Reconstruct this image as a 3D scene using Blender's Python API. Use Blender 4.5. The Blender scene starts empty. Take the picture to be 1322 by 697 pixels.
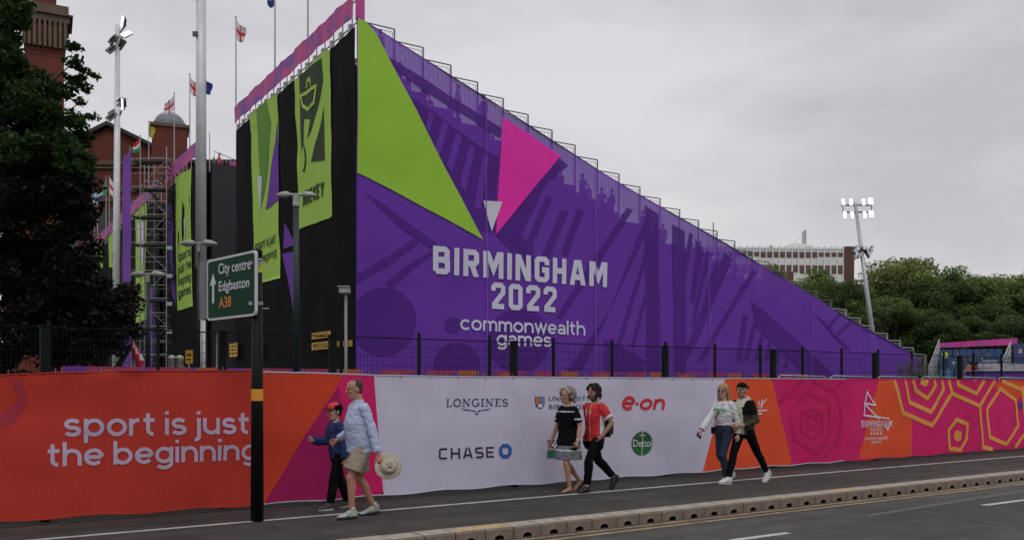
import bpy, bmesh, math, random
import numpy as np
from mathutils import Vector, Matrix, noise
R = math.radians
# ------------------------------------------------------------------ camera, world, light
scn = bpy.context.scene
FP, CH = 1147.0, 1.65                 # focal length in photo pixels (photo is 1322 wide), eye height
_n = math.hypot(.842, .540); CC, SS = .842/_n, .540/_n     # X runs along the fence, Y away behind it
cam = bpy.data.objects.new('camera', bpy.data.cameras.new('camera'))
scn.collection.objects.link(cam)
cam.location = (0, 0, CH); cam.rotation_euler = (R(90), 0, -math.atan2(SS, CC))
cam.data.sensor_width = 36; cam.data.lens = FP/1322*36; cam.data.shift_y = 149.5/1322
cam.data.clip_end = 6000; cam.data.clip_start = .1
scn.camera = cam
scn.view_settings.view_transform = 'Standard'; scn.view_settings.look = 'None'
scn.view_settings.exposure = 0.12; scn.view_settings.gamma = 1
wd = bpy.data.worlds.new('World'); scn.world = wd; wd.use_nodes = True
nt = wd.node_tree; nt.nodes.clear()
def wn(t): return nt.nodes.new(t)
wo = wn('ShaderNodeOutputWorld'); bg = wn('ShaderNodeBackground'); bg.inputs['Strength'].default_value = .1
sky = wn('ShaderNodeTexSky'); sky.sky_type = 'NISHITA'; sky.sun_disc = False
SUN_EL, SUN_AZ = 48, 200
sky.sun_elevation = R(SUN_EL); sky.sun_rotation = R(SUN_AZ)
geo = wn('ShaderNodeTexCoord'); sep = wn('ShaderNodeSeparateXYZ'); nt.links.new(geo.outputs['Generated'], sep.inputs[0])
ramp = wn('ShaderNodeValToRGB'); nt.links.new(sep.outputs['Z'], ramp.inputs[0])
e = ramp.color_ramp.elements
e[0].position = 0; e[0].color = (.74, .715, .725, 1)
e[1].position = .85; e[1].color = (.98, .96, 1.0, 1)
m_ = e.new(.22); m_.color = (.665, .65, .67, 1)
m2_ = e.new(.45); m2_.color = (.63, .615, .655, 1)
mp = wn('ShaderNodeMapping'); mp.inputs['Scale'].default_value = (1, 1, 3.0); mp.inputs['Location'].default_value = (0, 0, 0); nt.links.new(geo.outputs['Generated'], mp.inputs[0])
nz = wn('ShaderNodeTexNoise'); nz.inputs['Scale'].default_value = 1.7; nz.inputs['Detail'].default_value = 8; nz.inputs['Roughness'].default_value = .56
nt.links.new(mp.outputs[0], nz.inputs['Vector'])
cr = wn('ShaderNodeValToRGB'); nt.links.new(nz.outputs['Fac'], cr.inputs[0])
cr.color_ramp.elements[0].position = .36; cr.color_ramp.elements[0].color = (.76, .76, .775, 1)
cr.color_ramp.elements[1].position = .60; cr.color_ramp.elements[1].color = (1.05, 1.05, 1.04, 1)
mul = wn('ShaderNodeMixRGB'); mul.blend_type = 'MULTIPLY'; mul.inputs[0].default_value = 1
nt.links.new(ramp.outputs[0], mul.inputs[1]); nt.links.new(cr.outputs[0], mul.inputs[2])
sc = wn('ShaderNodeMixRGB'); sc.blend_type = 'MULTIPLY'; sc.inputs[0].default_value = 1; sc.inputs[2].default_value = (10, 10, 10, 1)
nt.links.new(mul.outputs[0], sc.inputs[1])
mx = wn('ShaderNodeMixRGB'); mx.inputs[0].default_value = .94
nt.links.new(sky.outputs[0], mx.inputs[1]); nt.links.new(sc.outputs[0], mx.inputs[2])
nt.links.new(mx.outputs[0], bg.inputs['Color']); nt.links.new(bg.outputs[0], wo.inputs['Surface'])
sl = bpy.data.lights.new('sun', 'SUN'); sl.energy = .5; sl.angle = R(25); sl.color = (1, .97, .93)
sun = bpy.data.objects.new('sun', sl); scn.collection.objects.link(sun)
# sky azimuth: Nishita rotation is clockwise from +Y
_d = Vector((math.sin(R(SUN_AZ))*math.cos(R(SUN_EL)), math.cos(R(SUN_AZ))*math.cos(R(SUN_EL)), math.sin(R(SUN_EL))))
sun.rotation_euler = _d.to_track_quat('Z', 'Y').to_euler(); sun.location = (0, 0, 60)

# ------------------------------------------------------------------ measuring helpers (photo pixel -> world)
def G(px, py, z=0.):
    d = FP*(CH-z)/(py-498.0); r = (px-661)/FP*d
    return (CC*r+SS*d, -SS*r+CC*d)
def onY(px, py, Y):
    k = (px-661)/FP; X = Y*(SS+k*CC)/(CC-k*SS); d = SS*X+CC*Y
    return X, CH+(498-py)/FP*d
def onX(px, py, X):
    k = (px-661)/FP; Y = X*(CC-k*SS)/(SS+k*CC); d = SS*X+CC*Y
    return Y, CH+(498-py)/FP*d
def at(px, py, d):
    r = (px-661)/FP*d
    return Vector((CC*r+SS*d, -SS*r+CC*d, CH+(498-py)/FP*d))
YAW = -math.atan2(SS, CC)
def facing(px): return YAW+math.atan((661-px)/FP), math.cos(math.atan((661-px)/FP))

# ------------------------------------------------------------------ object helpers
COL = scn.collection
def tag(o, label=None, cat=None, group=None, kind=None):
    if label: o['label'] = label
    if cat: o['category'] = cat
    if group: o['group'] = group
    if kind: o['kind'] = kind
    return o
def empty(name, loc, rz=0, label=None, cat=None, group=None):
    o = bpy.data.objects.new(name, None); COL.objects.link(o); o.location = loc; o.rotation_euler = (0, 0, rz)
    o.empty_display_size = .2
    return tag(o, label, cat, group)
def link(name, me, parent=None, loc=(0, 0, 0)):
    o = bpy.data.objects.new(name, me); COL.objects.link(o)
    if parent is not None: o.parent = parent
    o.location = loc
    return o
KIDS = {}
def copy_tree(o, parent=None):
    c = o.copy(); COL.objects.link(c); c.parent = parent
    for ch in [x for x in COL.objects if x.parent == o]: copy_tree(ch, c)
    return c

class MB:
    def __init__(s): s.v = []; s.f = []; s.m = []
    def add(s, vs, fs, mi=0):
        n = len(s.v); s.v += [tuple(v) for v in vs]; s.f += [tuple(i+n for i in f) for f in fs]; s.m += [mi]*len(fs); return s
    def box(s, x0, x1, y0, y1, z0, z1, mi=0, M=None):
        vs = [Vector((x, y, z)) for z in (z0, z1) for x, y in ((x0, y0), (x1, y0), (x1, y1), (x0, y1))]
        if M is not None: vs = [M @ v for v in vs]
        return s.add(vs, [(3, 2, 1, 0), (4, 5, 6, 7), (0, 1, 5, 4), (1, 2, 6, 5), (2, 3, 7, 6), (3, 0, 4, 7)], mi)
    def tube(s, p0, p1, r0, r1=None, n=8, mi=0, cap=True):
        if r1 is None: r1 = r0
        p0 = Vector(p0); p1 = Vector(p1); d = (p1-p0).normalized()
        a = d.orthogonal().normalized(); b = d.cross(a)
        vs = []
        for p, r in ((p0, r0), (p1, r1)):
            for k in range(n):
                t = 2*math.pi*k/n; vs.append(p+a*math.cos(t)*r+b*math.sin(t)*r)
        fs = [(k, (k+1) % n, n+(k+1) % n, n+k) for k in range(n)]
        if cap: fs += [tuple(range(n-1, -1, -1)), tuple(range(n, 2*n))]
        return s.add(vs, fs, mi)
    def path(s, pts, r, n=8, mi=0):
        for a, b in zip(pts[:-1], pts[1:]): s.tube(a, b, r, r, n, mi)
        return s
    def ball(s, c, r, n=12, m=8, mi=0):
        c = Vector(c)
        if not hasattr(r, '__len__'): r = (r, r, r)
        vs = [c+Vector((0, 0, -r[2]))]
        for j in range(1, m):
            ph = math.pi*j/m-math.pi/2
            for k in range(n):
                t = 2*math.pi*k/n
                vs.append(c+Vector((r[0]*math.cos(ph)*math.cos(t), r[1]*math.cos(ph)*math.sin(t), r[2]*math.sin(ph))))
        vs.append(c+Vector((0, 0, r[2])))
        fs = [(0, 1+(k+1) % n, 1+k) for k in range(n)]
        for j in range(m-2):
            b = 1+j*n
            fs += [(b+k, b+(k+1) % n, b+n+(k+1) % n, b+n+k) for k in range(n)]
        b = 1+(m-2)*n; t = len(vs)-1
        fs += [(b+k, b+(k+1) % n, t) for k in range(n)]
        return s.add(vs, fs, mi)
    def loft(s, rings, n=20, mi=0, cap=True):
        """rings: (centre, vector a, vector b) ellipse rings, closed at both ends"""
        vs = []
        for c, a, b in rings:
            c, a, b = Vector(c), Vector(a), Vector(b)
            for k in range(n):
                t = 2*math.pi*k/n; vs.append(c+a*math.cos(t)+b*math.sin(t))
        fs = []
        for j in range(len(rings)-1):
            q = j*n
            fs += [(q+k, q+(k+1) % n, q+n+(k+1) % n, q+n+k) for k in range(n)]
        if cap:
            fs += [tuple(range(n-1, -1, -1)), tuple(range((len(rings)-1)*n, len(rings)*n))]
        return s.add(vs, fs, mi)
    def lathe(s, prof, c=(0, 0, 0), n=20, mi=0):
        return s.loft([((c[0], c[1], c[2]+z), (r, 0, 0), (0, r, 0)) for r, z in prof], n, mi)
    def mesh(s, name, mats, smooth=False, bevel=0):
        me = bpy.data.meshes.new(name); me.from_pydata(s.v, [], s.f)
        for m in (mats if isinstance(mats, (list, tuple)) else [mats]): me.materials.append(m)
        me.polygons.foreach_set('material_index', s.m)
        if smooth: me.polygons.foreach_set('use_smooth', [True]*len(me.polygons))
        me.update()
        if bevel:
            bm = bmesh.new(); bm.from_mesh(me)
            bmesh.ops.bevel(bm, geom=bm.edges[:], offset=bevel, segments=2, affect='EDGES', clamp_overlap=True)
            bm.to_mesh(me); bm.free()
        return me
    def build(s, name, mats, parent=None, smooth=False, loc=(0, 0, 0), bevel=0):
        return link(name, s.mesh(name, mats, smooth, bevel), parent, loc)

# ------------------------------------------------------------------ materials
MATS = {}
def mat(name, col, rough=.7, metal=0, var=.12, scale=6., bump=0., bscale=60., spec=.4, trans=0, emit=None, wave=None, coord='Object', dirt=0):
    if name in MATS: return MATS[name]
    m = bpy.data.materials.new(name); m.use_nodes = True; n = m.node_tree; L = n.links
    p = n.nodes['Principled BSDF']; p.inputs['Roughness'].default_value = rough; p.inputs['Metallic'].default_value = metal
    p.inputs['Specular IOR Level'].default_value = spec
    tc = n.nodes.new('ShaderNodeTexCoord')
    a = n.nodes.new('ShaderNodeTexNoise'); a.inputs['Scale'].default_value = scale; a.inputs['Detail'].default_value = 5; L.new(tc.outputs[coord], a.inputs['Vector'])
    r = n.nodes.new('ShaderNodeValToRGB'); L.new(a.outputs['Fac'], r.inputs[0])
    r.color_ramp.elements[0].position = .3; r.color_ramp.elements[1].position = .7
    r.color_ramp.elements[0].color = (*[c*(1-var) for c in col], 1); r.color_ramp.elements[1].color = (*[min(1, c*(1+var)) for c in col], 1)
    out = r.outputs[0]
    if dirt:
        b = n.nodes.new('ShaderNodeTexNoise'); b.inputs['Scale'].default_value = scale*.22; b.inputs['Detail'].default_value = 8; b.inputs['Roughness'].default_value = .7; L.new(tc.outputs[coord], b.inputs['Vector'])
        q = n.nodes.new('ShaderNodeValToRGB'); L.new(b.outputs['Fac'], q.inputs[0])
        q.color_ramp.elements[0].position = .35; q.color_ramp.elements[0].color = (1-dirt, 1-dirt, 1-dirt*.95, 1); q.color_ramp.elements[1].position = .6
        mm = n.nodes.new('ShaderNodeMixRGB'); mm.blend_type = 'MULTIPLY'; mm.inputs[0].default_value = 1
        L.new(out, mm.inputs[1]); L.new(q.outputs[0], mm.inputs[2]); out = mm.outputs[0]
    L.new(out, p.inputs['Base Color'])
    if bump or wave:
        bp = n.nodes.new('ShaderNodeBump'); bp.inputs['Strength'].default_value = bump or .3; bp.inputs['Distance'].default_value = .02
        if wave:
            w = n.nodes.new('ShaderNodeTexWave'); w.wave_type = 'BANDS'; w.bands_direction = 'X'; w.inputs['Scale'].default_value = wave; w.inputs['Distortion'].default_value = 1.2; L.new(tc.outputs[coord], w.inputs['Vector'])
            L.new(w.outputs['Fac'], bp.inputs['Height'])
        else:
            w = n.nodes.new('ShaderNodeTexNoise'); w.inputs['Scale'].default_value = bscale; w.inputs['Detail'].default_value = 4; L.new(tc.outputs[coord], w.inputs['Vector'])
            L.new(w.outputs['Fac'], bp.inputs['Height'])
        L.new(bp.outputs[0], p.inputs['Normal'])
    if emit:
        p.inputs['Emission Color'].default_value = (*emit[0], 1); p.inputs['Emission Strength'].default_value = emit[1]
    if trans:
        t = n.nodes.new('ShaderNodeBsdfTransparent'); mxs = n.nodes.new('ShaderNodeMixShader'); mxs.inputs[0].default_value = trans
        L.new(p.outputs[0], mxs.inputs[1]); L.new(t.outputs[0], mxs.inputs[2]); L.new(mxs.outputs[0], n.nodes['Material Output'].inputs['Surface'])
    MATS[name] = m
    return m

# ------------------------------------------------------------------ printed sheets
FLAT = {'Y': (0, 1), 'X': (1, 0)}
class Surf:
    """a hung sheet: axis 'Y' = plane Y=c with a=X ; axis 'X' = plane X=c with a=Y. off moves towards the road side."""
    def __init__(s, axis, c, wr=None): s.axis, s.c, s.wr = axis, c, wr
    def px(s, x, y):
        c = s.c(0) if callable(s.c) else s.c
        if s.axis == 'Y':
            a, z = onY(x, y, c)
            if callable(s.c): a, z = onY(x, y, s.c(a)); a, z = onY(x, y, s.c(a))
            return a, z
        return onX(x, y, c)
    def P(s, a, z, off=0):
        c = s.c(a) if callable(s.c) else s.c
        w = s.wr(a, z) if s.wr else 0
        q = c+w-off
        return (a, q, z) if s.axis == 'Y' else (q, a, z)
def cut_grid(bm, step):
    xs = [v.co.x for v in bm.verts]; ys = [v.co.y for v in bm.verts]
    for ax, lo, hi in ((0, min(xs), max(xs)), (1, min(ys), max(ys))):
        k = math.ceil(lo/step+1e-6)
        while k*step < hi-1e-6:
            co = Vector((k*step, 0, 0)) if ax == 0 else Vector((0, k*step, 0)); no = Vector((1, 0, 0)) if ax == 0 else Vector((0, 1, 0))
            bmesh.ops.bisect_plane(bm, geom=bm.verts[:]+bm.edges[:]+bm.faces[:], plane_co=co, plane_no=no, dist=1e-5)
            k += 1
def sheet(name, surf, polys, m, parent, off, step=.12, smooth=True):
    """polys: list of outlines in surface coordinates (a, z)"""
    bm = bmesh.new()
    for p in polys:
        vs = [bm.verts.new((x, y, 0)) for x, y in p]
        try: bm.faces.new(vs)
        except ValueError: pass
    return finish_sheet(name, bm, surf, m, parent, off, step, smooth)
def finish_sheet(name, bm, surf, m, parent, off, step, smooth=True):
    bm.normal_update()
    bmesh.ops.triangulate(bm, faces=bm.faces[:])
    if step: cut_grid(bm, step)
    for v in bm.verts: v.co = surf.P(v.co.x, v.co.y, off)
    bm.normal_update()
    me = bpy.data.meshes.new(name); bm.to_mesh(me); bm.free(); me.materials.append(m)
    if smooth: me.polygons.foreach_set('use_smooth', [True]*len(me.polygons))
    return link(name, me, parent)
def pxpoly(surf, pts, o=(0, 0), k=1.): return [surf.px(o[0]+x/k, o[1]+y/k) for x, y in pts]
def ribbon(pts, w, closed=False, taper=None):
    """mitred ribbon; returns list of quads"""
    P = [Vector(p) for p in pts]; n = len(P); L = []; Rr = []
    for i in range(n):
        if closed: d0 = (P[i]-P[i-1]).normalized(); d1 = (P[(i+1) % n]-P[i]).normalized()
        else:
            d1 = (P[min(i+1, n-1)]-P[min(i, n-2)]).normalized(); d0 = (P[max(i, 1)]-P[max(i, 1)-1]).normalized()
        t = (d0+d1)
        t = t.normalized() if t.length > 1e-6 else d1
        nn = Vector((-t.y, t.x)); c = max(.35, nn.dot(Vector((-d1.y, d1.x))))
        ww = (w[i] if hasattr(w, '__len__') else w)/2/c
        L.append(P[i]+nn*ww); Rr.append(P[i]-nn*ww)
    q = []
    for i in range(n if closed else n-1):
        j = (i+1) % n
        q.append([tuple(L[i]), tuple(Rr[i]), tuple(Rr[j]), tuple(L[j])])
    return q
def strokes(name, surf, lines, m, parent, off, step=.12, dz=.0015, clip=None, shift=None):
    """lines: (points, width, closed) in surface coordinates, each a hair above the one before"""
    verts = []; faces = []
    for li, (pts, w, cl) in enumerate(lines):
        bm = bmesh.new()
        for q in ribbon(pts, w, cl):
            bm.faces.new([bm.verts.new((x, y, 0)) for x, y in q])
        bmesh.ops.remove_doubles(bm, verts=bm.verts[:], dist=1e-5)
        if clip:
            for zc, no in ((clip[0], (0, -1, 0)), (clip[1], (0, 1, 0))):
                bmesh.ops.bisect_plane(bm, geom=bm.verts[:]+bm.edges[:]+bm.faces[:], plane_co=(0, zc, 0), plane_no=no, clear_outer=True, dist=1e-6)
        if shift:
            for v in bm.verts: v.co.y = shift(v.co.x, v.co.y)
        bmesh.ops.triangulate(bm, faces=bm.faces[:])
        if step: cut_grid(bm, step)
        bm.verts.index_update(); b = len(verts)
        verts += [surf.P(v.co.x, v.co.y, off+dz*(li % 4)) for v in bm.verts]
        faces += [tuple(v.index+b for v in f.verts) for f in bm.faces]
        bm.free()
    me = bpy.data.meshes.new(name); me.from_pydata(verts, [], faces); me.materials.append(m)
    return link(name, me, parent)
def text_geo(body, bold=0., shear=0., spacing=1.):
    c = bpy.data.curves.new('t', 'FONT'); c.body = body; c.offset = bold; c.shear = shear; c.resolution_u = 4; c.space_character = spacing
    o = bpy.data.objects.new('t', c); COL.objects.link(o)
    dg = bpy.context.evaluated_depsgraph_get()
    me = bpy.data.meshes.new_from_object(o.evaluated_get(dg))
    bm = bmesh.new(); bm.from_mesh(me)
    bpy.data.objects.remove(o); bpy.data.meshes.remove(me); bpy.data.curves.remove(c)
    return bm
def text(name, surf, body, p0, p1, h, m, parent, off, bold=.01, shear=0, step=.12, spacing=1.):
    """baseline from p0 to p1 in surface coordinates, tallest letter h high"""
    bm = text_geo(body, bold, shear, spacing)
    xs = [v.co.x for v in bm.verts]; x0, x1 = min(xs), max(xs); yt = max(v.co.y for v in bm.verts)
    for v in bm.verts:
        t = (v.co.x-x0)/(x1-x0)
        v.co = (p0[0]+(p1[0]-p0[0])*t, p0[1]+(p1[1]-p0[1])*t+v.co.y/yt*h, 0)
    bmesh.ops.remove_doubles(bm, verts=bm.verts[:], dist=1e-5)
    bm.faces.ensure_lookup_table()
    return finish_sheet(name, bm, surf, m, parent, off, step)
def pxtext(name, surf, body, a, b, top, m, parent, off, **k):
    """a, b: pixels of the baseline's ends; top: pixel row of the tallest letter's top above a"""
    p0 = surf.px(*a); p1 = surf.px(*b); h = surf.px(a[0], top)[1]-p0[1]
    return text(name, surf, body, p0, p1, h, m, parent, off, **k)
# condensed poster capitals as strokes in a box 1 high (width given)
c_ = .12
GL = {
 'B': (.52, [([(0, 0), (0, 1), (.40, 1), (.5, .9), (.5, .62), (.42, .52), (0, .52)], 0), ([(.38, .52), (.52, .42), (.52, .1), (.42, 0), (0, 0)], 0)]),
 'I': (.0, [([(0, -.3), (0, 1.3)], 0)]),
 'R': (.50, [([(0, -.3), (0, 1), (.40, 1), (.5, .9), (.5, .58), (.4, .47), (0, .47)], 0), ([(.27, .47), (.55, -.3)], 0)]),
 'M': (.74, [([(0, -.3), (0, 1.3)], 0), ([(.74, -.3), (.74, 1.3)], 0), ([(.03, 1.2), (.37, .30), (.71, 1.2)], 0)]),
 'N': (.54, [([(0, -.3), (0, 1.3)], 0), ([(.54, -.3), (.54, 1.3)], 0), ([(.0, 1.15), (.54, -.15)], 0)]),
 'G': (.5, [([(.5, .72), (.5, .9), (.4, 1), (.1, 1), (0, .9), (0, .1), (.1, 0), (.4, 0), (.5, .1), (.5, .48), (.25, .48)], 0)]),
 'H': (.5, [([(0, -.3), (0, 1.3)], 0), ([(.5, -.3), (.5, 1.3)], 0), ([(0, .5), (.5, .5)], 0)]),
 'A': (.60, [([(-.03, -.3), (.25, 1.2)], 0), ([(.63, -.3), (.35, 1.2)], 0), ([(.1, .27), (.50, .27)], 0)]),
 '2': (.5, [([(0, .72), (0, .9), (.1, 1), (.4, 1), (.5, .9), (.5, .66), (.04, .1), (.04, 0), (.55, 0)], 0)]),
 '0': (.5, [([(0, .1), (0, .9), (.1, 1), (.4, 1), (.5, .9), (.5, .1), (.4, 0), (.1, 0)], 1)]),
 'C': (.5, [([(.5, 1), (.1, 1), (0, .9), (0, .1), (.1, 0), (.5, 0)], 0)]),
 'S': (.5, [([(.5, 1), (.1, 1), (0, .9), (0, .62), (.1, .52), (.4, .48), (.5, .38), (.5, .1), (.4, 0), (0, 0)], 0)]),
 'E': (.46, [([(.5, 1), (0, 1), (0, 0), (.5, 0)], 0), ([(0, .5), (.44, .5)], 0)]),
 'O': (.5, [([(0, .1), (0, .9), (.1, 1), (.4, 1), (.5, .9), (.5, .1), (.4, 0), (.1, 0)], 1)]),
 'K': (.5, [([(0, -.08), (0, 1.08)], 0), ([(.52, 1.08), (.06, .48)], 0), ([(.15, .56), (.54, -.08)], 0)]),
 'Y': (.56, [([(0, 1.08), (.28, .5), (.56, 1.08)], 0), ([(.28, .52), (.28, -.08)], 0)]),
}
def capitals(name, surf, body, p0, p1, h, m, parent, off, w=.17, gap=.26, wide=1., step=.12, glyphs=None):
    """strokes fitted between p0 and p1 (outer edges on the baseline), h = full letter height"""
    adv = []; x = 0
    G_ = glyphs or GL
    for ch in body: adv.append(x); x += G_[ch][0]*wide+w+gap-w*.2
    tot = x-(gap-w*.2)
    sx = (p1[0]-p0[0])/tot; hh = h/(1+w); sl = (p1[1]-p0[1])/(p1[0]-p0[0])
    lines = []
    for ch, ax in zip(body, adv):
        for pts, cl, *wf in G_[ch][1]:
            q = []
            for (x, y) in pts:
                X = p0[0]+(ax+w/2+x*wide)*sx; q.append((X, (y+w/2)*hh))
            lines.append((q, w*(abs(sx)*.5+hh*.5)*(wf[0] if wf else 1), bool(cl)))
    return strokes(name, surf, lines, m, parent, off, step, clip=(0, h), shift=lambda x, y: p0[1]+(x-p0[0])*sl+y)
def arc(cx, cy, rx, ry, a0, a1, n=12): return [(cx+rx*math.cos(R(a0+(a1-a0)*k/n)), cy+ry*math.sin(R(a0+(a1-a0)*k/n))) for k in range(n+1)]
_O = arc(.5, .5, .405, .405, 0, 345, 23)
LW = {   # rounded lower case: advance, strokes in a box whose x-height is 1
 'o': (1., [(_O, 1)]), 'c': (.92, [(arc(.5, .5, .405, .405, 42, 318, 20), 0)]), 'e': (.98, [([(.13, .49), (.88, .49)], 0), (arc(.5, .5, .405, .405, 0, 318, 22), 0)]),
 'p': (1.02, [([(.10, -.38), (.10, 1)], 0), (_O, 1)]), 'b': (1.02, [([(.10, 0), (.10, 1.42)], 0), (_O, 1)]), 'd': (1.02, [([(.905, 0), (.905, 1.42)], 0), (_O, 1)]),
 'g': (1.02, [(_O, 1), ([(.905, 1), (.905, .02)]+arc(.5, .0, .405, .29, -10, -150, 10), 0)]),
 'h': (.96, [([(.10, 0), (.10, 1.42)], 0), ([(.10, .40)]+arc(.475, .53, .375, .375, 180, 0, 12)+[(.85, 0)], 0)]), 'n': (.96, [([(.10, 0), (.10, 1)], 0), ([(.10, .40)]+arc(.475, .53, .375, .375, 180, 0, 12)+[(.85, 0)], 0)]),
 'm': (1.42, [([(.10, 0), (.10, 1)], 0), ([(.10, .4)]+arc(.40, .605, .30, .30, 180, 0, 10)+[(.70, 0)], 0), ([(.70, .4)]+arc(1.0, .605, .30, .30, 180, 0, 10)+[(1.30, 0)], 0)]),
 'u': (.96, [([(.85, 0), (.85, 1)], 0), ([(.10, 1)]+arc(.475, .47, .375, .375, 180, 360, 12)+[(.85, .6)], 0)]), 'r': (.62, [([(.10, 0), (.10, 1)], 0), ([(.10, .4)]+arc(.47, .53, .37, .375, 180, 82, 8), 0)]),
 't': (.62, [([(.0, .905), (.58, .905)], 0), ([(.24, 1.30)]+[(.24, .35)]+arc(.47, .335, .23, .24, 180, 282, 8), 0)]), 'i': (.22, [([(.10, 0), (.10, 1)], 0), ([(.10, 1.22), (.10, 1.42)], 0)]), 'l': (.22, [([(.10, 0), (.10, 1.42)], 0)]),
 'j': (.26, [([(.14, 1), (.14, -.12)]+arc(-.06, -.14, .20, .16, -5, -100, 7), 0), ([(.14, 1.22), (.14, 1.42)], 0)]),
 's': (.84, [(arc(.41, .70, .30, .205, 22, 262, 14)+arc(.41, .30, .32, .205, 80, -158, 14), 0)]), 'a': (.88, [(arc(.41, .30, .315, .205, 0, 345, 20), 1), ([(.75, 0), (.75, .60)]+arc(.43, .62, .32, .285, 0, 155, 10), 0)]),
 'w': (1.30, [([(.06, 1.0), (.36, .10), (.65, .93), (.94, .10), (1.24, 1.0)], 0)]), ' ': (.30, [])}
def lowercase(name, surf, body, p0, p1, xh, m, parent, off, w=.215, gap=.12, step=.12, shear=0):
    adv = []; x = 0
    for ch in body: adv.append(x); x += LW[ch][0]+gap
    tot = x-gap; sx = (p1[0]-p0[0])/tot; sl = (p1[1]-p0[1])/(p1[0]-p0[0]); lines = []
    for ch, ax in zip(body, adv):
        for pts, cl in LW[ch][1]:
            lines.append(([(p0[0]+(ax+x)*sx+y*xh*shear, y*xh) for x, y in pts], w*(abs(sx)*.5+xh*.5), bool(cl)))
    return strokes(name, surf, lines, m, parent, off, step, clip=(-.42*xh, 1.43*xh), shift=lambda x, y: p0[1]+(x-p0[0])*sl+y)
_s = .55
SER = {  # thick and thin roman capitals
 'L': (.55, [([(.14, 0), (.14, 1)], 0), ([(-.04, .97), (.32, .97)], 0, _s), ([(-.04, 0), (.58, 0), (.58, .28)], 0, _s)]), 'O': (.82, [(arc(.41, .5, .38, .5, 0, 345, 23), 1, .9)]),
 'N': (.80, [([(.10, 0), (.10, 1)], 0, _s), ([(.70, 0), (.70, 1)], 0, _s), ([(.08, 1), (.70, 0)], 0), ([(-.06, .99), (.22, .99)], 0, _s), ([(.54, .99), (.86, .99)], 0, _s), ([(-.06, 0), (.26, 0)], 0, _s)]),
 'G': (.80, [(arc(.42, .5, .38, .5, 42, 330, 20), 0, .9), ([(.72, .42), (.72, .05)], 0), ([(.52, .42), (.88, .42)], 0, _s)]), 'I': (.26, [([(.13, 0), (.13, 1)], 0), ([(-.04, .99), (.30, .99)], 0, _s), ([(-.04, 0), (.30, 0)], 0, _s)]),
 'E': (.58, [([(.14, 0), (.14, 1)], 0), ([(-.04, .99), (.56, .99), (.56, .76)], 0, _s), ([(-.04, 0), (.60, 0), (.60, .25)], 0, _s), ([(.14, .52), (.42, .52)], 0, _s)]),
 'S': (.52, [(arc(.28, .73, .24, .25, 22, 262, 14)+arc(.27, .26, .27, .25, 80, -158, 14), 0, .85)])}
def blob(c, r, n=28, ry=None): return [(c[0]+r*math.cos(2*math.pi*k/n), c[1]+(ry or r)*math.sin(2*math.pi*k/n)) for k in range(n)]
# ================================================================== GROUND, ROAD, PATH
def sl_(X): return .016*(X-8)                       # the road drifts slightly away from the fence line
asphalt = mat('road_asphalt', (.070, .067, .063), .85, var=.18, scale=3, bump=.6, bscale=120, dirt=.34)
pathm = mat('path_asphalt', (.050, .045, .041), .9, var=.2, scale=3, bump=.6, bscale=130, dirt=.4)
def speckle(m, sc_, lo, hi):
    n = m.node_tree; L = n.links; p = n.nodes['Principled BSDF']; src = p.inputs['Base Color'].links[0].from_socket
    tc = n.nodes.new('ShaderNodeTexCoord'); v = n.nodes.new('ShaderNodeTexNoise'); v.inputs['Scale'].default_value = sc_; v.inputs['Detail'].default_value = 2
    L.new(tc.outputs['Object'], v.inputs['Vector']); q = n.nodes.new('ShaderNodeValToRGB'); L.new(v.outputs['Fac'], q.inputs[0])
    q.color_ramp.elements[0].position = .35; q.color_ramp.elements[0].color = (lo,)*3+(1,); q.color_ramp.elements[1].position = .68; q.color_ramp.elements[1].color = (hi,)*3+(1,)
    mm = n.nodes.new('ShaderNodeMixRGB'); mm.blend_type = 'MULTIPLY'; mm.inputs[0].default_value = 1
    L.new(src, mm.inputs[1]); L.new(q.outputs[0], mm.inputs[2]); L.new(mm.outputs[0], p.inputs['Base Color'])
def streak(m):
    n = m.node_tree; L = n.links; p = n.nodes['Principled BSDF']; src = p.inputs['Base Color'].links[0].from_socket
    tc = n.nodes.new('ShaderNodeTexCoord'); mp_ = n.nodes.new('ShaderNodeMapping'); mp_.inputs['Scale'].default_value = (.10, 1.6, 1); L.new(tc.outputs['Object'], mp_.inputs[0])
    v = n.nodes.new('ShaderNodeTexNoise'); v.inputs['Scale'].default_value = 1.3; v.inputs['Detail'].default_value = 5; L.new(mp_.outputs[0], v.inputs['Vector']); q = n.nodes.new('ShaderNodeValToRGB'); L.new(v.outputs['Fac'], q.inputs[0])
    q.color_ramp.elements[0].position = .36; q.color_ramp.elements[0].color = (.74, .74, .73, 1); q.color_ramp.elements[1].position = .64; q.color_ramp.elements[1].color = (1.22, 1.2, 1.17, 1)
    mm = n.nodes.new('ShaderNodeMixRGB'); mm.blend_type = 'MULTIPLY'; mm.inputs[0].default_value = 1; L.new(src, mm.inputs[1]); L.new(q.outputs[0], mm.inputs[2]); L.new(mm.outputs[0], p.inputs['Base Color'])
streak(asphalt); streak(pathm)
speckle(asphalt, 55, .72, 1.35); speckle(pathm, 60, .75, 1.3)
grassm = mat('ground_grass', (.045, .06, .03), .95, var=.3, scale=2, bump=.6, bscale=8)
concrete = mat('kerb_concrete', (.20, .155, .12), .85, var=.16, scale=9, bump=.4, bscale=80, dirt=.35)
dark = mat('black_void', (.006, .006, .006), .9)
paint = mat('road_paint_white', (.50, .49, .46), .7, var=.14, scale=14, bump=.3, dirt=.35)
yellow = mat('road_paint_yellow', (.34, .23, .12), .7, var=.3, scale=14, bump=.3, dirt=.5)
kerbtop = mat('kerb_top_pale', (.39, .34, .28), .85, var=.14, scale=7, bump=.4, bscale=80, dirt=.3)
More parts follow.
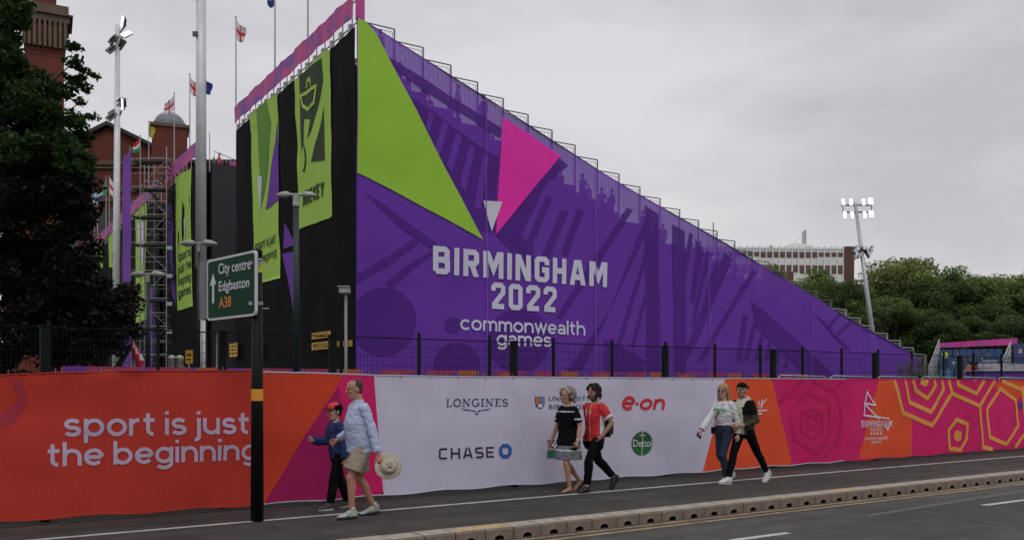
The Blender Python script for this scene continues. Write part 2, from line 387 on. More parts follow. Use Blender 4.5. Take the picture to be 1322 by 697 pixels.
MB().box(-2500, 2500, -2500, 2500, -.62, -.3).build('ground', grassm)['kind'] = 'structure'
def strip(name, y0, y1, z, m, x0=-14, x1=90, th=.25, n=40):
    b = MB(); xs = [x0+(x1-x0)*i/n for i in range(n+1)]
    vs = []
    for x in xs:
        vs += [(x, y0+sl_(x), z), (x, y1+sl_(x), z), (x, y0+sl_(x), z-th), (x, y1+sl_(x), z-th)]
    fs = []
    for i in range(n):
        k = 4*i; fs += [(k, k+4, k+5, k+1), (k, k+2, k+6, k+4), (k+1, k+5, k+7, k+3)]
    b.add(vs, fs); o = b.build(name, m); return o
rd = strip('road', -9.5, 8.72, -.12, asphalt, -60, 260); rd['kind'] = 'structure'
pth = strip('pavement', 9.03, 14.2, 0, pathm, -60, 260); pth['kind'] = 'structure'
strip('arena_yard', 14.2, 31.5, -.006, mat('yard_tarmac', (.05, .05, .05), .9, bump=.3), -60, 260)['kind'] = 'structure'
# white line along the path
o = strip('white_line', 10.86, 10.94, .004, paint, -20, 90, .003); o.parent = pth
for y0 in (8.36, 8.55):
    o = strip('yellow_line', y0, y0+.075, -.116, yellow, -20, 90, .003); o.parent = rd
for (ax, ay), (bx, by) in (((7.63, 7.22), (8.58, 7.22)), ((13.0, 7.32), (15.6, 7.36)), ((20.0, 7.45), (22.6, 7.49))):
    b = MB(); b.box(ax, bx, ay-.05, ay+.05, -.119, -.116); o = b.build('lane_dash', paint, rd)
# trench repair patches on the path
patchm = mat('patch_asphalt', (.028, .027, .027), .85, bump=.5, bscale=120)
pts = [G(*p) for p in ((1086, 592), (1112, 591), (1165, 599.5), (1128, 602))]
b = MB(); b.add([(x, y, .003) for x, y in pts], [(0, 1, 2, 3)]); b.build('repair_patch', patchm, pth)
pts = [G(*p) for p in ((905, 612), (1000, 605), (1010, 607.5), (915, 616))]
b = MB(); b.add([(x, y, .0025) for x, y in pts], [(0, 1, 2, 3)]); b.build('repair_patch', patchm, pth)
pts = [G(px, py, -.12) for px, py in ((1120, 664), (1322, 632), (1322, 634.5), (1120, 667))]
b = MB(); b.add([(x, y, -.1165) for x, y in pts], [(0, 1, 2, 3)]); b.build('repair_patch', mat('seal_asphalt', (.09, .088, .086), .8, bump=.3), rd)

# dark debris strip under the banners, the foot shadow put into its colour
soil_shade = mat('verge_soil_shade', (.018, .015, .012), .95, var=.4, scale=9, bump=.8, bscale=30)
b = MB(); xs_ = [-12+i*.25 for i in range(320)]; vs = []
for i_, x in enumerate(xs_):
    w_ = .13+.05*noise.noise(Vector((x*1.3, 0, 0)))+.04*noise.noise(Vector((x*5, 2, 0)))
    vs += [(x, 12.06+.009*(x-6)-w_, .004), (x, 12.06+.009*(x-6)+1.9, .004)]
b.add(vs, [(2*i_, 2*i_+2, 2*i_+3, 2*i_+1) for i_ in range(len(xs_)-1)]); b.build('soil_shade_strip', soil_shade, pth)
# kerb: drainage blocks, each with its inlet mouth
kerb = empty('kerb', (0, 0, 0)); kerb['kind'] = 'structure'
def kerb_block(hole):
    b = MB(); L_, D, zt, zb, c = .375, .31, .018, -.30, .022
    # front face ring around the inlet mouth
    hw, z0, z1, n = .062, -.117, -.062, 6
    front = []
    if hole:
        arch = [(-hw, z0)]+[(-hw*math.cos(math.pi*k/n), z0+.018+(z1-z0-.018)*math.sin(math.pi*k/n)) for k in range(n+1)]+[(hw, z0)]
        m = len(arch); outer = []
        for x, z in arch:
            if z <= z0+1e-6: outer.append((L_/2*(1 if x > 0 else -1), zb))
            else:
                t = (x+hw)/(2*hw); outer.append((-L_/2+L_*t, zt-c))
        outer[1] = (-L_/2, zt-c); outer[-2] = (L_/2, zt-c)
        vs = [(x, 0, z) for x, z in arch]+[(x, 0, z) for x, z in outer]+[(x, .12, z) for x, z in arch]
        fs = [(i, i+1, m+i+1, m+i) for i in range(m-1)]+[(m-1, 0, m, 2*m-1)]
        b.add(vs, fs, 0)
        b.add(vs, [(i+1, i, 2*m+i, 2*m+i+1) for i in range(m-1)]+[(0, m-1, 3*m-1, 2*m)], 1)
        b.add(vs, [tuple(range(2*m, 3*m))], 1)
    else:
        b.add([(-L_/2, 0, zb), (L_/2, 0, zb), (L_/2, 0, zt-c), (-L_/2, 0, zt-c)], [(0, 1, 2, 3)])
    h = L_/2
    vs = [(-h, 0, zt-c), (h, 0, zt-c), (h, c, zt), (-h, c, zt), (h, D, zt), (-h, D, zt), (h, D, zb), (-h, D, zb), (-h, 0, zb), (h, 0, zb)]
    b.add(vs, [(0, 1, 2, 3), (5, 4, 6, 7), (0, 3, 5, 7, 8), (1, 9, 6, 4, 2)]); b.add(vs, [(3, 2, 4, 5)], 2)
    return b.mesh('kerb_stone', [concrete, dark, kerbtop])
rs_ = random.Random(31); lv_, lf_ = [], []
for k in range(420):
    if k % 3: x = rs_.uniform(-4, 34); y = 12.06+.009*(x-6)-abs(rs_.gauss(0, .16))-.02; z = .008
    else: x = rs_.uniform(0, 34); y = 8.72+sl_(x)-abs(rs_.gauss(0, .10))-.01; z = -.114
    a = rs_.uniform(0, 6.3); s_0 = rs_.uniform(.012, .035); n0 = len(lv_)
    for q, (u, v) in enumerate(((-1, 0), (0, .5), (1, 0), (0, -.5))): lv_.append((x+s_0*(u*math.cos(a)-v*math.sin(a)), y+s_0*(u*math.sin(a)+v*math.cos(a)), z+rs_.uniform(0, .012)))
    lf_.append((n0, n0+1, n0+2, n0+3))
o = MB().add(lv_, lf_).build('fallen_leaves', mat('leaf_litter', (.11, .065, .025), .8, var=.5, scale=30)); tag(o, 'small dry leaves and grit lying at the banner foot and in the gutter', 'leaf litter', kind='stuff')
kms = [kerb_block(True), kerb_block(False)]
i = 0; x = -1.2
while x < 62 and i < 165:
    o = link('kerb_stone', kms[0], kerb, (x, 8.72+sl_(x)+random.Random(i).uniform(-.003, .003), random.Random(i+7).uniform(-.002, .002)))
    o.rotation_euler = (0, 0, .016); x += .388; i += 1
strip('kerb_run', 8.725, 9.02, .012, concrete, 63, 260).parent = kerb
rubber = mat('kerb_stain', (.42, .30, .12), .8, var=.3, scale=10)
for px in (600, 1170-100, 520):
    X = G(px, 498+FP*CH/ (SS*0+12), 0)[0]
drain_x = [5.25, 11.9]
for xx in drain_x:
    b = MB(); b.box(-.32, .32, .03, .20, .0185, .0215); o = b.build('paint_mark', rubber, kerb, loc=(xx, 8.75+sl_(xx), 0)); o.rotation_euler = (0, 0, .016)

# ================================================================== FENCE WITH BANNERS
GS = .12; LO = .005
ORD = ['first', 'second', 'third', 'fourth', 'fifth', 'sixth', 'seventh', 'eighth', 'ninth', 'tenth', 'eleventh', 'twelfth', 'thirteenth']
def bline(a): return 12.06+.009*(a-6)
def wr(a, z):
    s = min(1, max(0, (z+.1)/1.9))
    fold = .028*math.exp(-((z-(1.50+.17*a))/.028)**2) if a < 2.2 else 0
    fold += .012*math.exp(-((z-(1.33+.22*a))/.02)**2) if a < 1.8 else 0
    return (-fold+.006*(1 if z > 1.22 else -1)*min(1, abs(z-1.22)*12)*math.exp(-abs(z-1.22)*3)+.014*math.sin(a*1.9+.7)+.010*math.sin(a*4.3+z*1.7)+.006*math.sin(a*9.1-z*3.1)*(1-s*.5)+.018*abs(math.sin((a-1.25)*math.pi/3.33))
            +.020*noise.noise(Vector((a*1.3, z*1.9, 3)))+.010*noise.noise(Vector((a*3.1+z*1.5, z*1.2, 5)))+.006*max(0, s-.8)*5*math.cos(a*2*math.pi/.5)+.006*noise.noise(Vector((a*.7, z*4.5, 9))))
BS = Surf('Y', bline, wr)
_top = [(-260, 492), (0, 484), (60, 481.5), (110, 480.5), (160, 478.2), (324, 478.3), (345, 480), (400, 481), (482, 484), (600, 486), (760, 487), (905, 488), (1040, 488.7), (1092, 489), (1322, 490.5)]
_bot = [(-260, 689), (0, 672.6), (324, 652), (340, 650.8), (495, 638.7), (661, 626), (900, 609), (1024, 599.5), (1090, 595), (1322, 577.5)]
TT = [BS.px(*p) for p in _top]; BB = [BS.px(*p) for p in _bot]
TT += [(60, TT[-1][1])]; BB += [(60, BB[-1][1])]
def interp(T, a):
    if a <= T[0][0]: return T[0][1]
    for (x0, y0), (x1, y1) in zip(T[:-1], T[1:]):
        if a <= x1: return y0+(y1-y0)*(a-x0)/(x1-x0)
    return T[-1][1]
def top(a): return interp(TT, a)
def bot(a): return interp(BB, a)+.012*math.sin(a*5.1)
def cloth(col, name, var=.05):
    if name in MATS: return MATS[name]
    m = mat(name, col, .75, var=var, scale=1.2, wave=9.5, bump=.22, spec=.2, dirt=.12); n = m.node_tree; p = n.nodes['Principled BSDF']
    t = n.nodes.new('ShaderNodeBsdfTranslucent'); x = n.nodes.new('ShaderNodeMixShader'); x.inputs[0].default_value = .15; n.links.new(p.inputs['Base Color'].links[0].from_socket, t.inputs['Color'])
    n.links.new(p.outputs[0], x.inputs[1]); n.links.new(t.outputs[0], x.inputs[2]); n.links.new(x.outputs[0], n.nodes['Material Output'].inputs['Surface'])
    return m
red_p = cloth((.50, .044, .030), 'print_red'); orange_p = cloth((.80, .10, .036), 'print_orange'); pink_p = cloth((.68, .018, .15), 'print_pink'); white_p = cloth((.60, .57, .70), 'print_white')
magenta_p = cloth((.42, .016, .12), 'print_magenta'); lilac_p = cloth((.56, .47, .62), 'print_lilac'); gold_p = cloth((.82, .38, .08), 'print_gold'); dpink_p = cloth((.57, .016, .125), 'print_dark_pink')
steel0 = mat('eyelet_metal', (.12, .12, .13), .6, metal=.3)
def banner(a0, a1, base_m, label):
    """the cloth: a real sheet with thickness along its hem"""
    root = empty('banner', (0, 0, 0), 0, label, 'banner', 'printed banners tied along the fence')
    nx = max(2, int((a1-a0)/.1))
    outline = [(a0+(a1-a0)*i/nx, bot(a0+(a1-a0)*i/nx)) for i in range(nx+1)]+[(a1-(a1-a0)*i/nx, top(a1-(a1-a0)*i/nx)) for i in range(nx+1)]
    sheet('cloth', BS, [outline], base_m, root, 0, step=GS)
    for fz, nm in ((bot, 'foot_hem'), (top, 'head_hem')):
        b = MB(); rr_ = []
        for i in range(nx+1):
            A = a0+(a1-a0)*i/nx; rr_.append((BS.P(A, fz(A), .004), (0, .009, 0), (0, 0, .009)))
        b.loft(rr_, 5); b.build(nm, base_m, root, smooth=True)
    b = MB(); A = a0+.15
    while A < a1-.1:
        z_ = top(A)-.03; q = Vector(BS.P(A, z_, .012)); b.tube(q+Vector((0, .004, 0)), q, .009, n=8); b.tube(q, q+Vector((.01, .06, .09)), .005, n=4); A += .5
    o_ = b.build('eyelet_tie', steel0, root); o_['kind'] = 'stuff'
    return root
def clipz(polys, inset=.012):
    """clip outlines to the sheet between foot and head (Sutherland-Hodgman against the local foot and head lines)"""
    out = []
    for p in polys:
        bm = bmesh.new(); bm.faces.new([bm.verts.new((x, y, 0)) for x, y in p])
        bmesh.ops.triangulate(bm, faces=bm.faces[:]); cut_grid(bm, GS)
        for v in bm.verts:
            v.co.y = max(bot(v.co.x)+inset, min(top(v.co.x)-inset, v.co.y))
        for f in bm.faces: out.append([(v.co.x, v.co.y) for v in f.verts])
        bm.free()
    return out
def bprint(name, pts, m, parent, layer, o=(0, 0), k=1., pad=True):
    polys = clipz([pxpoly(BS, pts, o, k)])
    bm = bmesh.new()
    for p in polys:
        try: bm.faces.new([bm.verts.new((x, y, 0)) for x, y in p])
        except ValueError: pass
    bmesh.ops.remove_doubles(bm, verts=bm.verts[:], dist=1e-4)
    for v in bm.verts: v.co = BS.P(v.co.x, v.co.y, LO*layer)
    bmesh.ops.dissolve_degenerate(bm, edges=bm.edges[:], dist=1e-5)
    me = bpy.data.meshes.new(name); bm.to_mesh(me); bm.free(); me.materials.append(m); me.polygons.foreach_set('use_smooth', [True]*len(me.polygons))
    return link(name, me, parent)
aA = BS.px(331, 560)[0]; aB = BS.px(1092, 540)[0]
bnA = banner(-6, aA-.02, red_p, 'long red banner printed with sport is just the beginning, leftmost on the fence')
bnB = banner(aA+.01, aB-.015, white_p, 'wide sponsor banner, pale in the middle with orange and pink ends, behind the walking couples')
bnC = banner(aB+.015, 46, pink_p, 'pink and orange banner with golden hexagon outlines at the right end of the fence')
# --- banner A
def low(body, a, c, yx, m, par, off, **k):
    p0 = BS.px(*a); p1 = BS.px(*c); return lowercase('lettering', BS, body, p0, p1, BS.px(a[0], yx)[1]-p0[1], m, par, off, **k)
low('sport is just', (82.6, 563.3), (322, 559.5), 540.5, lilac_p, bnA, .008)
low('the beginning', (61.5, 602.0), (333.5, 593), 580, lilac_p, bnA, .008)
bprint('colour_panel', [(16, 490), (28, 490), (38, 520), (18, 545), (0, 553), (-20, 560), (-20, 545), (8, 530), (25, 515)], mat('print_deep_red', (.33, .022, .040), .75, wave=9.5, bump=.18), bnA, 1)
# --- banner B
bprint('colour_panel', [(332, 470), (449, 470), (449, 484), (430, 508), (395, 560), (343, 660), (332, 660)], cloth((.64, .062, .026), 'print_orange_red'), bnB, 1)
bprint('colour_panel', [(449, 470), (481.5, 470), (495.5, 650), (343, 660), (343, 648), (395, 560), (430, 508)], pink_p, bnB, 1)
bprint('colour_panel', [(395, 560), (437, 497), (452, 650), (343, 660), (343, 648)], magenta_p, bnB, 2)
bprint('colour_panel', [(939, 480), (995.5, 480), (1024, 606), (905, 620)], orange_p, bnB, 1)
bprint('colour_panel', [(995.5, 480), (1100, 480), (1100, 606), (1024, 606)], pink_p, bnB, 1)
def bstroke(name, lines, w, m, parent, layer, o, k, closed=()):
    L = []
    for i, l in enumerate(lines):
        cl = i in closed
        pts_ = pxpoly(BS, l, o, k)
        if not cl:
            # drop the ends to the sheet
            pts_ = [(a, max(bot(a)+.02, min(top(a)-.02, z))) for a, z in pts_]
        L.append((pts_, w, cl))
    return strokes(name, BS, L, m, parent, LO*layer, GS, .001)
O2 = (960, 480); K2 = 5.364
bstroke('hexagon_print', [[(450, 300), (490, 310), (505, 355), (480, 395), (445, 375), (440, 330)]], .09, dpink_p, bnB, 2, O2, K2, (0,))
bstroke('hexagon_print', [[(405, 280), (470, 245), (540, 295), (545, 400), (478, 470), (400, 405)], [(325, 290), (425, 140), (590, 210), (605, 420), (510, 560), (350, 470)],
                          [(250, 210), (400, 60)], [(470, 60), (620, 130), (690, 60)], [(650, 150), (690, 330), (640, 500), (560, 590)]], .085, dpink_p, bnB, 2, O2, K2, (0, 1))
navy = mat('ink_navy', (.035, .03, .11), .7); inkblack = mat('ink_black', (.02, .017, .035), .7); inkred = mat('ink_red', (.50, .02, .03), .7); blue = mat('ink_blue', (.03, .09, .33), .7)
inkwhite = mat('ink_white', (.62, .60, .66), .7); dgreen = mat('ink_green', (.015, .085, .03), .7); lgreen = mat('ink_light_green', (.02, .16, .08), .7)
# LONGINES with slab serifs and the winged hourglass
O4 = (560, 500); K4 = 6.336
p0 = BS.px(576, 525.2); p1 = BS.px(656, 524.4); capitals('lettering', BS, 'LONGINES', p0, p1, BS.px(576, 514.4)[1]-p0[1], navy, bnB, .006, w=.15, gap=.13, glyphs=SER)
bstroke('wing_emblem', [[(238, 176), (300, 184), (345, 196), (357, 222), (370, 196), (415, 184), (472, 174)], [(262, 184), (345, 190)], [(450, 182), (368, 190)], [(345, 216), (372, 216)]], .011, navy, bnB, 2, O4, K4)
# CHASE and its octagon
def cz(x): return BS.px(560+x/K4, 500+540/K4)
p0 = BS.px(560+44/K4, 500+588/K4); p1 = BS.px(560+502/K4, 500+572/K4)
capitals('lettering', BS, 'CHASE', p0, p1, BS.px(560+44/K4, 500+496/K4)[1]-p0[1], inkblack, bnB, .007, w=.19, gap=.30, wide=1.5)
cx, czz = BS.px(560+588/K4, 500+520/K4); ro = abs(BS.px(560+642/K4, 500+520/K4)[0]-cx); ri = ro*.40
oc = [(math.cos(R(22.5+45*k)), math.sin(R(22.5+45*k))) for k in range(8)]
for q in range(4):
    an = R(90*q)
    pts_ = [(-.38, .93), (.38, .93), (.96, .40), (.40, .40), (-.42, .40), (-.42, .90)]
    rot = [(cx+ro*(x*math.cos(an)+y*math.sin(an)), czz+ro*(-x*math.sin(an)+y*math.cos(an))) for x, y in pts_]
    sheet('octagon_logo_piece', BS, [rot], blue, bnB, .007)
# university crest and words
O5 = (680, 500); K5 = 6.61
def bp5(name, pts, m, lay): return sheet(name, BS, [pxpoly(BS, pts, O5, K5)], m, bnB, LO*lay, step=GS)
bp5('crest', [(70, 78), (155, 78), (155, 130), (145, 165), (112, 186), (80, 165), (70, 130)], navy, 1)
bp5('crest_field', [(75, 83), (111, 83), (111, 125), (78, 150), (75, 130)], mat('ink_orange', (.48, .16, .04), .7), 2)
bp5('crest_field', [(114, 83), (150, 83), (150, 130), (146, 150), (114, 125)], mat('ink_grey_blue', (.16, .20, .34), .7), 2)
bp5('crest_book', [(93, 142), (112, 136), (132, 142), (132, 168), (112, 172), (93, 168)], inkwhite, 3)
pxtext('lettering', BS, 'UNIVERSITY OF', (709, 517.2), (777, 516.8), 511.4, navy, bnB, .007, bold=.004, spacing=1.1)
pxtext('lettering', BS, 'BIRMINGHAM', (709, 528.2), (772, 527.8), 521.8, navy, bnB, .007, bold=.004, spacing=1.1)
# e·on
lowercase('lettering', BS, 'e', BS.px(803.5, 529.2), BS.px(820, 529.2), BS.px(804, 511.5)[1]-BS.px(804, 529.2)[1], inkred, bnB, .007, w=.24, shear=.25)
lowercase('lettering', BS, 'on', BS.px(826.5, 528.8), BS.px(857, 528.4), BS.px(826, 515)[1]-BS.px(826, 528.8)[1], inkred, bnB, .007, w=.26, gap=.16, shear=.3)
sheet('lettering_dot', BS, [blob(BS.px(824.8, 521.3), .032)], inkred, bnB, .007)
# Dettol
c = BS.px(830.2, 572.3); rz = BS.px(830, 556.5)[1]-c[1]; rx = BS.px(843.2, 572)[0]-c[0]
sheet('round_logo', BS, [blob(c, rx, 40, rz)], dgreen, bnB, .003)
sheet('round_logo_shade', BS, [[p for p in blob(c, rx*.93, 40, rz*.93) if p[1] <= c[1]-.03]], mat('ink_mid_green', (.02, .13, .04), .7), bnB, .0045)
strokes('sword_emblem', BS, [([(c[0], c[1]-rz*1.0), (c[0], c[1]+rz*1.12)], .03, False), ([(c[0]-.07, c[1]+rz*.68), (c[0]+.07, c[1]+rz*.68)], .025, False)], mat('ink_pale_green', (.30, .38, .32), .7), bnB, .007)
pxtext('lettering', BS, 'Dettol', (818.8, 576.2), (842, 576.0), 567.3, inkwhite, bnB, .009, bold=.006)
# blue over green panel behind the woman
bp5('panel_logo', [(175, 445), (290, 445), (290, 518), (175, 518)], navy, 1)
bp5('panel_logo', [(172, 530), (290, 528), (290, 600), (172, 604)], lgreen, 1)
bstroke('panel_mark', [[(250, 450), (215, 490), (245, 510)], [(262, 470), (240, 500)]], .03, inkwhite, bnB, 2, O5, K5)
pxtext('lettering', BS, 'ENGLAND', (712, 588.6), (735, 588.4), 584.6, inkwhite, bnB, .007, bold=0) if False else None
# the mark half hidden by the second couple
bstroke('partner_mark', [[(926.5, 521), (931.5, 512), (936, 523)], [(980, 517), (980.2, 526)], [(980, 517), (984, 526), (984.2, 516)], [(984.6, 515.5), (986, 520), (990.5, 514.5)], [(985.9, 520), (983.2, 527)]], .02, inkwhite, bnB, 2, (0, 0), 1)
bstroke('partner_mark', [[(979, 530), (990.5, 529.4)], [(979, 534), (984.5, 533.7)]], .03, inkwhite, bnB, 2, (0, 0), 1)
# --- banner C
O1 = (1080, 480); K1 = 5.463
bprint('colour_panel', [(310, 40), (412, 40), (440, 180), (470, 290), (525, 315), (525, 600), (160, 610)], orange_p, bnC, 1, O1, K1)
bprint('colour_panel', [(1110, 110), (1160, 40), (1340, 40), (1340, 150), (1275, 200), (1210, 160)], orange_p, bnC, 1, O1, K1)
bprint('colour_panel', [(1285, 225), (1322, 195), (1322, 262), (1300, 262)], mat('print_violet', (.10, .02, .22), .75, wave=9.5, bump=.18), bnC, 1, O1, K1)
bprint('colour_panel', [(1050, 530), (1150, 510), (1322, 500), (1322, 560), (1020, 570)], pink_p, bnC, 1, O1, K1)
bstroke('hexagon_print', [[(406, 55), (465, 288), (675, 375), (820, 150), (800, 55)], [(482, 55), (518, 215), (665, 280), (765, 120), (752, 55)], [(540, 55), (560, 130), (645, 185), (700, 95), (690, 55)],
    [(820, 150), (1005, 240), (1115, 55)], [(855, 60), (862, 92), (985, 152), (1042, 55)], [(1005, 240), (1030, 528), (1100, 545)],
    [(1060, 262), (1152, 118), (1272, 195), (1290, 380), (1195, 508), (1082, 458)], [(1165, 60), (1310, 122), (1400, 60)], [(1318, 130), (1330, 300)], [(1262, 530), (1400, 360)],
    [(850, 335), (925, 368), (920, 470), (882, 548), (805, 540), (794, 412)]], .10, gold_p, bnC, 2, O1, K1, (6, 10))
bprint('hexagon_core', [(855, 408), (885, 425), (882, 478), (852, 492), (835, 462), (838, 425)], gold_p, bnC, 2, O1, K1)
bprint('hexagon_core', [(585, 40), (592, 88), (628, 104), (648, 68), (642, 40)], gold_p, bnC, 2, O1, K1)
bprint('hexagon_core', [(945, 40), (962, 66), (985, 62), (992, 40)], gold_p, bnC, 2, O1, K1)
# hexagons carry on past the frame
for k in range(3):
    a = 25.5+k*3.1
    strokes('hexagon_print', BS, [([(a+.95*math.cos(R(60*j+20)), .95+.7*math.sin(R(60*j+20))) for j in range(6)], .11, True), ([(a+.4*math.cos(R(60*j+20)), .95+.3*math.sin(R(60*j+20))) for j in range(6)], .11, True)], gold_p, bnC, .006)
bstroke('games_emblem', [[(222, 140), (205, 222), (278, 232)], [(195, 216), (300, 332)], [(205, 225), (193, 305), (370, 328)], [(345, 372), (362, 408), (378, 350)]], .035, inkwhite, bnC, 3, O1, K1, (0,))
def cap1(body, x0, x1, yb0, yb1, yt, w, **kk):
    p0 = BS.px(1080+x0/K1, 480+yb0/K1); p1 = BS.px(1080+x1/K1, 480+yb1/K1)
    capitals('lettering', BS, body, p0, p1, BS.px(1080+x0/K1, 480+yt/K1)[1]-p0[1], inkwhite, bnC, .014, w=w, **kk)
cap1('BIRMINGHAM', 173, 390, 390, 387, 343, .15)
cap1('2022', 241, 325, 441, 439, 397, .15)
low('commonwealth', (1080+200/K1, 480+481/K1), (1080+362/K1, 480+475/K1), 480+463/K1, inkwhite, bnC, .009, w=.16)
low('games', (1080+248/K1, 480+503/K1), (1080+316/K1, 480+500/K1), 480+486/K1, inkwhite, bnC, .009, w=.16)

# banner fence: thick dark posts just behind the cloth
postm = mat('fence_dark_green', (.005, .009, .008), .6, var=.2, spec=.12)
steel = mat('galvanised_steel', (.33, .34, .35), .45, metal=.6, var=.15)
thin = mat('fence_wire_green', (.006, .010, .009), .6, spec=.1)
bf = empty('banner_fence', (0, 0, 0), 0, 'dark steel fence of thick square posts and rails carrying the printed banners', 'fence')
thick = MB(); thick.box(-.05, .05, -.05, .05, -.1, 2.36).box(-.058, .058, -.058, .058, 2.36, 2.39)
tm = thick.mesh('post', postm, bevel=.006)
xs = [-5.9, -2.4, 1.05, 3.18, 4.75, 7.88, 11.22, 14.17, 17.54, 20.92, 24.2, 27.5, 30.9, 34.2, 37.6, 41, 44.3]
for X in xs: link('post', tm, bf, (X, bline(X)+.16, 0))
for X, Xn in zip(xs[:-1], xs[1:]):
    b = MB()
    for z in (.25, .95, 1.66): b.tube((X+.07, bline(X)+.12, z), (Xn-.07, bline(Xn)+.12, z), .018, n=6)
    b.build('rail', postm, bf)
# rear mesh security fence
FY = 18.0; SP = 1.3*FY/12.6
mf = empty('mesh_fence', (0, FY, 0), 0, 'tall dark green mesh security fence with slim posts behind the banners', 'fence')
x0 = onY(541, 440, FY)[0]
pm = MB().box(-.03, .03, -.03, .03, -.1, 2.82).box(-.035, .035, -.035, .035, 2.82, 2.84).mesh('post', postm, bevel=.004)
wm = MB()
for k in range(int(SP/.075)):
    wm.tube((k*.075+.06, -.03, .1), (k*.075+.06, -.03, 2.72), .0045, n=3, cap=False)
for z in np.arange(.1, 2.75, .2): wm.tube((0.04, -.034, z), (SP-.04, -.034, z), .006, n=3, cap=False)
wm.tube((.04, -.034, 2.71), (SP-.04, -.034, 2.71), .012, n=4)
wmesh = wm.mesh('mesh_panel', thin)
for k in range(-7, 26):
    X = x0+k*SP
    link('post', pm, mf, (X, 0, 0)); link('mesh_panel', wmesh, mf, (X, 0, 0))

# patterned hoarding further back (orange and purple scrim on barriers)
def pattern_mat(name, cols, sc_, coord='Object'):
    m = bpy.data.materials.new(name); m.use_nodes = True; n = m.node_tree; L = n.links; p = n.nodes['Principled BSDF']; p.inputs['Roughness'].default_value = .75
    tc = n.nodes.new('ShaderNodeTexCoord'); v = n.nodes.new('ShaderNodeTexVoronoi'); v.feature = 'F1'; v.inputs['Scale'].default_value = sc_; L.new(tc.outputs[coord], v.inputs['Vector'])
    s = n.nodes.new('ShaderNodeSeparateColor'); L.new(v.outputs['Color'], s.inputs[0]); q = n.nodes.new('ShaderNodeValToRGB'); q.color_ramp.interpolation = 'CONSTANT'; L.new(s.outputs[0], q.inputs[0])
    el = q.color_ramp.elements; el[0].position = 0; el[0].color = (*cols[0], 1); el[1].position = 1/len(cols); el[1].color = (*cols[1], 1)
    for i_, c in enumerate(cols[2:]): x = el.new((i_+2)/len(cols)); x.color = (*c, 1)
    L.new(q.outputs[0], p.inputs['Base Color']); return m
hoard = pattern_mat('hoarding_pattern', [(.30, .03, .10), (.38, .09, .03), (.12, .03, .25), (.42, .18, .08), (.2, .02, .1)], 1.7)
HY = 21.5
for k in range(13):
    x = 2.2+k*3.5
    if onY(1037, 480, HY)[0] < x: break
    t = empty('hoarding_panel', (x, HY, 0), 0, 'patterned orange, pink and purple hoarding panel behind the mesh fence, %s from the left' % ORD[k], 'hoarding', 'patterned hoarding panels behind the mesh fence')
    MB().box(0, 3.42, -.01, .01, .15, 2.08).build('scrim', hoard, t)
    b = MB(); b.path([(0, .04, 0), (0, .04, 2.06), (3.42, .04, 2.06), (3.42, .04, 0)], .02, 6); b.build('frame', steel, t)
    MB().box(-.25, .25, -.15, .25, -.05, .1).build('foot', steel, t)
# tubular crowd barriers at the right
BY = 16.0
def barrier_mesh():
    b = MB(); W, H, r = 2.0, 1.93, .16
    pts_ = [(0, 0, 0), (0, 0, H-r)]+[(r-r*math.cos(R(a)), 0, H-r+r*math.sin(R(a))) for a in (30, 60, 90)]+[(W-r+r*math.sin(R(a)), 0, H-r+r*math.cos(R(a))) for a in (30, 60, 90)]+[(W, 0, 0)]
    b.path(pts_, .02, 6); b.tube((0, 0, .25), (W, 0, .25), .016, n=6)
    for k in range(1, 14): b.tube((k*W/14, 0, .25), (k*W/14, 0, H-.001), .006, n=4)
    return b.mesh('frame', steel, True)
bmh = barrier_mesh()
for px in range(-2, 9):
    X = onY(1133, 490, BY)[0]+px*2.14
    o = empty('crowd_barrier', (X, BY, 0), 0, 'round cornered metal crowd barrier topping the right banner, %s from the left' % ORD[px+2], 'barrier', 'metal crowd barriers behind the right banner')
    link('frame', bmh, o); MB().box(-.05, .05, -.35, .35, -.02, .03).build('foot', steel, o)
# ================================================================== MAIN GRANDSTAND
GX, GY = 13.7, 32.7
TOPL = [onY(461, 22, GY), onY(650, 141, GY), onY(794, 234, GY), onY(936, 314, GY), onY(1100, 414, GY), onY(1190, 463, GY)]
def gtop(x): return interp(TOPL, x)
def gwr(a, z): return .05*math.sin(a*.55+z*.2)+.03*math.sin(a*2.3-z*.6)*(.4+.6*min(1, z/16))+.05*noise.noise(Vector((a*.35, z*.35, 1)))
ES = Surf('Y', GY, gwr)
def scrim_mat(name, col, trans, var=.05):
    return mat(name, col, .8, var=var, scale=.6, bump=.12, bscale=18, spec=.15, trans=trans)
pur = scrim_mat('scrim_purple', (.155, .046, .40), .11); purd = scrim_mat('scrim_dark_purple', (.092, .025, .25), .09); green = scrim_mat('scrim_green', (.32, .58, .055), .04)
pink = scrim_mat('scrim_pink', (.84, .040, .42), .04); blackm = mat('scrim_black', (.0065, .007, .008), .85, var=.3, scale=.6, bump=.1, bscale=18, spec=.08); scw = scrim_mat('scrim_white', (.60, .60, .68), 0)
stand = empty('grandstand', (0, 0, 0), 0, 'huge temporary grandstand wrapped in purple and black printed cloth, tallest thing behind the fence', 'grandstand')
# understructure: rows going down to the right
rows = 28; X0 = onY(484, 40, GY)[0]; X1 = 51.0; RW = (X1-X0)/rows; GD = 16.4
tm_ = mat('tier_board_dark', (.03, .03, .034), .8); b = MB(); GB = GY+.65
b.box(GX+.35, X0, GB, GB+GD, 0, gtop(X0)-1.5)
for k in range(rows):
    xa = X0+k*RW; h = gtop(xa+RW*.5)-1.25
    b.box(xa, xa+RW+.02, GB, GB+GD, 0, h-.012*k/rows)
b.build('seating_tiers', tm_, stand)
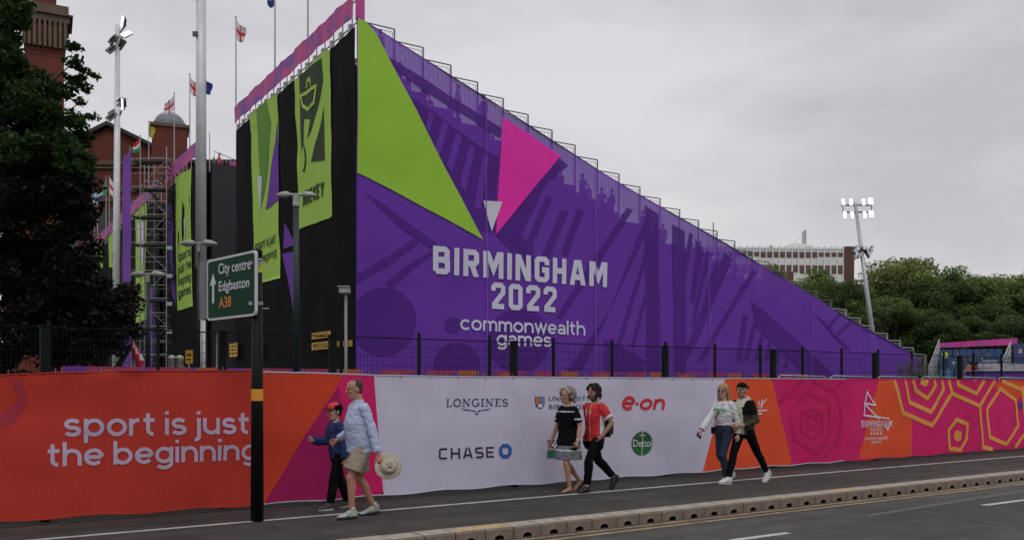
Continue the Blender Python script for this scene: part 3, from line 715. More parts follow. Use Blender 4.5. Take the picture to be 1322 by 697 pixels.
# purple end cloth
scr = sheet('scrim', ES, [[(GX, -.1), (GX+37.6, -.1)]+[(x, z) for x, z in reversed(TOPL)]+[(GX, gtop(GX))]], pur, stand, 0, step=.8)
OZ6 = (450, 0, 2.903); OZ7 = (450, 230, 2.68); OZ8 = (780, 180, 2.247); OZR = (640, 170, 2.25); OZL = (455, 140, 2.05)
lay = [1]
def ep(name, pts, m, o=(0, 0, 1), off=.015, clip=0):
    P_ = [ES.px(o[0]+x/o[2], o[1]+y/o[2]) for x, y in pts]
    P_ = [(max(GX+.03, a), max(-.05, min(z, gtop(a)-clip))) for a, z in P_]
    lay[0] += 1
    return sheet(name, ES, [P_], m, scr, off+.001*(lay[0] % 11), step=.8)
D = purd
ep('dark_stripe', [(115, 150), (190, 210), (290, 275), (400, 345), (500, 410), (578, 458), (570, 520), (430, 430), (270, 340), (170, 262)], D, OZ6, clip=.85)
ep('dark_stripe', [(215, 355), (330, 430), (480, 540), (566, 590), (556, 700), (548, 870), (450, 870), (395, 697), (300, 500)], D, OZ6)
for q in ([(296, 420), (318, 430), (300, 500), (285, 480)], [(350, 455), (374, 468), (338, 590), (322, 560)], [(402, 500), (424, 512), (386, 650), (366, 620)], [(452, 545), (474, 556), (436, 720), (414, 690)], [(504, 578), (528, 590), (494, 790), (470, 770)]):
    ep('light_bar', q, pur, OZ6, off=.028)
ep('dark_stripe', [(185, 75), (210, 100), (150, 150), (120, 195), (85, 250), (60, 290), (110, 330), (110, 365), (0, 290), (50, 240), (110, 170)], D, OZR)
for q in ([(112, 190), (128, 192), (60, 330), (48, 318)], [(150, 185), (168, 190), (100, 350), (82, 340)], [(190, 228), (212, 232), (150, 380), (132, 370)], [(238, 222), (258, 228), (210, 360), (192, 350)]):
    ep('dark_stripe', q, D, OZR, off=.022)
ep('dark_stripe', [(378, 222), (396, 228), (195, 545), (176, 540)], D, OZR)
ep('dark_stripe', [(440, 228), (458, 240), (250, 700), (205, 700), (330, 520)], D, OZR, off=.022)
ep('dark_stripe', [(430, 215), (470, 240), (476, 705), (438, 705)], D, OZR, off=.018)
ep('dark_stripe', [(512, 268), (548, 290), (552, 705), (516, 705)], D, OZR, off=.018)
for q in ([(125, 300), (133, 305), (42, 610), (32, 605)], [(118, 440), (126, 440), (85, 600), (76, 600)], [(245, 270), (256, 275), (225, 470), (212, 470)], [(262, 285), (290, 330), (262, 470), (250, 470), (266, 340)],
          [(350, 330), (375, 345), (262, 600), (228, 650), (222, 640)], [(430, 378), (442, 384), (285, 640), (270, 640)], [(300, 320), (312, 330), (262, 540), (252, 535)], [(325, 350), (335, 358), (285, 520), (276, 515)],
          [(425, 468), (470, 500), (600, 620), (680, 700), (600, 700), (440, 540)], [(405, 505), (418, 510), (400, 640), (384, 640)], [(432, 530), (442, 535), (420, 640), (406, 640)], [(457, 560), (466, 565), (452, 640), (438, 640)],
          [(480, 585), (488, 590), (478, 640), (466, 640)], [(505, 600), (513, 605), (505, 650), (494, 650)], [(530, 620), (538, 625), (532, 660), (522, 660)], [(610, 512), (620, 514), (716, 610), (700, 610)], [(640, 545), (680, 505), (686, 510), (648, 552)], [(672, 560), (712, 528), (718, 534), (680, 568)]):
    ep('dark_stripe', q, D, OZ8, off=.022)
ep('dark_stripe', [(0, 580), (50, 600), (120, 640), (110, 700), (0, 700)], D, OZ8)
ep('dark_stripe', [(55, 52), (75, 58), (300, 225), (285, 245), (180, 175)], D, OZ7)
ep('dark_stripe', [(30, 330), (120, 280), (225, 210), (245, 225), (140, 300), (30, 362)], D, OZ7)
ep('dark_stripe', [(125, 365), (200, 300), (285, 252), (290, 262), (215, 320), (150, 380)], D, OZ7)
ep('dark_disc', [(120+112*math.cos(R(t)), 495-118*math.sin(R(t))) for t in range(0, 360, 12)], D, OZ7)
ep('dark_disc', [(358+27*math.cos(R(t)), 508-27*math.sin(R(t))) for t in range(0, 360, 20)], D, OZ7, off=.022)
ep('dark_disc', [(372+80*math.cos(R(t)), 650-82*math.sin(R(t))) for t in range(0, 181, 12)]+[(292, 720), (452, 720)], D, OZ7)
ep('dark_disc', [(588+110*math.cos(R(t)), 560-110*math.sin(R(t))) for t in range(0, 360, 12)], D, OZ7)
ep('dark_stripe', [(505, 195), (560, 195), (660, 290), (700, 360), (640, 330)], D, OZ7)
ep('green_triangle', [(459.5, 24), (471, 28), (484.4, 45), (586, 240), (622.8, 309.5), (476, 230), (459.5, 223)], green, off=.045, clip=.02)
ep('pink_triangle', [(649.8, 148), (724, 201.5), (639.5, 303)], pink, off=.045, clip=.35)
ep('white_triangle', [(624, 259), (648.5, 260.5), (634, 299)], scw, off=.045)
seam_m = scrim_mat('scrim_seam', (.24, .09, .48), .1)
for px in (627, 768, 915, 1046):
    x = ES.px(px, 300)[0]; sheet('seam', ES, [[(x, 0), (x+.05, 0), (x+.05, gtop(x)-.05), (x, gtop(x)-.05)]], seam_m, scr, .055, step=.8)
scwt = scrim_mat('scrim_lettering', (.60, .60, .72), 0)
capitals('lettering', ES, 'BIRMINGHAM', (17.02, 6.28), (26.24, 6.27), 1.15, scwt, scr, .042, w=.24, gap=.20, wide=.92, step=.8)
capitals('lettering', ES, '2022', (19.85, 4.97), (23.38, 4.97), 1.14, scwt, scr, .042, w=.24, gap=.22, wide=1.0, step=.8)
lowercase('lettering', ES, 'commonwealth', (18.34, 4.01), (24.99, 3.98), .45, scwt, scr, .042, w=.20, gap=.10, step=.8)
lowercase('lettering', ES, 'games', (20.14, 3.40), (23.08, 3.40), .46, scwt, scr, .042, w=.20, gap=.10, step=.8)
# top edge rope + guard frames, one per step
railm = mat('rail_grey', (.16, .165, .17), .5, metal=.5); alum = mat('rail_light', (.40, .41, .42), .5, metal=.4)
b = MB()
for (xa, za), (xb, zb) in zip(TOPL[:-1], TOPL[1:]): b.tube((xa, GY, za), (xb, GY, zb), .03, n=6)
b.build('edge_rope', mat('edge_purple', (.07, .03, .18), .6), stand)
for k in range(rows+1):
    xa = X0-.3+k*RW; xb = xa+RW-.05; zt = gtop(xa)+.12; zs = gtop(xb)-1.25
    b = MB(); y = GY+.22
    b.tube((xb, y, zs), (xb, y, zt), .035, n=6); b.tube((xa, y, zt), (xb, y, zt), .026, n=6); b.tube((xa+.1, y, zt-.14), (xb-.09, y, zt-.14), .012, n=4); b.tube((xb-.09, y, zs), (xb-.09, y, zt-.14), .012, n=4)
    for q in range(1, 6):
        xx = xa+(xb-xa)*q/6; b.tube((xx, y, gtop(xx)-.9), (xx, y, zt-.14), .008, n=3)
    b.build('guard_frame', railm if k < 22 else alum, stand)
# black street side
BLK = Surf('X', GX-.02, lambda a, z: (.03*math.sin(a*1.7+z*.3)+.015*math.sin(a*4.1-z*.7))+.03*noise.noise(Vector((a*.6, z*.5, 4)))+.05*noise.noise(Vector((a*1.9, z*.25, 8)))*(1 if z < 15 else .3))
YE = onX(305, 140, GX)[0]; ZB = 15.75
sheet('black_scrim', BLK, [[(GY, 0), (YE, 0), (YE, ZB), (GY, ZB)]], blackm, stand, 0, step=.7)
MB().box(GX+.35, GX+1.6, YE-.2, YE-.1, 0, ZB).build('end_board', tm_, stand)
b = MB()
for k in range(int((YE-GY)/1.0)+1):
    y = GY+.7+k*1.0
    if y > YE: break
    b.tube((GX+.12, y, 14.4), (GX+.12, y, 17.0), .03, n=5)
    b.box(GX-.03, GX+.12, y-.10, y+.10, ZB+.02, ZB+.32)
for z in (16.0, 16.9): b.tube((GX+.1, GY, z), (GX+.1, YE, z), .03, n=5)
b.build('parapet_posts', alum, stand)
def parapet_mat():
    m = bpy.data.materials.new('parapet_pink_purple'); m.use_nodes = True; n = m.node_tree; L = n.links; p = n.nodes['Principled BSDF']; p.inputs['Roughness'].default_value = .7
    tc = n.nodes.new('ShaderNodeTexCoord'); mp_ = n.nodes.new('ShaderNodeMapping'); mp_.inputs['Rotation'].default_value = (R(30), 0, 0); L.new(tc.outputs['Object'], mp_.inputs[0])
    v = n.nodes.new('ShaderNodeTexVoronoi'); v.inputs['Scale'].default_value = .95; L.new(mp_.outputs[0], v.inputs['Vector'])
    s = n.nodes.new('ShaderNodeSeparateColor'); L.new(v.outputs['Color'], s.inputs[0]); q = n.nodes.new('ShaderNodeValToRGB'); L.new(s.outputs[1], q.inputs[0])
    el = q.color_ramp.elements; el[0].position = 0; el[0].color = (.56, .07, .22, 1); el[1].position = 1; el[1].color = (.22, .08, .34, 1); x = el.new(.5); x.color = (.46, .07, .28, 1); x = el.new(.75); x.color = (.30, .07, .32, 1)
    L.new(q.outputs[0], p.inputs['Base Color']); return m
parm = parapet_mat()
PS = Surf('X', GX-.12, lambda a, z: .03*math.sin(a*2.7)+.02*math.sin(a*6.1+z*2))
def parapet(y0, y1, z0, z1, parent, name='parapet_banner'):
    n = int((y1-y0)/.5); pl = [(y0+(y1-y0)*i/n, z0+.02*math.sin(i*1.1)) for i in range(n+1)]+[(y1-(y1-y0)*i/n, z1+.02*math.sin(i*.9+1)) for i in range(n+1)]
    return sheet(name, PS, [pl], parm, parent, 0, step=.5)
parapet(GY+.1, YE, 16.12, 17.02, stand)
# short flag of the parapet cloth at the corner
b = MB(); b.box(GX-.02, GX+.35, GY-.02, GY+.04, 16.0, 16.95); b.build('corner_banner', parm, stand)
# banners on the black side
HB = Surf('X', GX-.06, BLK.wr)
gr2 = scrim_mat('banner_green', (.36, .56, .10), 0); dk = scrim_mat('banner_print_grey', (.045, .06, .035), 0)
def hp(name, pts, m, parent, off, o=(0, 0, 1), jag=0):
    P_ = [HB.px(o[0]+x/o[2], o[1]+y/o[2]) for x, y in pts]
    return sheet(name, HB, [P_], m, parent, off, step=.5)
def wavy(pa, pb, n, amp):
    out = []
    for i in range(n):
        t = i/n; w = amp*math.sin(i*2.1)*(1 if 0 < i else 0); out.append((pa[0]+(pb[0]-pa[0])*t+w, pa[1]+(pb[1]-pa[1])*t))
    return out
hb = empty('hanging_banner', (0, 0, 0), 0, 'tall lime green banner with a grey hockey player symbol and the word HOCKEY', 'banner', 'tall printed banners on the black walls')
OH = (320, 60, 2.18)
hp('cloth', wavy((130, 95), (143, 515), 9, 1.2)+wavy((143, 515), (240, 478), 3, 0)+wavy((240, 478), (228, 12), 9, 1.5)+[(228, 12), (222, 8)], gr2, hb, 0, OH)
hp('symbol', [(144, 82), (208, 34), (212, 95), (196, 180), (182, 235), (170, 262), (178, 205), (160, 205), (158, 290), (160, 328), (150, 330)], dk, hb, .02, OH)
hp('symbol', [(212, 170), (216, 320), (180, 326), (196, 260)], dk, hb, .02, OH)
strokes('symbol_line', HB, [([HB.px(320+x/2.18, 60+y/2.18) for x, y in l], .16, False) for l in ([(146, 142), (196, 112)], [(150, 140), (156, 168), (172, 178), (190, 160), (194, 120)], [(164, 118), (166, 98), (178, 92), (180, 112)])], gr2, hb, .04)
hp('symbol', [(158+8*math.cos(R(t)), 316-38*math.sin(R(t))) for t in range(0, 360, 24)], dk, hb, .03, OH)
hp('symbol', [(158+6*math.cos(R(t)), 316-33*math.sin(R(t))) for t in range(0, 360, 24)], gr2, hb, .05, OH)
p0 = HB.px(391.6, 267); p1 = HB.px(418.6, 253); hh = HB.px(391.6, 248)[1]-p0[1]
# read from the road the wall runs right to left, so the word starts at the far edge
def hcap(body, pa, pb, ztop, m, parent, off, **kk):
    a = HB.px(*pa); c2 = HB.px(*pb); capitals('lettering', HB, body, a, c2, ztop, m, parent, off, **kk)
hcap('HOCKEY', (391.6, 267), (418.6, 253.5), hh, dk, hb, .03, w=.24, gap=.18, step=.6)
gb = empty('hanging_banner', (0, 0, 0), 0, 'lime green and purple banner left of the hockey one, reading sport is just the beginning', 'banner', 'tall printed banners on the black walls')
hp('cloth', wavy((322, 147), (329, 366), 8, .6)+[(329, 366), (362.5, 359)]+wavy((362.5, 359), (357, 120), 8, .6)+[(357, 120)], gr2, gb, 0)
hp('purple_wedge', [(357, 155), (361.5, 258), (343, 271)], scrim_mat('banner_purple', (.15, .05, .33), 0), gb, .02)
hp('green_shade', [(330, 142), (345, 130), (350, 160), (346, 215), (340, 262)], scrim_mat('banner_mid_green', (.13, .27, .05), 0), gb, .02)
hp('white_wedge', [(333, 229), (340, 228), (338, 274)], scw, gb, .04)
for body, a, c2, t in (('sport is just', (330.5, 324), (357, 310), 312), ('the beginning', (329, 341.5), (358.5, 329), 331)):
    q0 = HB.px(*a); q1 = HB.px(*c2); lowercase('lettering', HB, body, q0, (q1[0], q0[1]), (HB.px(a[0], t)[1]-q0[1])/1.42, dk, gb, .03, step=.6)
pw = scrim_mat('wall_purple', (.15, .05, .33), 0)
hp('purple_wedge', [(368, 287), (380, 316), (366, 321.5)], pw, stand, .0)
hp('purple_wedge', [(364.5, 328), (380.8, 323.5), (379.5, 404)], pw, stand, .0)
# yellow notices at the wall's foot
yel = mat('notice_yellow', (.62, .36, .02), .6, var=.12); ink = mat('notice_ink', (.05, .03, .01), .7)
for i_, (x0_, y0_, x1_, y1_, lb) in enumerate(((407, 427, 431, 438, 'wide yellow notice, upper of the pair on the black wall'), (407, 440, 431, 452, 'wide yellow notice, lower of the pair on the black wall'), (440, 440, 448, 448, 'small yellow notice left of the slim lamp near the purple corner'), (450, 439, 459, 448, 'small yellow notice at the purple corner of the stand'), (338, 438, 343, 460, 'narrow yellow notice just right of the big black post'), (300, 442, 310, 461, 'yellow notice on the black wall left of the big black post'))):
    a0_, z0_ = HB.px(x0_, y1_); a1_, z1_ = HB.px(x1_, y0_); z0_ += 0
    b = MB(); b.box(GX-.22, GX-.20, a1_, a0_, z0_, z1_, 0); h_ = z1_-z0_
    for q in (.25, .5, .75): b.box(GX-.224, GX-.22, a1_+.08*(a0_-a1_), a0_-.08*(a0_-a1_), z0_+h_*(q-.05), z0_+h_*(q+.05), 1)
    tag(b.build('notice_board', [yel, ink]), lb, 'notice')
# set-back link wall between the two stands
vw = empty('link_wall', (0, 0, 0), 0, 'plain black wall between the two stands topped by a railing and people', 'wall')
Y2 = onX(268, 175, GX)[0]
b = MB()
yb = Y2+.3; xe = 22; zb_ = 13.6
b.add([(GX+.4, yb, 0), (xe, yb, 0), (xe, yb, zb_-.6), (GX+.4, yb, zb_+1.6)], [(0, 1, 2, 3)]).box(GX+.5, xe, yb+.02, yb+.1, 0, zb_-.7)
b.build('black_scrim', blackm, vw)
b = MB()
def lz(x): return zb_+1.6-(x-GX-.4)*2.2/(xe-GX-.4)
for k in range(26): x = GX+.5+k*.25; b.tube((x, yb+.05, lz(x)-.2), (x, yb+.05, lz(x)+1.0), .014, n=4)
b.tube((GX+.5, yb+.05, lz(GX+.5)+1), (GX+6.8, yb+.05, lz(GX+6.8)+1), .025, n=5); b.build('railing', alum, vw)
o = at(291, 215, 54); x_ = onY(296, 215, yb)[0]
MB().box(x_, x_+1.4, yb-.06, yb, lz(x_)-.5, lz(x_)+.75).build('parapet_banner', parm, vw)

# ================================================================== SECOND AND THIRD STANDS
def side_stand(y0, y1, zt, label, h=15.8):
    s = empty('grandstand', (0, 0, 0), 0, label, 'grandstand')
    MB().box(GX+.3, GX+12, y0+.2, y1, 0, h-.4).build('seating_tiers', tm_, s)
    sheet('black_scrim', BLK, [[(y0, 0), (y1, 0), (y1, h), (y0, h)]], blackm, s, 0, step=1.4)
    parapet(y0, y1, zt-.95, zt, s)
    b = MB()
    for k in range(int((y1-y0)/1.2)+1): b.tube((GX+.12, y0+k*1.2, h-1), (GX+.12, y0+k*1.2, zt-.02), .03, n=5)
    b.build('parapet_posts', alum, s)
    return s
s2 = side_stand(Y2, onX(215, 218, GX)[0], 17.2, 'second black clad stand left of the tall white mast with a pink parapet')
s3 = side_stand(onX(206, 230, GX)[0], onX(119, 313, GX)[0], 17.2, 'farthest black clad stand behind the scaffold tower and the left floodlight mast')
g3 = empty('hanging_banner', (0, 0, 0), 0, 'lime green banner with blocks of grey text on the second stand', 'banner', 'tall printed banners on the black walls')
hp('cloth', [(226, 229), (229.5, 401), (249, 395), (247.5, 340), (247, 217)], gr2, g3, 0)
OG = (130, 290, 3.67)
hp('white_wedge', [(237, 282), (240, 281), (238.5, 312)], scw, g3, .03)
for body, ya in (('HOCKEY', 340), ('WALES', 352), ('SPORT', 366), ('HOCKEY', 379)):
    pass
q = HB.px(231, 338)
for k, body in enumerate(('sport is', 'just the', 'beginning', 'games')):
    a = HB.px(230.6, 338+k*15.5); c2 = HB.px(246.8, 334+k*15.2)
    lowercase('lettering', HB, body, a, (c2[0], a[1]), (HB.px(230.6, 327+k*15.5)[1]-a[1])/1.3, dk, g3, .03, step=.8)
g4 = empty('hanging_banner', (0, 0, 0), 0, 'narrow purple banner on the second stand beside the lime green one', 'banner', 'tall printed banners on the black walls')
hp('cloth', [(217.5, 268), (221, 262), (224, 300), (227.5, 355), (218.5, 362)], pw, g4, 0)
hp('lower_wedge', [(218.5, 366), (227, 358), (227.5, 398)], pw, g4, 0)
g5 = empty('hanging_banner', (0, 0, 0), 0, 'green and white banner seen through the scaffold tower', 'banner', 'tall printed banners on the black walls')
hp('cloth', [(174, 268), (189, 262), (189, 412), (176, 417)], gr2, g5, 0)
hp('white_wedge', [(178, 290), (186, 284), (185, 345), (181, 330)], scw, g5, .05)
g6 = empty('hanging_banner', (0, 0, 0), 0, 'purple banner panel right behind the scaffold tower', 'banner', 'tall printed banners on the black walls')
hp('cloth', [(192, 375), (197, 372), (198, 470), (192, 472)], pw, g6, 0)
g7 = empty('hanging_banner', (0, 0, 0), 0, 'lime green banner left of the left floodlight mast', 'banner', 'tall printed banners on the black walls')
hp('cloth', [(121, 320), (131, 310), (132, 345), (124, 350)], gr2, g7, 0)
g8 = empty('hanging_banner', (0, 0, 0), 0, 'green and white banner hanging directly beside the left floodlight mast', 'banner', 'tall printed banners on the black walls')
hp('cloth', [(139, 298), (148, 290), (150, 345), (141, 345)], gr2, g8, 0); hp('white_wedge', [(147, 292), (150, 289), (151, 342), (148, 343)], scw, g8, .03)

# scaffold stair tower
tw = empty('scaffold_tower', (0, 0, 0), 0, 'tall scaffold stair tower of steel tubes between the black stands', 'scaffold')
yA, yB = 62.3, 65.2; xR = GX-.4
xL = xR
c0 = at(215, 300, 61.0); c1 = at(168, 300, 61.0)
M0 = Matrix.Translation((c1.x, c1.y, 0)) @ Matrix.Rotation(YAW, 4, 'Z')
W_ = 47/FP*61.0; Dp = 2.4; NH = 9; HT = CH+(498-205)/FP*61
def Tm(x, y, z): return M0 @ Vector((x, y, z))
stm = mat('scaffold_steel', (.30, .31, .31), .5, metal=.4)
for x, y in ((0, 0), (W_, 0), (0, Dp), (W_, Dp), (W_*.28, 0), (W_*.28, Dp)):
    MB().tube(Tm(x, y, 0), Tm(x, y, HT+(.8 if y == 0 else .3)), .035, n=6).build('upright', stm, tw)
lv = HT/NH
for k in range(1, NH+1):
    z = k*lv; b = MB()
    for y in (0, Dp): b.tube(Tm(0, y, z), Tm(W_, y, z), .03, n=5); b.tube(Tm(0, y, z-1.0), Tm(W_, y, z-1.0), .024, n=5)
    for x in (0, W_): b.tube(Tm(x, 0, z), Tm(x, Dp, z), .03, n=5)
    b.build('ledger', stm, tw)
    b = MB(); b.box(.1, W_-.1, .1, Dp*.45, z-.16, z-.08, M=M0); b.build('platform', mat('scaffold_board', (.10, .095, .09), .8), tw)
    b = MB(); s = (k % 2)
    b.tube(Tm(W_*.28 if s else W_, 0.02, z-lv), Tm(W_ if s else W_*.28, 0.02, z-.1), .022, n=5); b.build('brace', stm, tw)
    b = MB(); st_ = 8
    for q in range(st_):
        t = (q+.5)/st_; xx = W_*.3+(W_*.6)*(t if s else 1-t); b.box(xx-.13, xx+.13, Dp*.5, Dp*.95, z-lv+t*lv-.03, z-lv+t*lv, M=M0)
    b.build('stair_flight', stm, tw)
    if k in (3, 4, 5, 6): MB().box(W_+.02, W_+.4, -.05, .05, z-.5, z-.25, M=M0).build('bracket', alum, tw)
pb = empty('hanging_banner', (0, 0, 0), 0, 'long plain purple banner hung down the left side of the scaffold tower', 'banner', 'tall printed banners on the black walls')
d_ = 60.0
vs = []; n_ = 24
for i in range(n_+1):
    y = 200+(478-200)*i/n_; w = .9*math.sin(i*.9)
    for x in (158+w*.4+(2 if i == 0 else 0), 163, 169+w*.5): vs.append(at(x, y-(6 if x > 165 and i == 0 else 0), d_+.1*math.sin(i*.7+x)))
fs = []
for i in range(n_):
    for j in range(2): k = i*3+j; fs.append((k, k+3, k+4, k+1))
MB().add(vs, fs).build('cloth', scrim_mat('banner_violet', (.22, .09, .42), 0), pb, smooth=True)

# ================================================================== FLAGS
wf = mat('flag_white', (.62, .60, .62), .8); rf = mat('flag_red', (.50, .03, .06), .8); gf = mat('flag_green', (.03, .22, .08), .8); bf_ = mat('flag_blue', (.02, .04, .18), .8); yf = mat('flag_yellow', (.55, .42, .03), .8); lb_ = mat('flag_light_blue', (.15, .30, .55), .8)
polem = mat('flagpole_white', (.36, .35, .36), .5, metal=.2)
def flag(px, ybase, ytop, depth, kind, label, fw=1.1, fl=1.9, side=1, droop=1.15, gone=False):
    fw *= .68; fl *= .68
    p0_ = at(px, ybase, depth); p1_ = at(px, ytop, depth)
    t = empty('flagpole', p0_, YAW, label, 'flag', 'flags flying above the stands')
    H = p1_.z-p0_.z
    MB().tube((0, 0, 0), (0, 0, H), .045, .03, n=8).ball((0, 0, H+.05), .06, 8, 6).build('pole', polem, t)
    nu, nv = 14, 8; vs = []; fs = []; mi = []
    for i in range(nu+1):
        u = i/nu
        for j in range(nv+1):
            v = j/nv
            x = side*(u*fl*.36+.04+.05*math.sin(u*7+v*3)*u); z = H-.1-v*fw*(1-.15*u)-u*fl*.62*droop*.55-.10*math.sin(u*5); y = .16*math.sin(u*9+v*2)*u+.1*math.sin(v*5)*u
            vs.append((x, y, z))
    for i in range(nu):
        for j in range(nv):
            k = i*(nv+1)+j; fs.append((k, k+nv+1, k+nv+2, k+1)); u = (i+.5)/nu; v = (j+.5)/nv
            if kind == 'cross': mi.append(1 if abs(u-.5) < .1 or abs(v-.5) < .14 else 0)
            elif kind == 'dark': mi.append(3)
            elif kind == 'tri': mi.append(1 if v < .35 else (0 if v < .65 else 2))
            elif kind == 'yellow': mi.append(4 if u > .4 else 2)
            elif kind == 'safrica': mi.append(1 if v < .3 and u > .3 else (3 if v > .7 and u > .3 else (2 if abs(v-.5) < .15 or u < .3 else 0)))
            elif kind == 'saltire': mi.append(0 if abs(u-v) < .12 or abs(u+v-1) < .12 else 5)
            else: mi.append(0 if v < .5 else 3)
    m_ = MB(); m_.add(vs, fs); m_.m = mi
    m_.build('cloth', [wf, rf, gf, bf_, yf, lb_], t, smooth=True)
    return t
dd = 50
flag(304.6, 146, 24, 49.6, 'cross', 'white flag with red cross on the pole at the main stand\'s left end', 1.5, 1.9)
flag(355, 90, -18, 44.8, 'union', 'white and dark flag on a tall pole cut by the picture top', 1.3, 1.2, side=-1)
flag(397.5, 55, -40, 40.2, 'cross', 'tall flagpole nearest the purple corner, its flag above the frame', 1.3, 1.2)
flag(245, 190, 97, 58.5, 'cross', 'red and white cross flag just left of the thick white mast', 1.5, 2.4)
flag(263, 175, 98, 57.2, 'dark', 'dark flag peeking out right of the thick white mast', 1.3, 1.9)
flag(225, 210, 121, 62.5, 'cross', 'red and white cross flag in front of the domed turret', 1.5, 2.6, side=-1)
flag(192, 250, 158, 71, 'yellow', 'small yellow and green flag beside the domed turret', 1.4, 1.6)
flag(181, 262, 176, 74, 'tri', 'red, white and green flag above the scaffold tower', 1.5, 2.2, side=-1)
for px, yb_, yt_, kd, lb in ((141, 300, 228, 'cross', 'pale flag hard against the left floodlight mast'), (137, 306, 230, 'safrica', 'green, red and blue flag left of the floodlight mast'), (126, 316, 243, 'saltire', 'light blue flag with white cross, near the tree edge'), (122, 320, 264, 'union', 'red, white and blue flag lowest beside the dark tree')):
    flag(px, yb_, yt_, 86, kd, lb, 2.2, 3.6, side=-1 if px < 141 else 1)

# ================================================================== MASTS, LAMPS
mastm = mat('mast_white', (.64, .65, .67), .45, metal=.15, var=.08, scale=3, dirt=.15)
lampbody = mat('floodlight_grey', (.10, .10, .11), .5, metal=.4); lampglass = mat('floodlight_glass', (.70, .72, .74), .25); lit = mat('floodlight_lit', (1, 1, 1), .3, emit=((1, .97, .95), 3.2))
def floodhead(parent, c, yaw, pitch, lit_=False, w=.55, h=.75, name='floodlight', thin_=False):
    M_ = Matrix.Translation(c) @ Matrix.Rotation(yaw, 4, 'Z') @ Matrix.Rotation(pitch, 4, 'X')
    b = MB(); b.box(-w/2+(.02 if thin_ else 0), w/2-(.02 if thin_ else 0), 0, .05 if thin_ else .14, -h/2+(.02 if thin_ else 0), h/2-(.02 if thin_ else 0), 0, M_); b.box(-w/2+.04, w/2-.04, -.02, 0, -h/2+.04, h/2-.04, 1, M_)
    if thin_:
        b.box(-.03, .03, .05, .25, -.03, .03, 0, M_)
        b.v = b.v[:8]+[tuple(M_ @ Vector((x, y, z))) for z in (-h/2, h/2) for x, y in ((-w/2, -.02), (w/2, -.02), (w/2, -.001), (-w/2, -.001))]+b.v[16:]
        return b.build(name, [lampbody, lit if lit_ else lampglass], parent)
    for q in range(5): b.box(-w/2+.05+q*w/5, -w/2+.08+q*w/5, .14, .24, -h/2+.1, h/2-.1, 0, M_)
    b.box(-w/2-.03, -w/2-.005, -.02, .3, -.05, .05, 0, M_); b.box(w/2+.005, w/2+.03, -.02, .3, -.05, .05, 0, M_); b.box(-w/2-.03, w/2+.03, .3, .34, -.05, .05, 0, M_)
    return b.build(name, [lampbody, lit if lit_ else lampglass], parent)
# left mast
d = 58.0; p = at(149.5, 498, d)
lm = empty('floodlight_mast', (p.x, p.y, 0), YAW, 'white floodlight mast at the left with two clusters of lamps side-on, beside the scaffold', 'floodlight mast')
ht = CH+(498-33)/FP*d; s_ = d/FP
MB().tube((0, 0, 0), (.12, 0, ht), .27, .15, n=16).build('pole', mastm, lm, smooth=True)
def lz_(py): return CH+(498-py)/FP*d
def lx_(px): return (px-149.5)*s_
for py, lst in ((45, [(160, 30, -35, 25), (163, 44, -10, -35), (157, 58, 160, 0), (146, 66, 180, 25), (149, 54, 160, 10)]), (140, [(160, 136, -40, 35), (155, 132, 150, 20), (147, 145, 170, 30), (146, 152, 180, 20)])):
    b = MB(); b.tube((lx_(145), -.3, lz_(py+16)), (lx_(161), .2, lz_(py-14)), .05, n=6); b.tube((lx_(147), .3, lz_(py+20)), (lx_(158), -.1, lz_(py+4)), .05, n=6); b.build('cross_arm', lampbody, lm)
    for px, yy, rx_, tl in lst:
        M_ = Matrix.Translation((lx_(px), random.Random(px).uniform(-.3, .3), lz_(yy))) @ Matrix.Rotation(R(35), 4, 'Y') @ Matrix.Rotation(R(rx_), 4, 'Z') @ Matrix.Rotation(R(tl), 4, 'X')
        b = MB(); b.box(-.20, .20, 0, .08, -.36, .36, 0, M_); b.box(-.19, .19, -.02, 0, -.35, .35, 1, M_); b.box(-.04, .04, .08, .24, -.2, .2, 0, M_)
        b.build('floodlight', [lampbody, mat('floodlight_face_lit', (.85, .86, .88), .5, emit=((1, .98, .96), .8)) if (px, yy) in ((160, 30), (163, 44), (160, 136)) else mat('floodlight_face', (.5, .52, .55), .5)], lm)
# thick mast
d = 30.0; p = at(259.5, 498, d)
bm_ = empty('floodlight_mast', (p.x, p.y, 0), YAW, 'thick pale mast rising out of the frame behind the green road sign', 'floodlight mast')
def mz(py): return CH+(498-py)/FP*d
MB().tube((0, 0, mz(345)), (0, 0, mz(-90)), .178, .155, n=24).build('pole', mastm, bm_, smooth=True)
MB().tube((.07, 0, 0), (.07, 0, mz(345)), .085, .085, n=14).tube((.04, 0, mz(349)), (0.02, 0, mz(343)), .12, .18, n=20).build('lower_pole', mastm, bm_, smooth=True)
MB().box(-.22, -.05, -.2, -.1, mz(15)-.9, mz(15)-.75).build('clamp', lampbody, bm_)
b = MB(); b.box(-.42, -.17, -.1, .12, mz(-2)-.02, mz(-2)+.22); b.build('camera_box', lampbody, bm_)
floodhead(bm_, (-.6, 0, mz(-60)), R(20), R(-20)); floodhead(bm_, (.6, 0, mz(-60)), R(-20), R(-20))
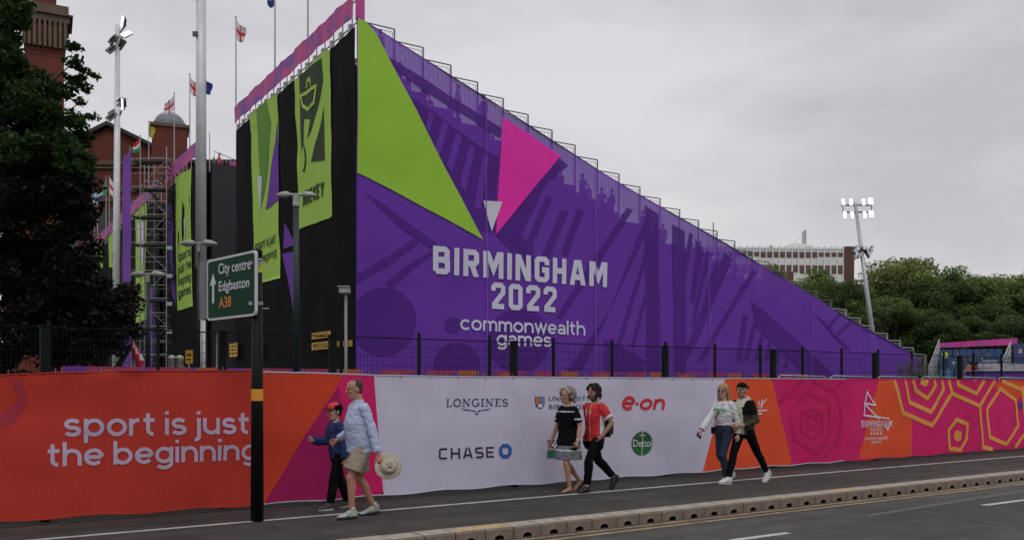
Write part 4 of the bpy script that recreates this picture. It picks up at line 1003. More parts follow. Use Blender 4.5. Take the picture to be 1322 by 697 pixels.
# right leaning mast with lit lamps
d = 62.0
B0 = at(1129, 432, d); T0 = at(1104, 262, d)
rm = empty('floodlight_mast', (B0.x, B0.y, 0), YAW, 'leaning silver mast with eight lit floodlights in front of the trees', 'floodlight mast')
s_ = d/FP
def rp(px, py, y=0): return ((px-1129)*s_, y, CH+(498-py)/FP*d)
MB().tube((.55, 0, 0), rp(1104, 262), .20, .11, n=14).build('pole', mat('mast_silver', (.42, .43, .44), .4, metal=.4), rm, smooth=True)
b = MB(); b.tube(rp(1086, 265), rp(1126, 265), .05, n=6); b.tube(rp(1088, 274), rp(1126, 274), .05, n=6); b.tube(rp(1088, 265), rp(1089, 274), .03, n=5); b.tube(rp(1125, 265), rp(1125, 274), .03, n=5); b.build('cross_arm', lampbody, rm)
for px, py in ((1087, 262), (1097, 262), (1113, 262), (1122, 261), (1089, 278), (1098.5, 278), (1114.5, 278), (1123, 277)):
    floodhead(rm, rp(px, py, -.25), 0, R(-12), True, .18 if px < 1120 else .30, .44, thin_=True)
b = MB(); b.tube(rp(1101, 326), rp(1127, 324), .05, n=6); b.tube(rp(1104, 322), rp(1122, 329), .04, n=6); b.build('lower_cross_arm', lampbody, rm)
for px, py, a in ((1104, 322, 30), (1104, 330, 10), (1110, 329, 40), (1119, 325, -20), (1124, 322, 30), (1122, 328, 10)):
    M_ = Matrix.Translation(rp(px, py, -.2)) @ Matrix.Rotation(R(a), 4, 'Y')
    b = MB(); b.box(-.07, .07, 0, .4, -.26, .26, 0, M_); b.box(-.06, .06, -.02, 0, -.24, .24, 1, M_); b.build('floodlight', [mat('floodlight_navy', (.04, .06, .10), .4), lampglass], rm)
floodhead(rm, rp(1114, 321, -.3), R(10), R(-20), False, .3, .3)

# twin-arm street lamps
lgm = mat('lamp_column_green', (.012, .03, .026), .45); lhead = mat('lamp_head_grey', (.33, .34, .31), .45, metal=.2)
def twin_lamp(px, ytop, depth, label, wcol=.07, hs_=.6, arm=.1):
    p = at(px, 498, depth); H = CH+(498-ytop)/FP*depth
    t = empty('street_lamp', (p.x, p.y, 0), YAW, label, 'street lamp')
    b = MB(); b.tube((0, 0, 0), (0, 0, 1.6), wcol*1.45, wcol*1.4, n=14); b.tube((0, 0, 1.6), (0, 0, 1.75), wcol*1.4, wcol, n=14); b.tube((0, 0, 1.75), (0, 0, H), wcol, wcol*.75, n=14); b.build('column', lgm, t, smooth=True)
    b = MB(); b.tube((0, 0, H-.25), (0, 0, H+.05), wcol*.95, n=10); b.tube((-arm-.02, 0, H+.03), (arm+.02, 0, H+.03), .035, n=8); b.build('bracket', lhead, t)
    for sx in (-1, 1):
        b = MB(); Mh = Matrix.Translation((sx*arm, 0, H+.03)) @ Matrix.Rotation(R(4*sx), 4, 'Y') @ Matrix.Scale(hs_, 4)
        rr = []
        for q, (x, ry, rz_) in enumerate(((0, .05, .04), (.06, .13, .12), (.22, .19, .19), (.48, .20, .17), (.70, .15, .10), (.80, .06, .04))):
            rr.append((Mh @ Vector((sx*x, 0, .02)), (0, ry*hs_, 0), (0, 0, rz_*hs_)))
        b.loft(rr, 14); b.build('lamp_head', lhead, t, smooth=True)
        b = MB(); b.loft([(Mh @ Vector((sx*(.2+.1*q), 0, -.07)), (0, (.1 if q in (1, 2) else .06)*hs_, 0), (0, 0, (.05 if q in (1, 2) else .03)*hs_)) for q in range(4)], 10); b.build('lens', mat('lamp_lens', (.45, .45, .42), .2), t, smooth=True)
    return t
twin_lamp(382.5, 253, 21.5, 'green street lamp with twin heads in front of the hockey banner', .085, .43, .14)
twin_lamp(256.5, 315, 29.0, 'slim street lamp with twin heads, left beside the thick pale mast', .05, .60, .12)
twin_lamp(191, 355, 30.0, 'street lamp with twin heads at the edge of the dark tree', .07, .60, .12)
# slim pole with small head near the corner
d = 19.0; p = at(446.5, 498, d); H = CH+(498-375)/FP*d
t = empty('slim_lamp', (p.x, p.y, 0), YAW, 'slim grey pole with a small square lamp head near the purple corner', 'lamp')
MB().tube((0, 0, 0), (0, 0, H), .04, .032, n=10).build('column', mat('lamp_grey', (.20, .20, .20), .5, metal=.4), t, smooth=True)
b = MB(); b.box(-.13, .08, -.1, .12, H-.06, H+.06); b.box(-.16, .10, -.14, -.02, H+.06, H+.09); b.build('lamp_head', lhead, t, bevel=.01)

# feather flags behind the fence, small signs, cylinders
def feather(px, yb, yt, depth, cols, label, w=16):
    p = at(px, 498, depth); t = empty('feather_flag', (p.x, p.y, 0), YAW, label, 'feather flag'); s = depth/FP
    H = CH+(498-yt)/FP*depth; b0 = CH+(498-yb)/FP*depth
    MB().tube((0, 0, 0), (0, 0, b0), .03, n=6).tube((0, 0, b0), (0, 0, H-.1), .03, .012, n=6).build('pole', polem, t)
    vs = []; fs = []; mi = []; n = 12
    for i in range(n+1):
        v = i/n; ww = w*s*math.sin(min(1, (1-v)*1.25+.08)*math.pi/2)
        for j in range(5): u = j/4; vs.append((u*ww+.02, .06*math.sin(u*4+v*5), b0+(H-b0)*v))
    for i in range(n):
        for j in range(4): k = i*5+j; fs.append((k, k+1, k+6, k+5)); mi.append(1 if (j+i//2) % 4 == 2 else 0)
    m_ = MB(); m_.add(vs, fs); m_.m = mi; m_.build('cloth', cols, t, smooth=True)
feather(170, 490, 440, 24, [rf, wf], 'red feather flag with a white stripe behind the red banner')
feather(280, 490, 430, 24, [mat('flag_orange', (.45, .14, .04), .8), wf], 'orange and white feather flag just left of the big black post', 13)
for i_, (px, lb) in enumerate(((222, 'grey capped bollard, left one of the pair by the yellow sign'), (232, 'grey capped bollard, right one of the pair by the yellow sign'))):
    p = at(px, 498, 28); H = CH+(498-459)/FP*28
    t = empty('bollard', (p.x, p.y, 0), YAW, lb, 'bollard', 'capped bollards behind the fence')
    MB().lathe([(.11, 0), (.11, H-.12)]).build('column', mat('bollard_grey', (.17, .16, .15), .6), t); MB().lathe([(.115, H-.12), (.115, H-.03), (.07, H), (0.01, H+.02)]).build('cap', mat('bollard_cap', (.45, .42, .36), .6), t, smooth=True)
p = at(244, 498, 30); t = empty('yellow_sign', (p.x, p.y, 0), YAW, 'small yellow sign on a stake right of the grey bollards', 'sign')
H = CH+(498-452)/FP*30; MB().tube((0, .03, 0), (0, .03, H), .03, n=6).build('stake', steel, t)
b = MB(); b.box(-.12, .12, 0, .02, H-.45, H); b.box(-.08, .08, -.004, 0, H-.2, H-.12, 1); b.box(-.08, .06, -.004, 0, H-.34, H-.28, 1); b.build('plate', [yel, ink], t)
p = at(98, 498, 26); t = empty('gazebo', (p.x-.3, p.y, 0), YAW, 'pink pop-up shade glimpsed under the dark tree behind the mesh fence', 'shade'); H = CH+(498-463)/FP*26
b = MB(); b.add([(-.55, -.5, H-.35), (.35, -.5, H-.35), (.35, .5, H-.35), (-.55, .5, H-.35), (.1, 0, H+.1)], [(0, 1, 4), (1, 2, 4), (2, 3, 4), (3, 0, 4)]); b.build('canopy', mat('gazebo_pink', (.5, .03, .2), .8), t)
b = MB(); [b.tube((x, y, 0), (x, y, H-.35), .02, n=5) for x in (-.5, .3) for y in (-.45, .45)]; b.build('frame', steel, t)

# ================================================================== BIG BLACK POST AND ROAD SIGN
px0, py0 = G(332, 672)
post = empty('sign_post', (px0, py0, 0), YAW, 'big black post with yellow bands standing on the path in the foreground', 'post')
pblk = mat('post_black', (.006, .006, .007), .5, var=.3, scale=8, spec=.15); pband = mat('post_band_amber', (.62, .27, .02), .5, var=.1); plime = mat('post_band_lime', (.50, .62, .02), .5, emit=((.6, .7, .02), .0))
dP = SS*px0+CC*py0; s_ = dP/FP
def pz(py): return CH+(498-py)/FP*dP
MB().tube((0, 0, -.05), (0, 0, pz(330)), .080, .060, n=28).build('shaft', pblk, post, smooth=True)
MB().tube((0, 0, pz(517)), (0, 0, pz(502)), .0735, .0735, n=28, cap=True).build('amber_band', pband, post, smooth=False)
MB().tube((0, 0, pz(352)), (0, 0, pz(342.5)), .0655, .0655, n=28).build('lime_band', plime, post)
MB().tube((0, 0, pz(336.5)), (0, 0, pz(334.5)), .067, .067, n=28).build('steel_ring', alum, post)
MB().lathe([(.0, pz(322)), (.055, pz(322)), (.063, pz(324)), (.063, pz(331))][::-1]).build('cap', pblk, post, smooth=True)
MB().box(.02, .14, -.01, .01, pz(398)-.008, pz(398)+.008).build('clip', alum, post)
# sign: plane turned 45 degrees, right edge at the post
dirc = Vector((-.70, .714, 0)).normalized()           # camera right, depth
signp = at(330, 498, dP-.16)
sg = empty('road_sign', (signp.x, signp.y, 0), YAW, 'green direction sign with white border pointing ahead to City centre, Edgbaston and A38', 'road sign')
dR = dP-.16
r0 = (330-661)/FP
def tpx(px):      # distance along the sign from its right edge, for a pixel column
    k = (px-661)/FP; return (r0*dR-k*dR)/(k*dirc.y-dirc.x)
class SignSurf:
    def P(s, a, z, off=0):
        # a grows from the sign's left edge to its right; off towards the viewer (normal)
        t = WS-a; nrm = Vector((-dirc.y, dirc.x, 0)); nrm = nrm if nrm.y < 0 else -nrm
        q = dirc*t+nrm*off; return (q.x, q.y, z)
    def px(s, px, py):
        t = tpx(px); dd_ = dR+dirc.y*t; return (WS-t, CH+(498-py)/FP*dd_)
WS = tpx(267.5); SG = SignSurf()
z1 = CH+(498-322.5)/FP*dR; z0 = CH+(498-407)/FP*dR
def rrect(x0, x1, y0, y1, r, n=5):
    out = []
    for cx_, cy_, a0 in ((x1-r, y0+r, -90), (x1-r, y1-r, 0), (x0+r, y1-r, 90), (x0+r, y0+r, 180)):
        for k in range(n+1): a = R(a0+90*k/n); out.append((cx_+r*math.cos(a), cy_+r*math.sin(a)))
    return out
sgreen = mat('sign_green', (.004, .040, .019), .6, var=.05, spec=.1); swhite = mat('sign_white', (.50, .50, .54), .4, var=.03); sorange = mat('sign_orange', (.50, .14, .02), .5); sgrey = mat('sign_back_grey', (.15, .14, .16), .6)
rr = rrect(0, WS, z0, z1, .06)
vs = [SG.P(a, z, 0) for a, z in rr]+[SG.P(a, z, -.03) for a, z in rr]; n = len(rr)
b = MB(); b.add(vs, [tuple(range(n)), tuple(range(2*n-1, n-1, -1))]+[(i, i+n, (i+1) % n+n, (i+1) % n) for i in range(n)]); pnl = b.build('panel', [swhite], sg)
sheet('green_face', SG, [rrect(.028, WS-.028, z0+.028, z1-.028, .045)], sgreen, sg, .003, step=0)
def stext(body, a, c2, top, m, bold=.01):
    p0 = SG.px(*a); p1 = SG.px(*c2); h = SG.px(a[0], top)[1]-p0[1]
    text('lettering', SG, body, p0, (p1[0], p0[1]+(p1[1]-p0[1])*.3), h, m, sg, .007, bold=bold, step=0)
KS = 4.98; SO = (245, 290)
def so(x, y): return (SO[0]+x/KS, SO[1]+y/KS)
stext('City centre', so(187, 318), so(394, 294), SO[1]+252/KS, swhite, .012)
stext('Edgbaston', so(190, 428), so(386, 405), SO[1]+366/KS, swhite, .012)
stext('A38', so(190, 535), so(270, 528), SO[1]+468/KS, sorange, .02)
q = [SG.px(*so(*p)) for p in ((147, 505), (147, 390), (133, 395), (153, 312), (173, 385), (160, 382), (160, 505))]
sheet('arrow', SG, [q], swhite, sg, .007, step=0)
# grey backing box behind the sign, turned another way
d2 = dR+dirc.y*WS+.1
A_ = at(257.5, 498, d2+.25)-Vector((signp.x, signp.y, 0)); 
Mi = Matrix.Rotation(-YAW, 4, 'Z'); A_ = Mi @ A_; B_ = Vector(SG.P(.0, 0, -.05)); B_.z = 0; A_.z = 0
zz1 = CH+(498-335)/FP*d2; zz0 = CH+(498-411)/FP*d2
b = MB(); nn = Vector((.05, .10, 0))
v4 = [A_, B_, B_+nn, A_+nn]; b.add([Vector((v.x, v.y, zz0)) for v in v4]+[Vector((v.x, v.y, zz1)) for v in v4], [(3, 2, 1, 0), (4, 5, 6, 7), (0, 1, 5, 4), (1, 2, 6, 5), (2, 3, 7, 6), (3, 0, 4, 7)])
b.build('back_panel', sgrey, sg)
b = MB()
for z in (z0+.15, z1-.15): b.box(-.10, .07, .05, .08, z-.02, z+.02)
b.build('bracket', steel, sg)
# ================================================================== BUILDINGS
def brick_mat(name, c1, c2, mortar, sc_=6, coord='Object'):
    m = bpy.data.materials.new(name); m.use_nodes = True; n = m.node_tree; L = n.links; p = n.nodes['Principled BSDF']; p.inputs['Roughness'].default_value = .9
    tc = n.nodes.new('ShaderNodeTexCoord'); mp_ = n.nodes.new('ShaderNodeMapping'); mp_.inputs['Rotation'].default_value = (R(90), 0, 0); L.new(tc.outputs[coord], mp_.inputs[0])
    v = n.nodes.new('ShaderNodeTexBrick'); v.inputs['Scale'].default_value = sc_; v.inputs['Color1'].default_value = (*c1, 1); v.inputs['Color2'].default_value = (*c2, 1); v.inputs['Mortar'].default_value = (*mortar, 1); v.inputs['Mortar Size'].default_value = .01
    L.new(mp_.outputs[0], v.inputs['Vector'])
    z = n.nodes.new('ShaderNodeTexNoise'); z.inputs['Scale'].default_value = .5; z.inputs['Detail'].default_value = 6; L.new(tc.outputs[coord], z.inputs['Vector']); q = n.nodes.new('ShaderNodeValToRGB'); L.new(z.outputs['Fac'], q.inputs[0])
    q.color_ramp.elements[0].position = .3; q.color_ramp.elements[0].color = (.6, .6, .6, 1); q.color_ramp.elements[1].position = .7
    mm = n.nodes.new('ShaderNodeMixRGB'); mm.blend_type = 'MULTIPLY'; mm.inputs[0].default_value = 1; L.new(v.outputs[0], mm.inputs[1]); L.new(q.outputs[0], mm.inputs[2]); L.new(mm.outputs[0], p.inputs['Base Color'])
    return m
brick = brick_mat('brick_red', (.20, .045, .026), (.15, .035, .022), (.10, .04, .03)); stone = mat('stone_buff', (.13, .09, .065), .85, var=.2, scale=1.5, bump=.3); slate = mat('slate_dark', (.03, .03, .033), .6); lead = mat('dome_lead', (.17, .19, .21), .45, var=.2, scale=2)
dglass = mat('window_dark', (.02, .022, .03), .15, spec=.6)
# gabled hall
d = 125.; s_ = d/FP
def L(px0_, px, py): return ((px-px0_)*s_, CH+(498-py)/FP*d)
p = at(150, 498, d); hall = empty('brick_hall', (p.x, p.y, 0), YAW, 'red brick gabled hall behind the scaffold tower and dark tree', 'building')
def hz(px, py): return L(150, px, py)
b = MB(); xl, _ = hz(75, 0); xr, _ = hz(222, 0); xa, za = hz(141, 164); _, zr = hz(0, 200)
xr2, _ = hz(206, 0); xl2 = 2*xa-xr2
_, zs = hz(206, 196)
b.add([(xl2, 0, 0), (xr2, 0, 0), (xr2, 0, zs), (xa, 0, za), (xl2, 0, zs)]+[(xl2, 40, 0), (xr2, 40, 0), (xr2, 40, zs), (xa, 40, za), (xl2, 40, zs)], [(0, 1, 2, 3, 4), (9, 8, 7, 6, 5), (1, 6, 7, 2), (0, 4, 9, 5)])
b.box(xl2-9, xl2-.02, 2, 38, 0, hz(0, 250)[1]); b.box(xr2+.02, xr2+14, 3, 38, 0, hz(0, 205)[1])
b.build('wall', brick, hall)
b = MB(); t_ = .55
for sx, x_ in ((-1, xl2-1.2), (1, xr2+1.2)):
    zz = zs-(1.2)*(za-zs)/(xr2-xa)
    b.add([(xa, -.8, za+.1), (x_, -.8, zz+.1), (x_, 41, zz+.1), (xa, 41, za+.1), (xa, -.8, za+.1+t_), (x_, -.8, zz+.1+t_), (x_, 41, zz+.1+t_), (xa, 41, za+.1+t_)], [(0, 1, 2, 3), (4, 7, 6, 5), (0, 4, 5, 1), (1, 5, 6, 2), (2, 6, 7, 3)])
b.box(xr2+1.3, xr2+14.4, 2.4, 39, hz(0, 205)[1]+.02, hz(0, 205)[1]+.5)
b.build('roof', slate, hall)
for py, th in ((208, .6), (216, .25), (240, .9), (256, .5)):
    MB().box(xl2+.1, xr2-.1, -.35, -.002, hz(0, py)[1]-th, hz(0, py)[1]).build('stone_band', stone, hall)
for k in range(6):
    x = xl2+2+k*(xr2-xl2-4)/5
    f = MB().box(x-.8, x+.8, -.12, -.003, hz(0, 330)[1], hz(0, 270)[1]).build('window', stone, hall)
    MB().box(x-.6, x+.6, -.125, -.122, hz(0, 330)[1]+.2, hz(0, 270)[1]-.2).build('pane', dglass, f)
# domed turret
d = 118.; s_ = d/FP
p = at(219, 498, d); FR, FC = facing(219); s_ *= FC; tu = empty('domed_turret', (p.x, p.y, 0), FR, 'square red brick turret with grey lead dome and finial', 'tower')
w = 23*s_
def tz(py): return CH+(498-py)/FP*d
MB().box(-w, w, 0, 2*w, 0, tz(164)).build('wall', brick, tu)
MB().box(-w-.25, w+.25, -.25, 2*w+.25, tz(164)+.01, tz(160)).box(-w-.1, w+.1, -.1, 2*w+.1, tz(207), tz(204)).build('cornice', stone, tu)
MB().loft([((0, w, tz(160)+.3+19*s_*math.sin(R(a))), (21*s_*math.cos(R(a)), 0, 0), (0, 21*s_*math.cos(R(a)), 0)) for a in (0, 12, 25, 40, 55, 70, 82, 89)], 24).box(-w*.9, w*.9, w*.1, w*1.9, tz(160)+.01, tz(160)+.32).build('dome', lead, tu, smooth=False)
MB().lathe([(.25, tz(143)), (.12, tz(140)), (.28, tz(137)), (.08, tz(134)), (.02, tz(128))], c=(0, w, 0)).build('finial', lead, tu, smooth=True)
# big corbelled tower at left
d = 105.; s_ = d/FP
p = at(58, 498, d); FR, FC = facing(58); s_ *= 1/FC; bt = empty('brick_tower', (p.x, p.y, 0), FR, 'massive dark red brick tower with corbelled stone top, behind the tree at far left', 'tower')
w = 25*s_*.78
b = MB(); b.box(-w, w, 0, 2*w, 0, tz(72)); b.build('wall', brick, bt)
b = MB(); n0 = tz(72)
for q in range(7):
    g = .05+q*.05; b.box(-w-g, w+g, -g, 2*w+g, n0+q*(tz(34)-n0)/7+.003*q, n0+(q+1)*(tz(34)-n0)/7+.003*q)
b.build('flared_brickwork', brick, bt)
b = MB(); g = .42
for q in range(9):
    x = -w-g+(2*w+2*g)*(q+.5)/9; MB().box(x-.17, x+.17, -g-.25, -g+.1, tz(62), tz(28)).build('corbel', stone, bt)
b = MB(); b.box(-w-.6, w+.6, -.6, 2*w+.6, tz(28), tz(20)); b.box(-w-.95, w+.95, -.95, 2*w+.95, tz(20)+.003, tz(18)); b.box(-w-.5, w+.5, -.5, 2*w+.5, tz(18)+.003, tz(6)); b.build('cornice', stone, bt)
MB().box(-w+.6, w-.8, .8, 2*w-.8, tz(6)+.003, tz(-40)).build('upper_stage', brick, bt)

# office block at right, facing the camera
d = 185.; s_ = d/FP
p = at(1020, 498, d); of = empty('office_block', (p.x, p.y, 0), YAW+R(3), 'long pale office block with rows of brown windows and a brick end, above the trees', 'building')
conc = mat('office_concrete', (.74, .76, .74), .8, var=.08, scale=.6, dirt=.15); win = mat('office_window', (.13, .075, .065), .35, var=.35, scale=.3); obr = brick_mat('office_brick', (.16, .07, .05), (.13, .06, .045), (.12, .08, .07), 4)
def oz(py): return CH+(498-py)/FP*d
xL_ = (880-1020)*s_; xR_ = (1091-1020)*s_
MB().box(xL_, xR_, 0, 16, 0, oz(322)).box(xL_-.05, xR_+.05, -.12, 16.05, oz(322)+.01, oz(319.5)).build('wall', conc, of)
MB().box(xR_+.02, (1103-1020)*s_, -.6, 15, 0, oz(318)).build('brick_end', obr, of)
bay = 8.45*s_; nb = int((xR_-xL_)/bay)
bigw = MB().box(0, bay*.78, -.02, -.004, 0, oz(342)-oz(353.5)).mesh('window', win)
smw = MB().box(0, bay*.78, -.02, -.004, 0, oz(325.5)-oz(331.5)).mesh('window', win); mdw = MB().box(0, bay*.78, -.02, -.004, 0, oz(325)-oz(333)).mesh('window', win)
fin = MB().box(-.11, .11, -.22, -.002, 2, oz(317.5)).mesh('pier', conc)
for k in range(nb+1):
    x = xR_-k*bay
    link('pier', fin, of, (x-.15, 0, 0))
    if k < nb:
        x0_ = x-bay*.89-.15
        big = 4 <= k <= 12
        link('window', mdw if big else smw, of, (x0_, 0, oz(333 if big else 331.5)))
        for r_ in range(1, 6): link('window', bigw, of, (x0_, 0, oz(353.5)-(r_-1)*(oz(342)-oz(364))))
MB().box((1026-1020)*s_, (1058-1020)*s_, 3, 10, oz(319.5)+.01, oz(313)).box((1031-1020)*s_, (1053-1020)*s_, 4, 9, oz(313)+.01, oz(310.5)).build('plant_room', conc, of)
MB().box((1047-1020)*s_, (1053-1020)*s_, 2.96, 2.99, oz(317.5), oz(316)).build('louvre', dglass, of)
b = MB(); xm = (1053-1020)*s_
for dx in (-.28, .28):
    for dy in (-.28, .28): b.tube((xm+dx, 6+dy, oz(312)), (xm+dx, 6+dy, oz(290 if dx > 0 else 292)), .07, n=4)
for k in range(12): z = oz(312)+(oz(291)-oz(312))*k/12; b.tube((xm-.28, 5.72, z), (xm+.28, 5.72, z+.28), .05, n=4); b.tube((xm+.28, 5.72, z+.28), (xm-.28, 5.72, z+.3), .05, n=4)
b.tube((xm, 6, oz(296)), ((1034-1020)*s_, 6, oz(311)), .03, n=4); b.build('lattice_mast', mat('mast_grey', (.20, .21, .23), .5), of)
b = MB(); xm = (923-1020)*s_; b.tube((xm, 2, oz(320)), (xm, 2, oz(286)), .12, n=5); b.tube((xm+.5, 2, oz(320)), (xm+.5, 2, oz(300)), .06, n=5); b.build('aerial', railm, of)
b = MB(); xm = (997-1020)*s_; b.box(xm-.15, xm+.15, 1, 1.3, oz(319.5), oz(316)); b.build('roof_vent', dglass, of)
p = at(1020, 498, 150); cn = empty('site_cabin', (*at(1016, 498, 140).xy, 0), YAW, 'brown and pale site cabin between the trees below the office block', 'cabin')
s_ = 140/FP
def cz_(py): return CH+(498-py)/FP*140
MB().box(-2.0*.5, 1.0, 0, 3, cz_(375), cz_(351)).build('wall', obr, cn); MB().box(1.02, 2.0, -.1, 3, cz_(375), cz_(352)).build('door', conc, cn); MB().box(-1.2, 2.2, .2, 2.8, 0, cz_(375)-.01).build('base', stone, cn)

# ================================================================== TREES
def leafmat(name, c1, c2, rough=.6):
    m = bpy.data.materials.new(name); m.use_nodes = True; n = m.node_tree; L = n.links; p = n.nodes['Principled BSDF']; p.inputs['Roughness'].default_value = rough; p.inputs['Specular IOR Level'].default_value = .25
    g = n.nodes.new('ShaderNodeNewGeometry'); tc = n.nodes.new('ShaderNodeTexCoord'); z = n.nodes.new('ShaderNodeTexNoise'); z.inputs['Scale'].default_value = .45; z.inputs['Detail'].default_value = 3; L.new(tc.outputs['Object'], z.inputs['Vector'])
    a = n.nodes.new('ShaderNodeMath'); a.operation = 'MULTIPLY_ADD'; a.inputs[1].default_value = .45; L.new(g.outputs['Random Per Island'], a.inputs[0]); s2_ = n.nodes.new('ShaderNodeMath'); s2_.operation = 'MULTIPLY'; s2_.inputs[1].default_value = .75; L.new(z.outputs['Fac'], s2_.inputs[0]); L.new(s2_.outputs[0], a.inputs[2])
    q = n.nodes.new('ShaderNodeValToRGB'); L.new(a.outputs[0], q.inputs[0]); q.color_ramp.elements[0].position = .35; q.color_ramp.elements[0].color = (*c1, 1); q.color_ramp.elements[1].position = .8; q.color_ramp.elements[1].color = (*c2, 1)
    L.new(q.outputs[0], p.inputs['Base Color'])
    t = n.nodes.new('ShaderNodeBsdfTranslucent'); x = n.nodes.new('ShaderNodeMixShader'); x.inputs[0].default_value = .38; L.new(q.outputs[0], t.inputs['Color'])
    L.new(p.outputs[0], x.inputs[1]); L.new(t.outputs[0], x.inputs[2]); L.new(x.outputs[0], n.nodes['Material Output'].inputs['Surface']); return m
def leaves(clumps, n, size, seed, flat=.55):
    """clumps: (centre, radii, weight); returns verts, faces of small kite leaves"""
    rg = np.random.default_rng(seed); V = []; wts = np.array([c[2] for c in clumps], float); wts /= wts.sum()
    for (c, r, w), k in zip(clumps, (wts*n).astype(int)):
        u = rg.normal(size=(k, 3)); u /= np.linalg.norm(u, axis=1)[:, None]; rad = rg.random(k)**(1/2.2)
        V.append(np.array(c)+u*rad[:, None]*np.array(r))
    P = np.concatenate(V); k = len(P); nr = rg.normal(size=(k, 3)); nr[:, 2] = np.abs(nr[:, 2])+flat; nr /= np.linalg.norm(nr, axis=1)[:, None]
    t = rg.normal(size=(k, 3)); t -= (t*nr).sum(1)[:, None]*nr; t /= np.linalg.norm(t, axis=1)[:, None]; b_ = np.cross(nr, t); s = size*(.6+.8*rg.random(k))[:, None]
    A = P-t*s*.5; B = P+b_*s*.32-t*s*.05; C = P+t*s*.6-nr*s*.12; D_ = P-b_*s*.32-t*s*.05
    vs = np.stack([A, B, C, D_], 1).reshape(-1, 3); fs = np.arange(4*k).reshape(-1, 4)
    return vs, fs
def leafmesh(name, vs, fs, m):
    me = bpy.data.meshes.new(name); me.vertices.add(len(vs)); me.vertices.foreach_set('co', vs.astype(np.float32).ravel())
    me.loops.add(fs.size); me.loops.foreach_set('vertex_index', fs.ravel().astype(np.int32)); me.polygons.add(len(fs)); me.polygons.foreach_set('loop_start', np.arange(0, fs.size, 4, dtype=np.int32))
    me.materials.append(m); me.update(calc_edges=True); return me
bark = mat('bark', (.05, .04, .032), .9, var=.3, scale=8, bump=.6)
def limbs(segs):
    b = MB()
    for p0, p1, r0, r1 in segs: b.tube(p0, p1, r0, r1, 8, cap=True)
    return b
# dark broadleaf at the left, crown in boughs
dl = 24.0
tp = at(15, 498, dl); lt = empty('dark_tree', (tp.x, tp.y, 0), YAW, 'dark leafy tree overhanging the left side of the picture', 'tree')
def tl(px, py, dd=0): dd_ = dl+dd; return ((px-661)/FP*dd_-(15-661)/FP*dl, dd, CH+(498-py)/FP*dd_)
rs = random.Random(4); cl = []
sil = [(6, 8, 30), (18, 20, 22), (0, 42, 26), (14, 68, 22), (8, 82, 26), (52, 98, 15), (26, 116, 30), (62, 114, 18), (8, 130, 36), (50, 142, 40), (80, 120, 15), (20, 175, 42), (70, 172, 40), (90, 190, 24), (10, 215, 40),
       (55, 222, 50), (95, 232, 28), (20, 262, 44), (70, 272, 44), (96, 266, 24), (10, 310, 40), (48, 318, 38), (75, 312, 26), (10, 350, 40), (60, 362, 38), (102, 370, 30), (125, 378, 30), (150, 385, 26), (168, 392, 18), (30, 395, 44), (80, 402, 42), (120, 412, 40), (150, 415, 28), (-6, 466, 26), (-30, 478, 26), (16, 474, 22), (20, 440, 44), (70, 444, 40), (118, 444, 34), (148, 440, 24), (-30, 60, 50), (-50, 150, 60), (-50, 250, 60), (-50, 350, 60), (-30, 430, 50), (-20, -40, 50), (30, -50, 36),
       (92, 62, 7), (98, 78, 9), (104, 88, 6), (96, 108, 12), (106, 100, 8), (112, 118, 6), (104, 132, 8), (114, 152, 6), (100, 160, 14), (106, 172, 12), (112, 186, 7), (118, 205, 8), (102, 214, 20), (104, 250, 24), (106, 290, 24), (108, 325, 24), (112, 350, 24)]
fine = []
for x, y, r in sil:
    k = r*dl/FP
    for dd in ((-1.2, 0, 1.4) if r > 20 else (rs.uniform(-.3, .3),)):
        j = 5 if r > 20 else 1
        c = tl(x, y, dd)
        for q in range(j):
            rr = k*(rs.uniform(.35, .55) if j > 1 else 1)
            o_ = Vector((rs.uniform(-1, 1), rs.uniform(-1, 1), rs.uniform(-1, 1)))*k*(.62 if j > 1 else 0)
            cl.append(((c[0]+o_.x, c[1]+o_.y, c[2]+o_.z), (rr*1.05, rr*1.1, rr*.8), rr*rr))
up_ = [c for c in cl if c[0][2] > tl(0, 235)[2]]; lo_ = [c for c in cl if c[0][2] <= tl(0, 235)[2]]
dmat = leafmat('leaf_dark', (.014, .026, .009), (.050, .105, .026))
vs, fs = leaves(up_, 52000, .14, 3); link('crown', leafmesh('crown', vs, fs, dmat), lt)
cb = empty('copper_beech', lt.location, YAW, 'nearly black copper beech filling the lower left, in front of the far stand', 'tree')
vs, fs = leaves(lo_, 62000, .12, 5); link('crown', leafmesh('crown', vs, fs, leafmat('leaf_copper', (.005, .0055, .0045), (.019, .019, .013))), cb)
limbs([((2.0, 1.0, 0), (2.1, .8, 2.0), .3, .22), ((2.1, .8, 2.0), (2.4, .3, 4.5), .22, .08), ((2.1, .8, 2), (.6, .3, 4.5), .15, .05), ((2.1, .8, 1.6), (3.2, .2, 2.8), .12, .04)]).build('trunk', bark, cb)
segs = [((-1.2, .3, 0), (-1.0, .2, 3.0), .38, .30), ((-1.0, .2, 3.0), (-.6, 0, 6.5), .30, .2), ((-.6, 0, 6.5), (-.2, 0, 11), .2, .08), ((-1.0, .2, 3.0), (1.4, -.3, 4.2), .14, .05), ((-.8, .1, 5), (.9, .1, 7.0), .12, .04), ((-.7, .1, 6), (1.0, 0, 8.6), .1, .03), ((-1, .2, 3.5), (-2.8, .3, 6), .14, .05), ((1.4, -.3, 4.2), (2.6, -.2, 4.0), .05, .02)]
rs = random.Random(9)
for k in range(26):
    x, y, r = sil[rs.randrange(len(sil))]; c = Vector(tl(x, y, rs.uniform(-.5, .5))); a = Vector((-.7+rs.uniform(-.1, .1), .1, max(2.8, c.z-rs.uniform(.5, 2)))); segs.append((a, c, .05, .012))
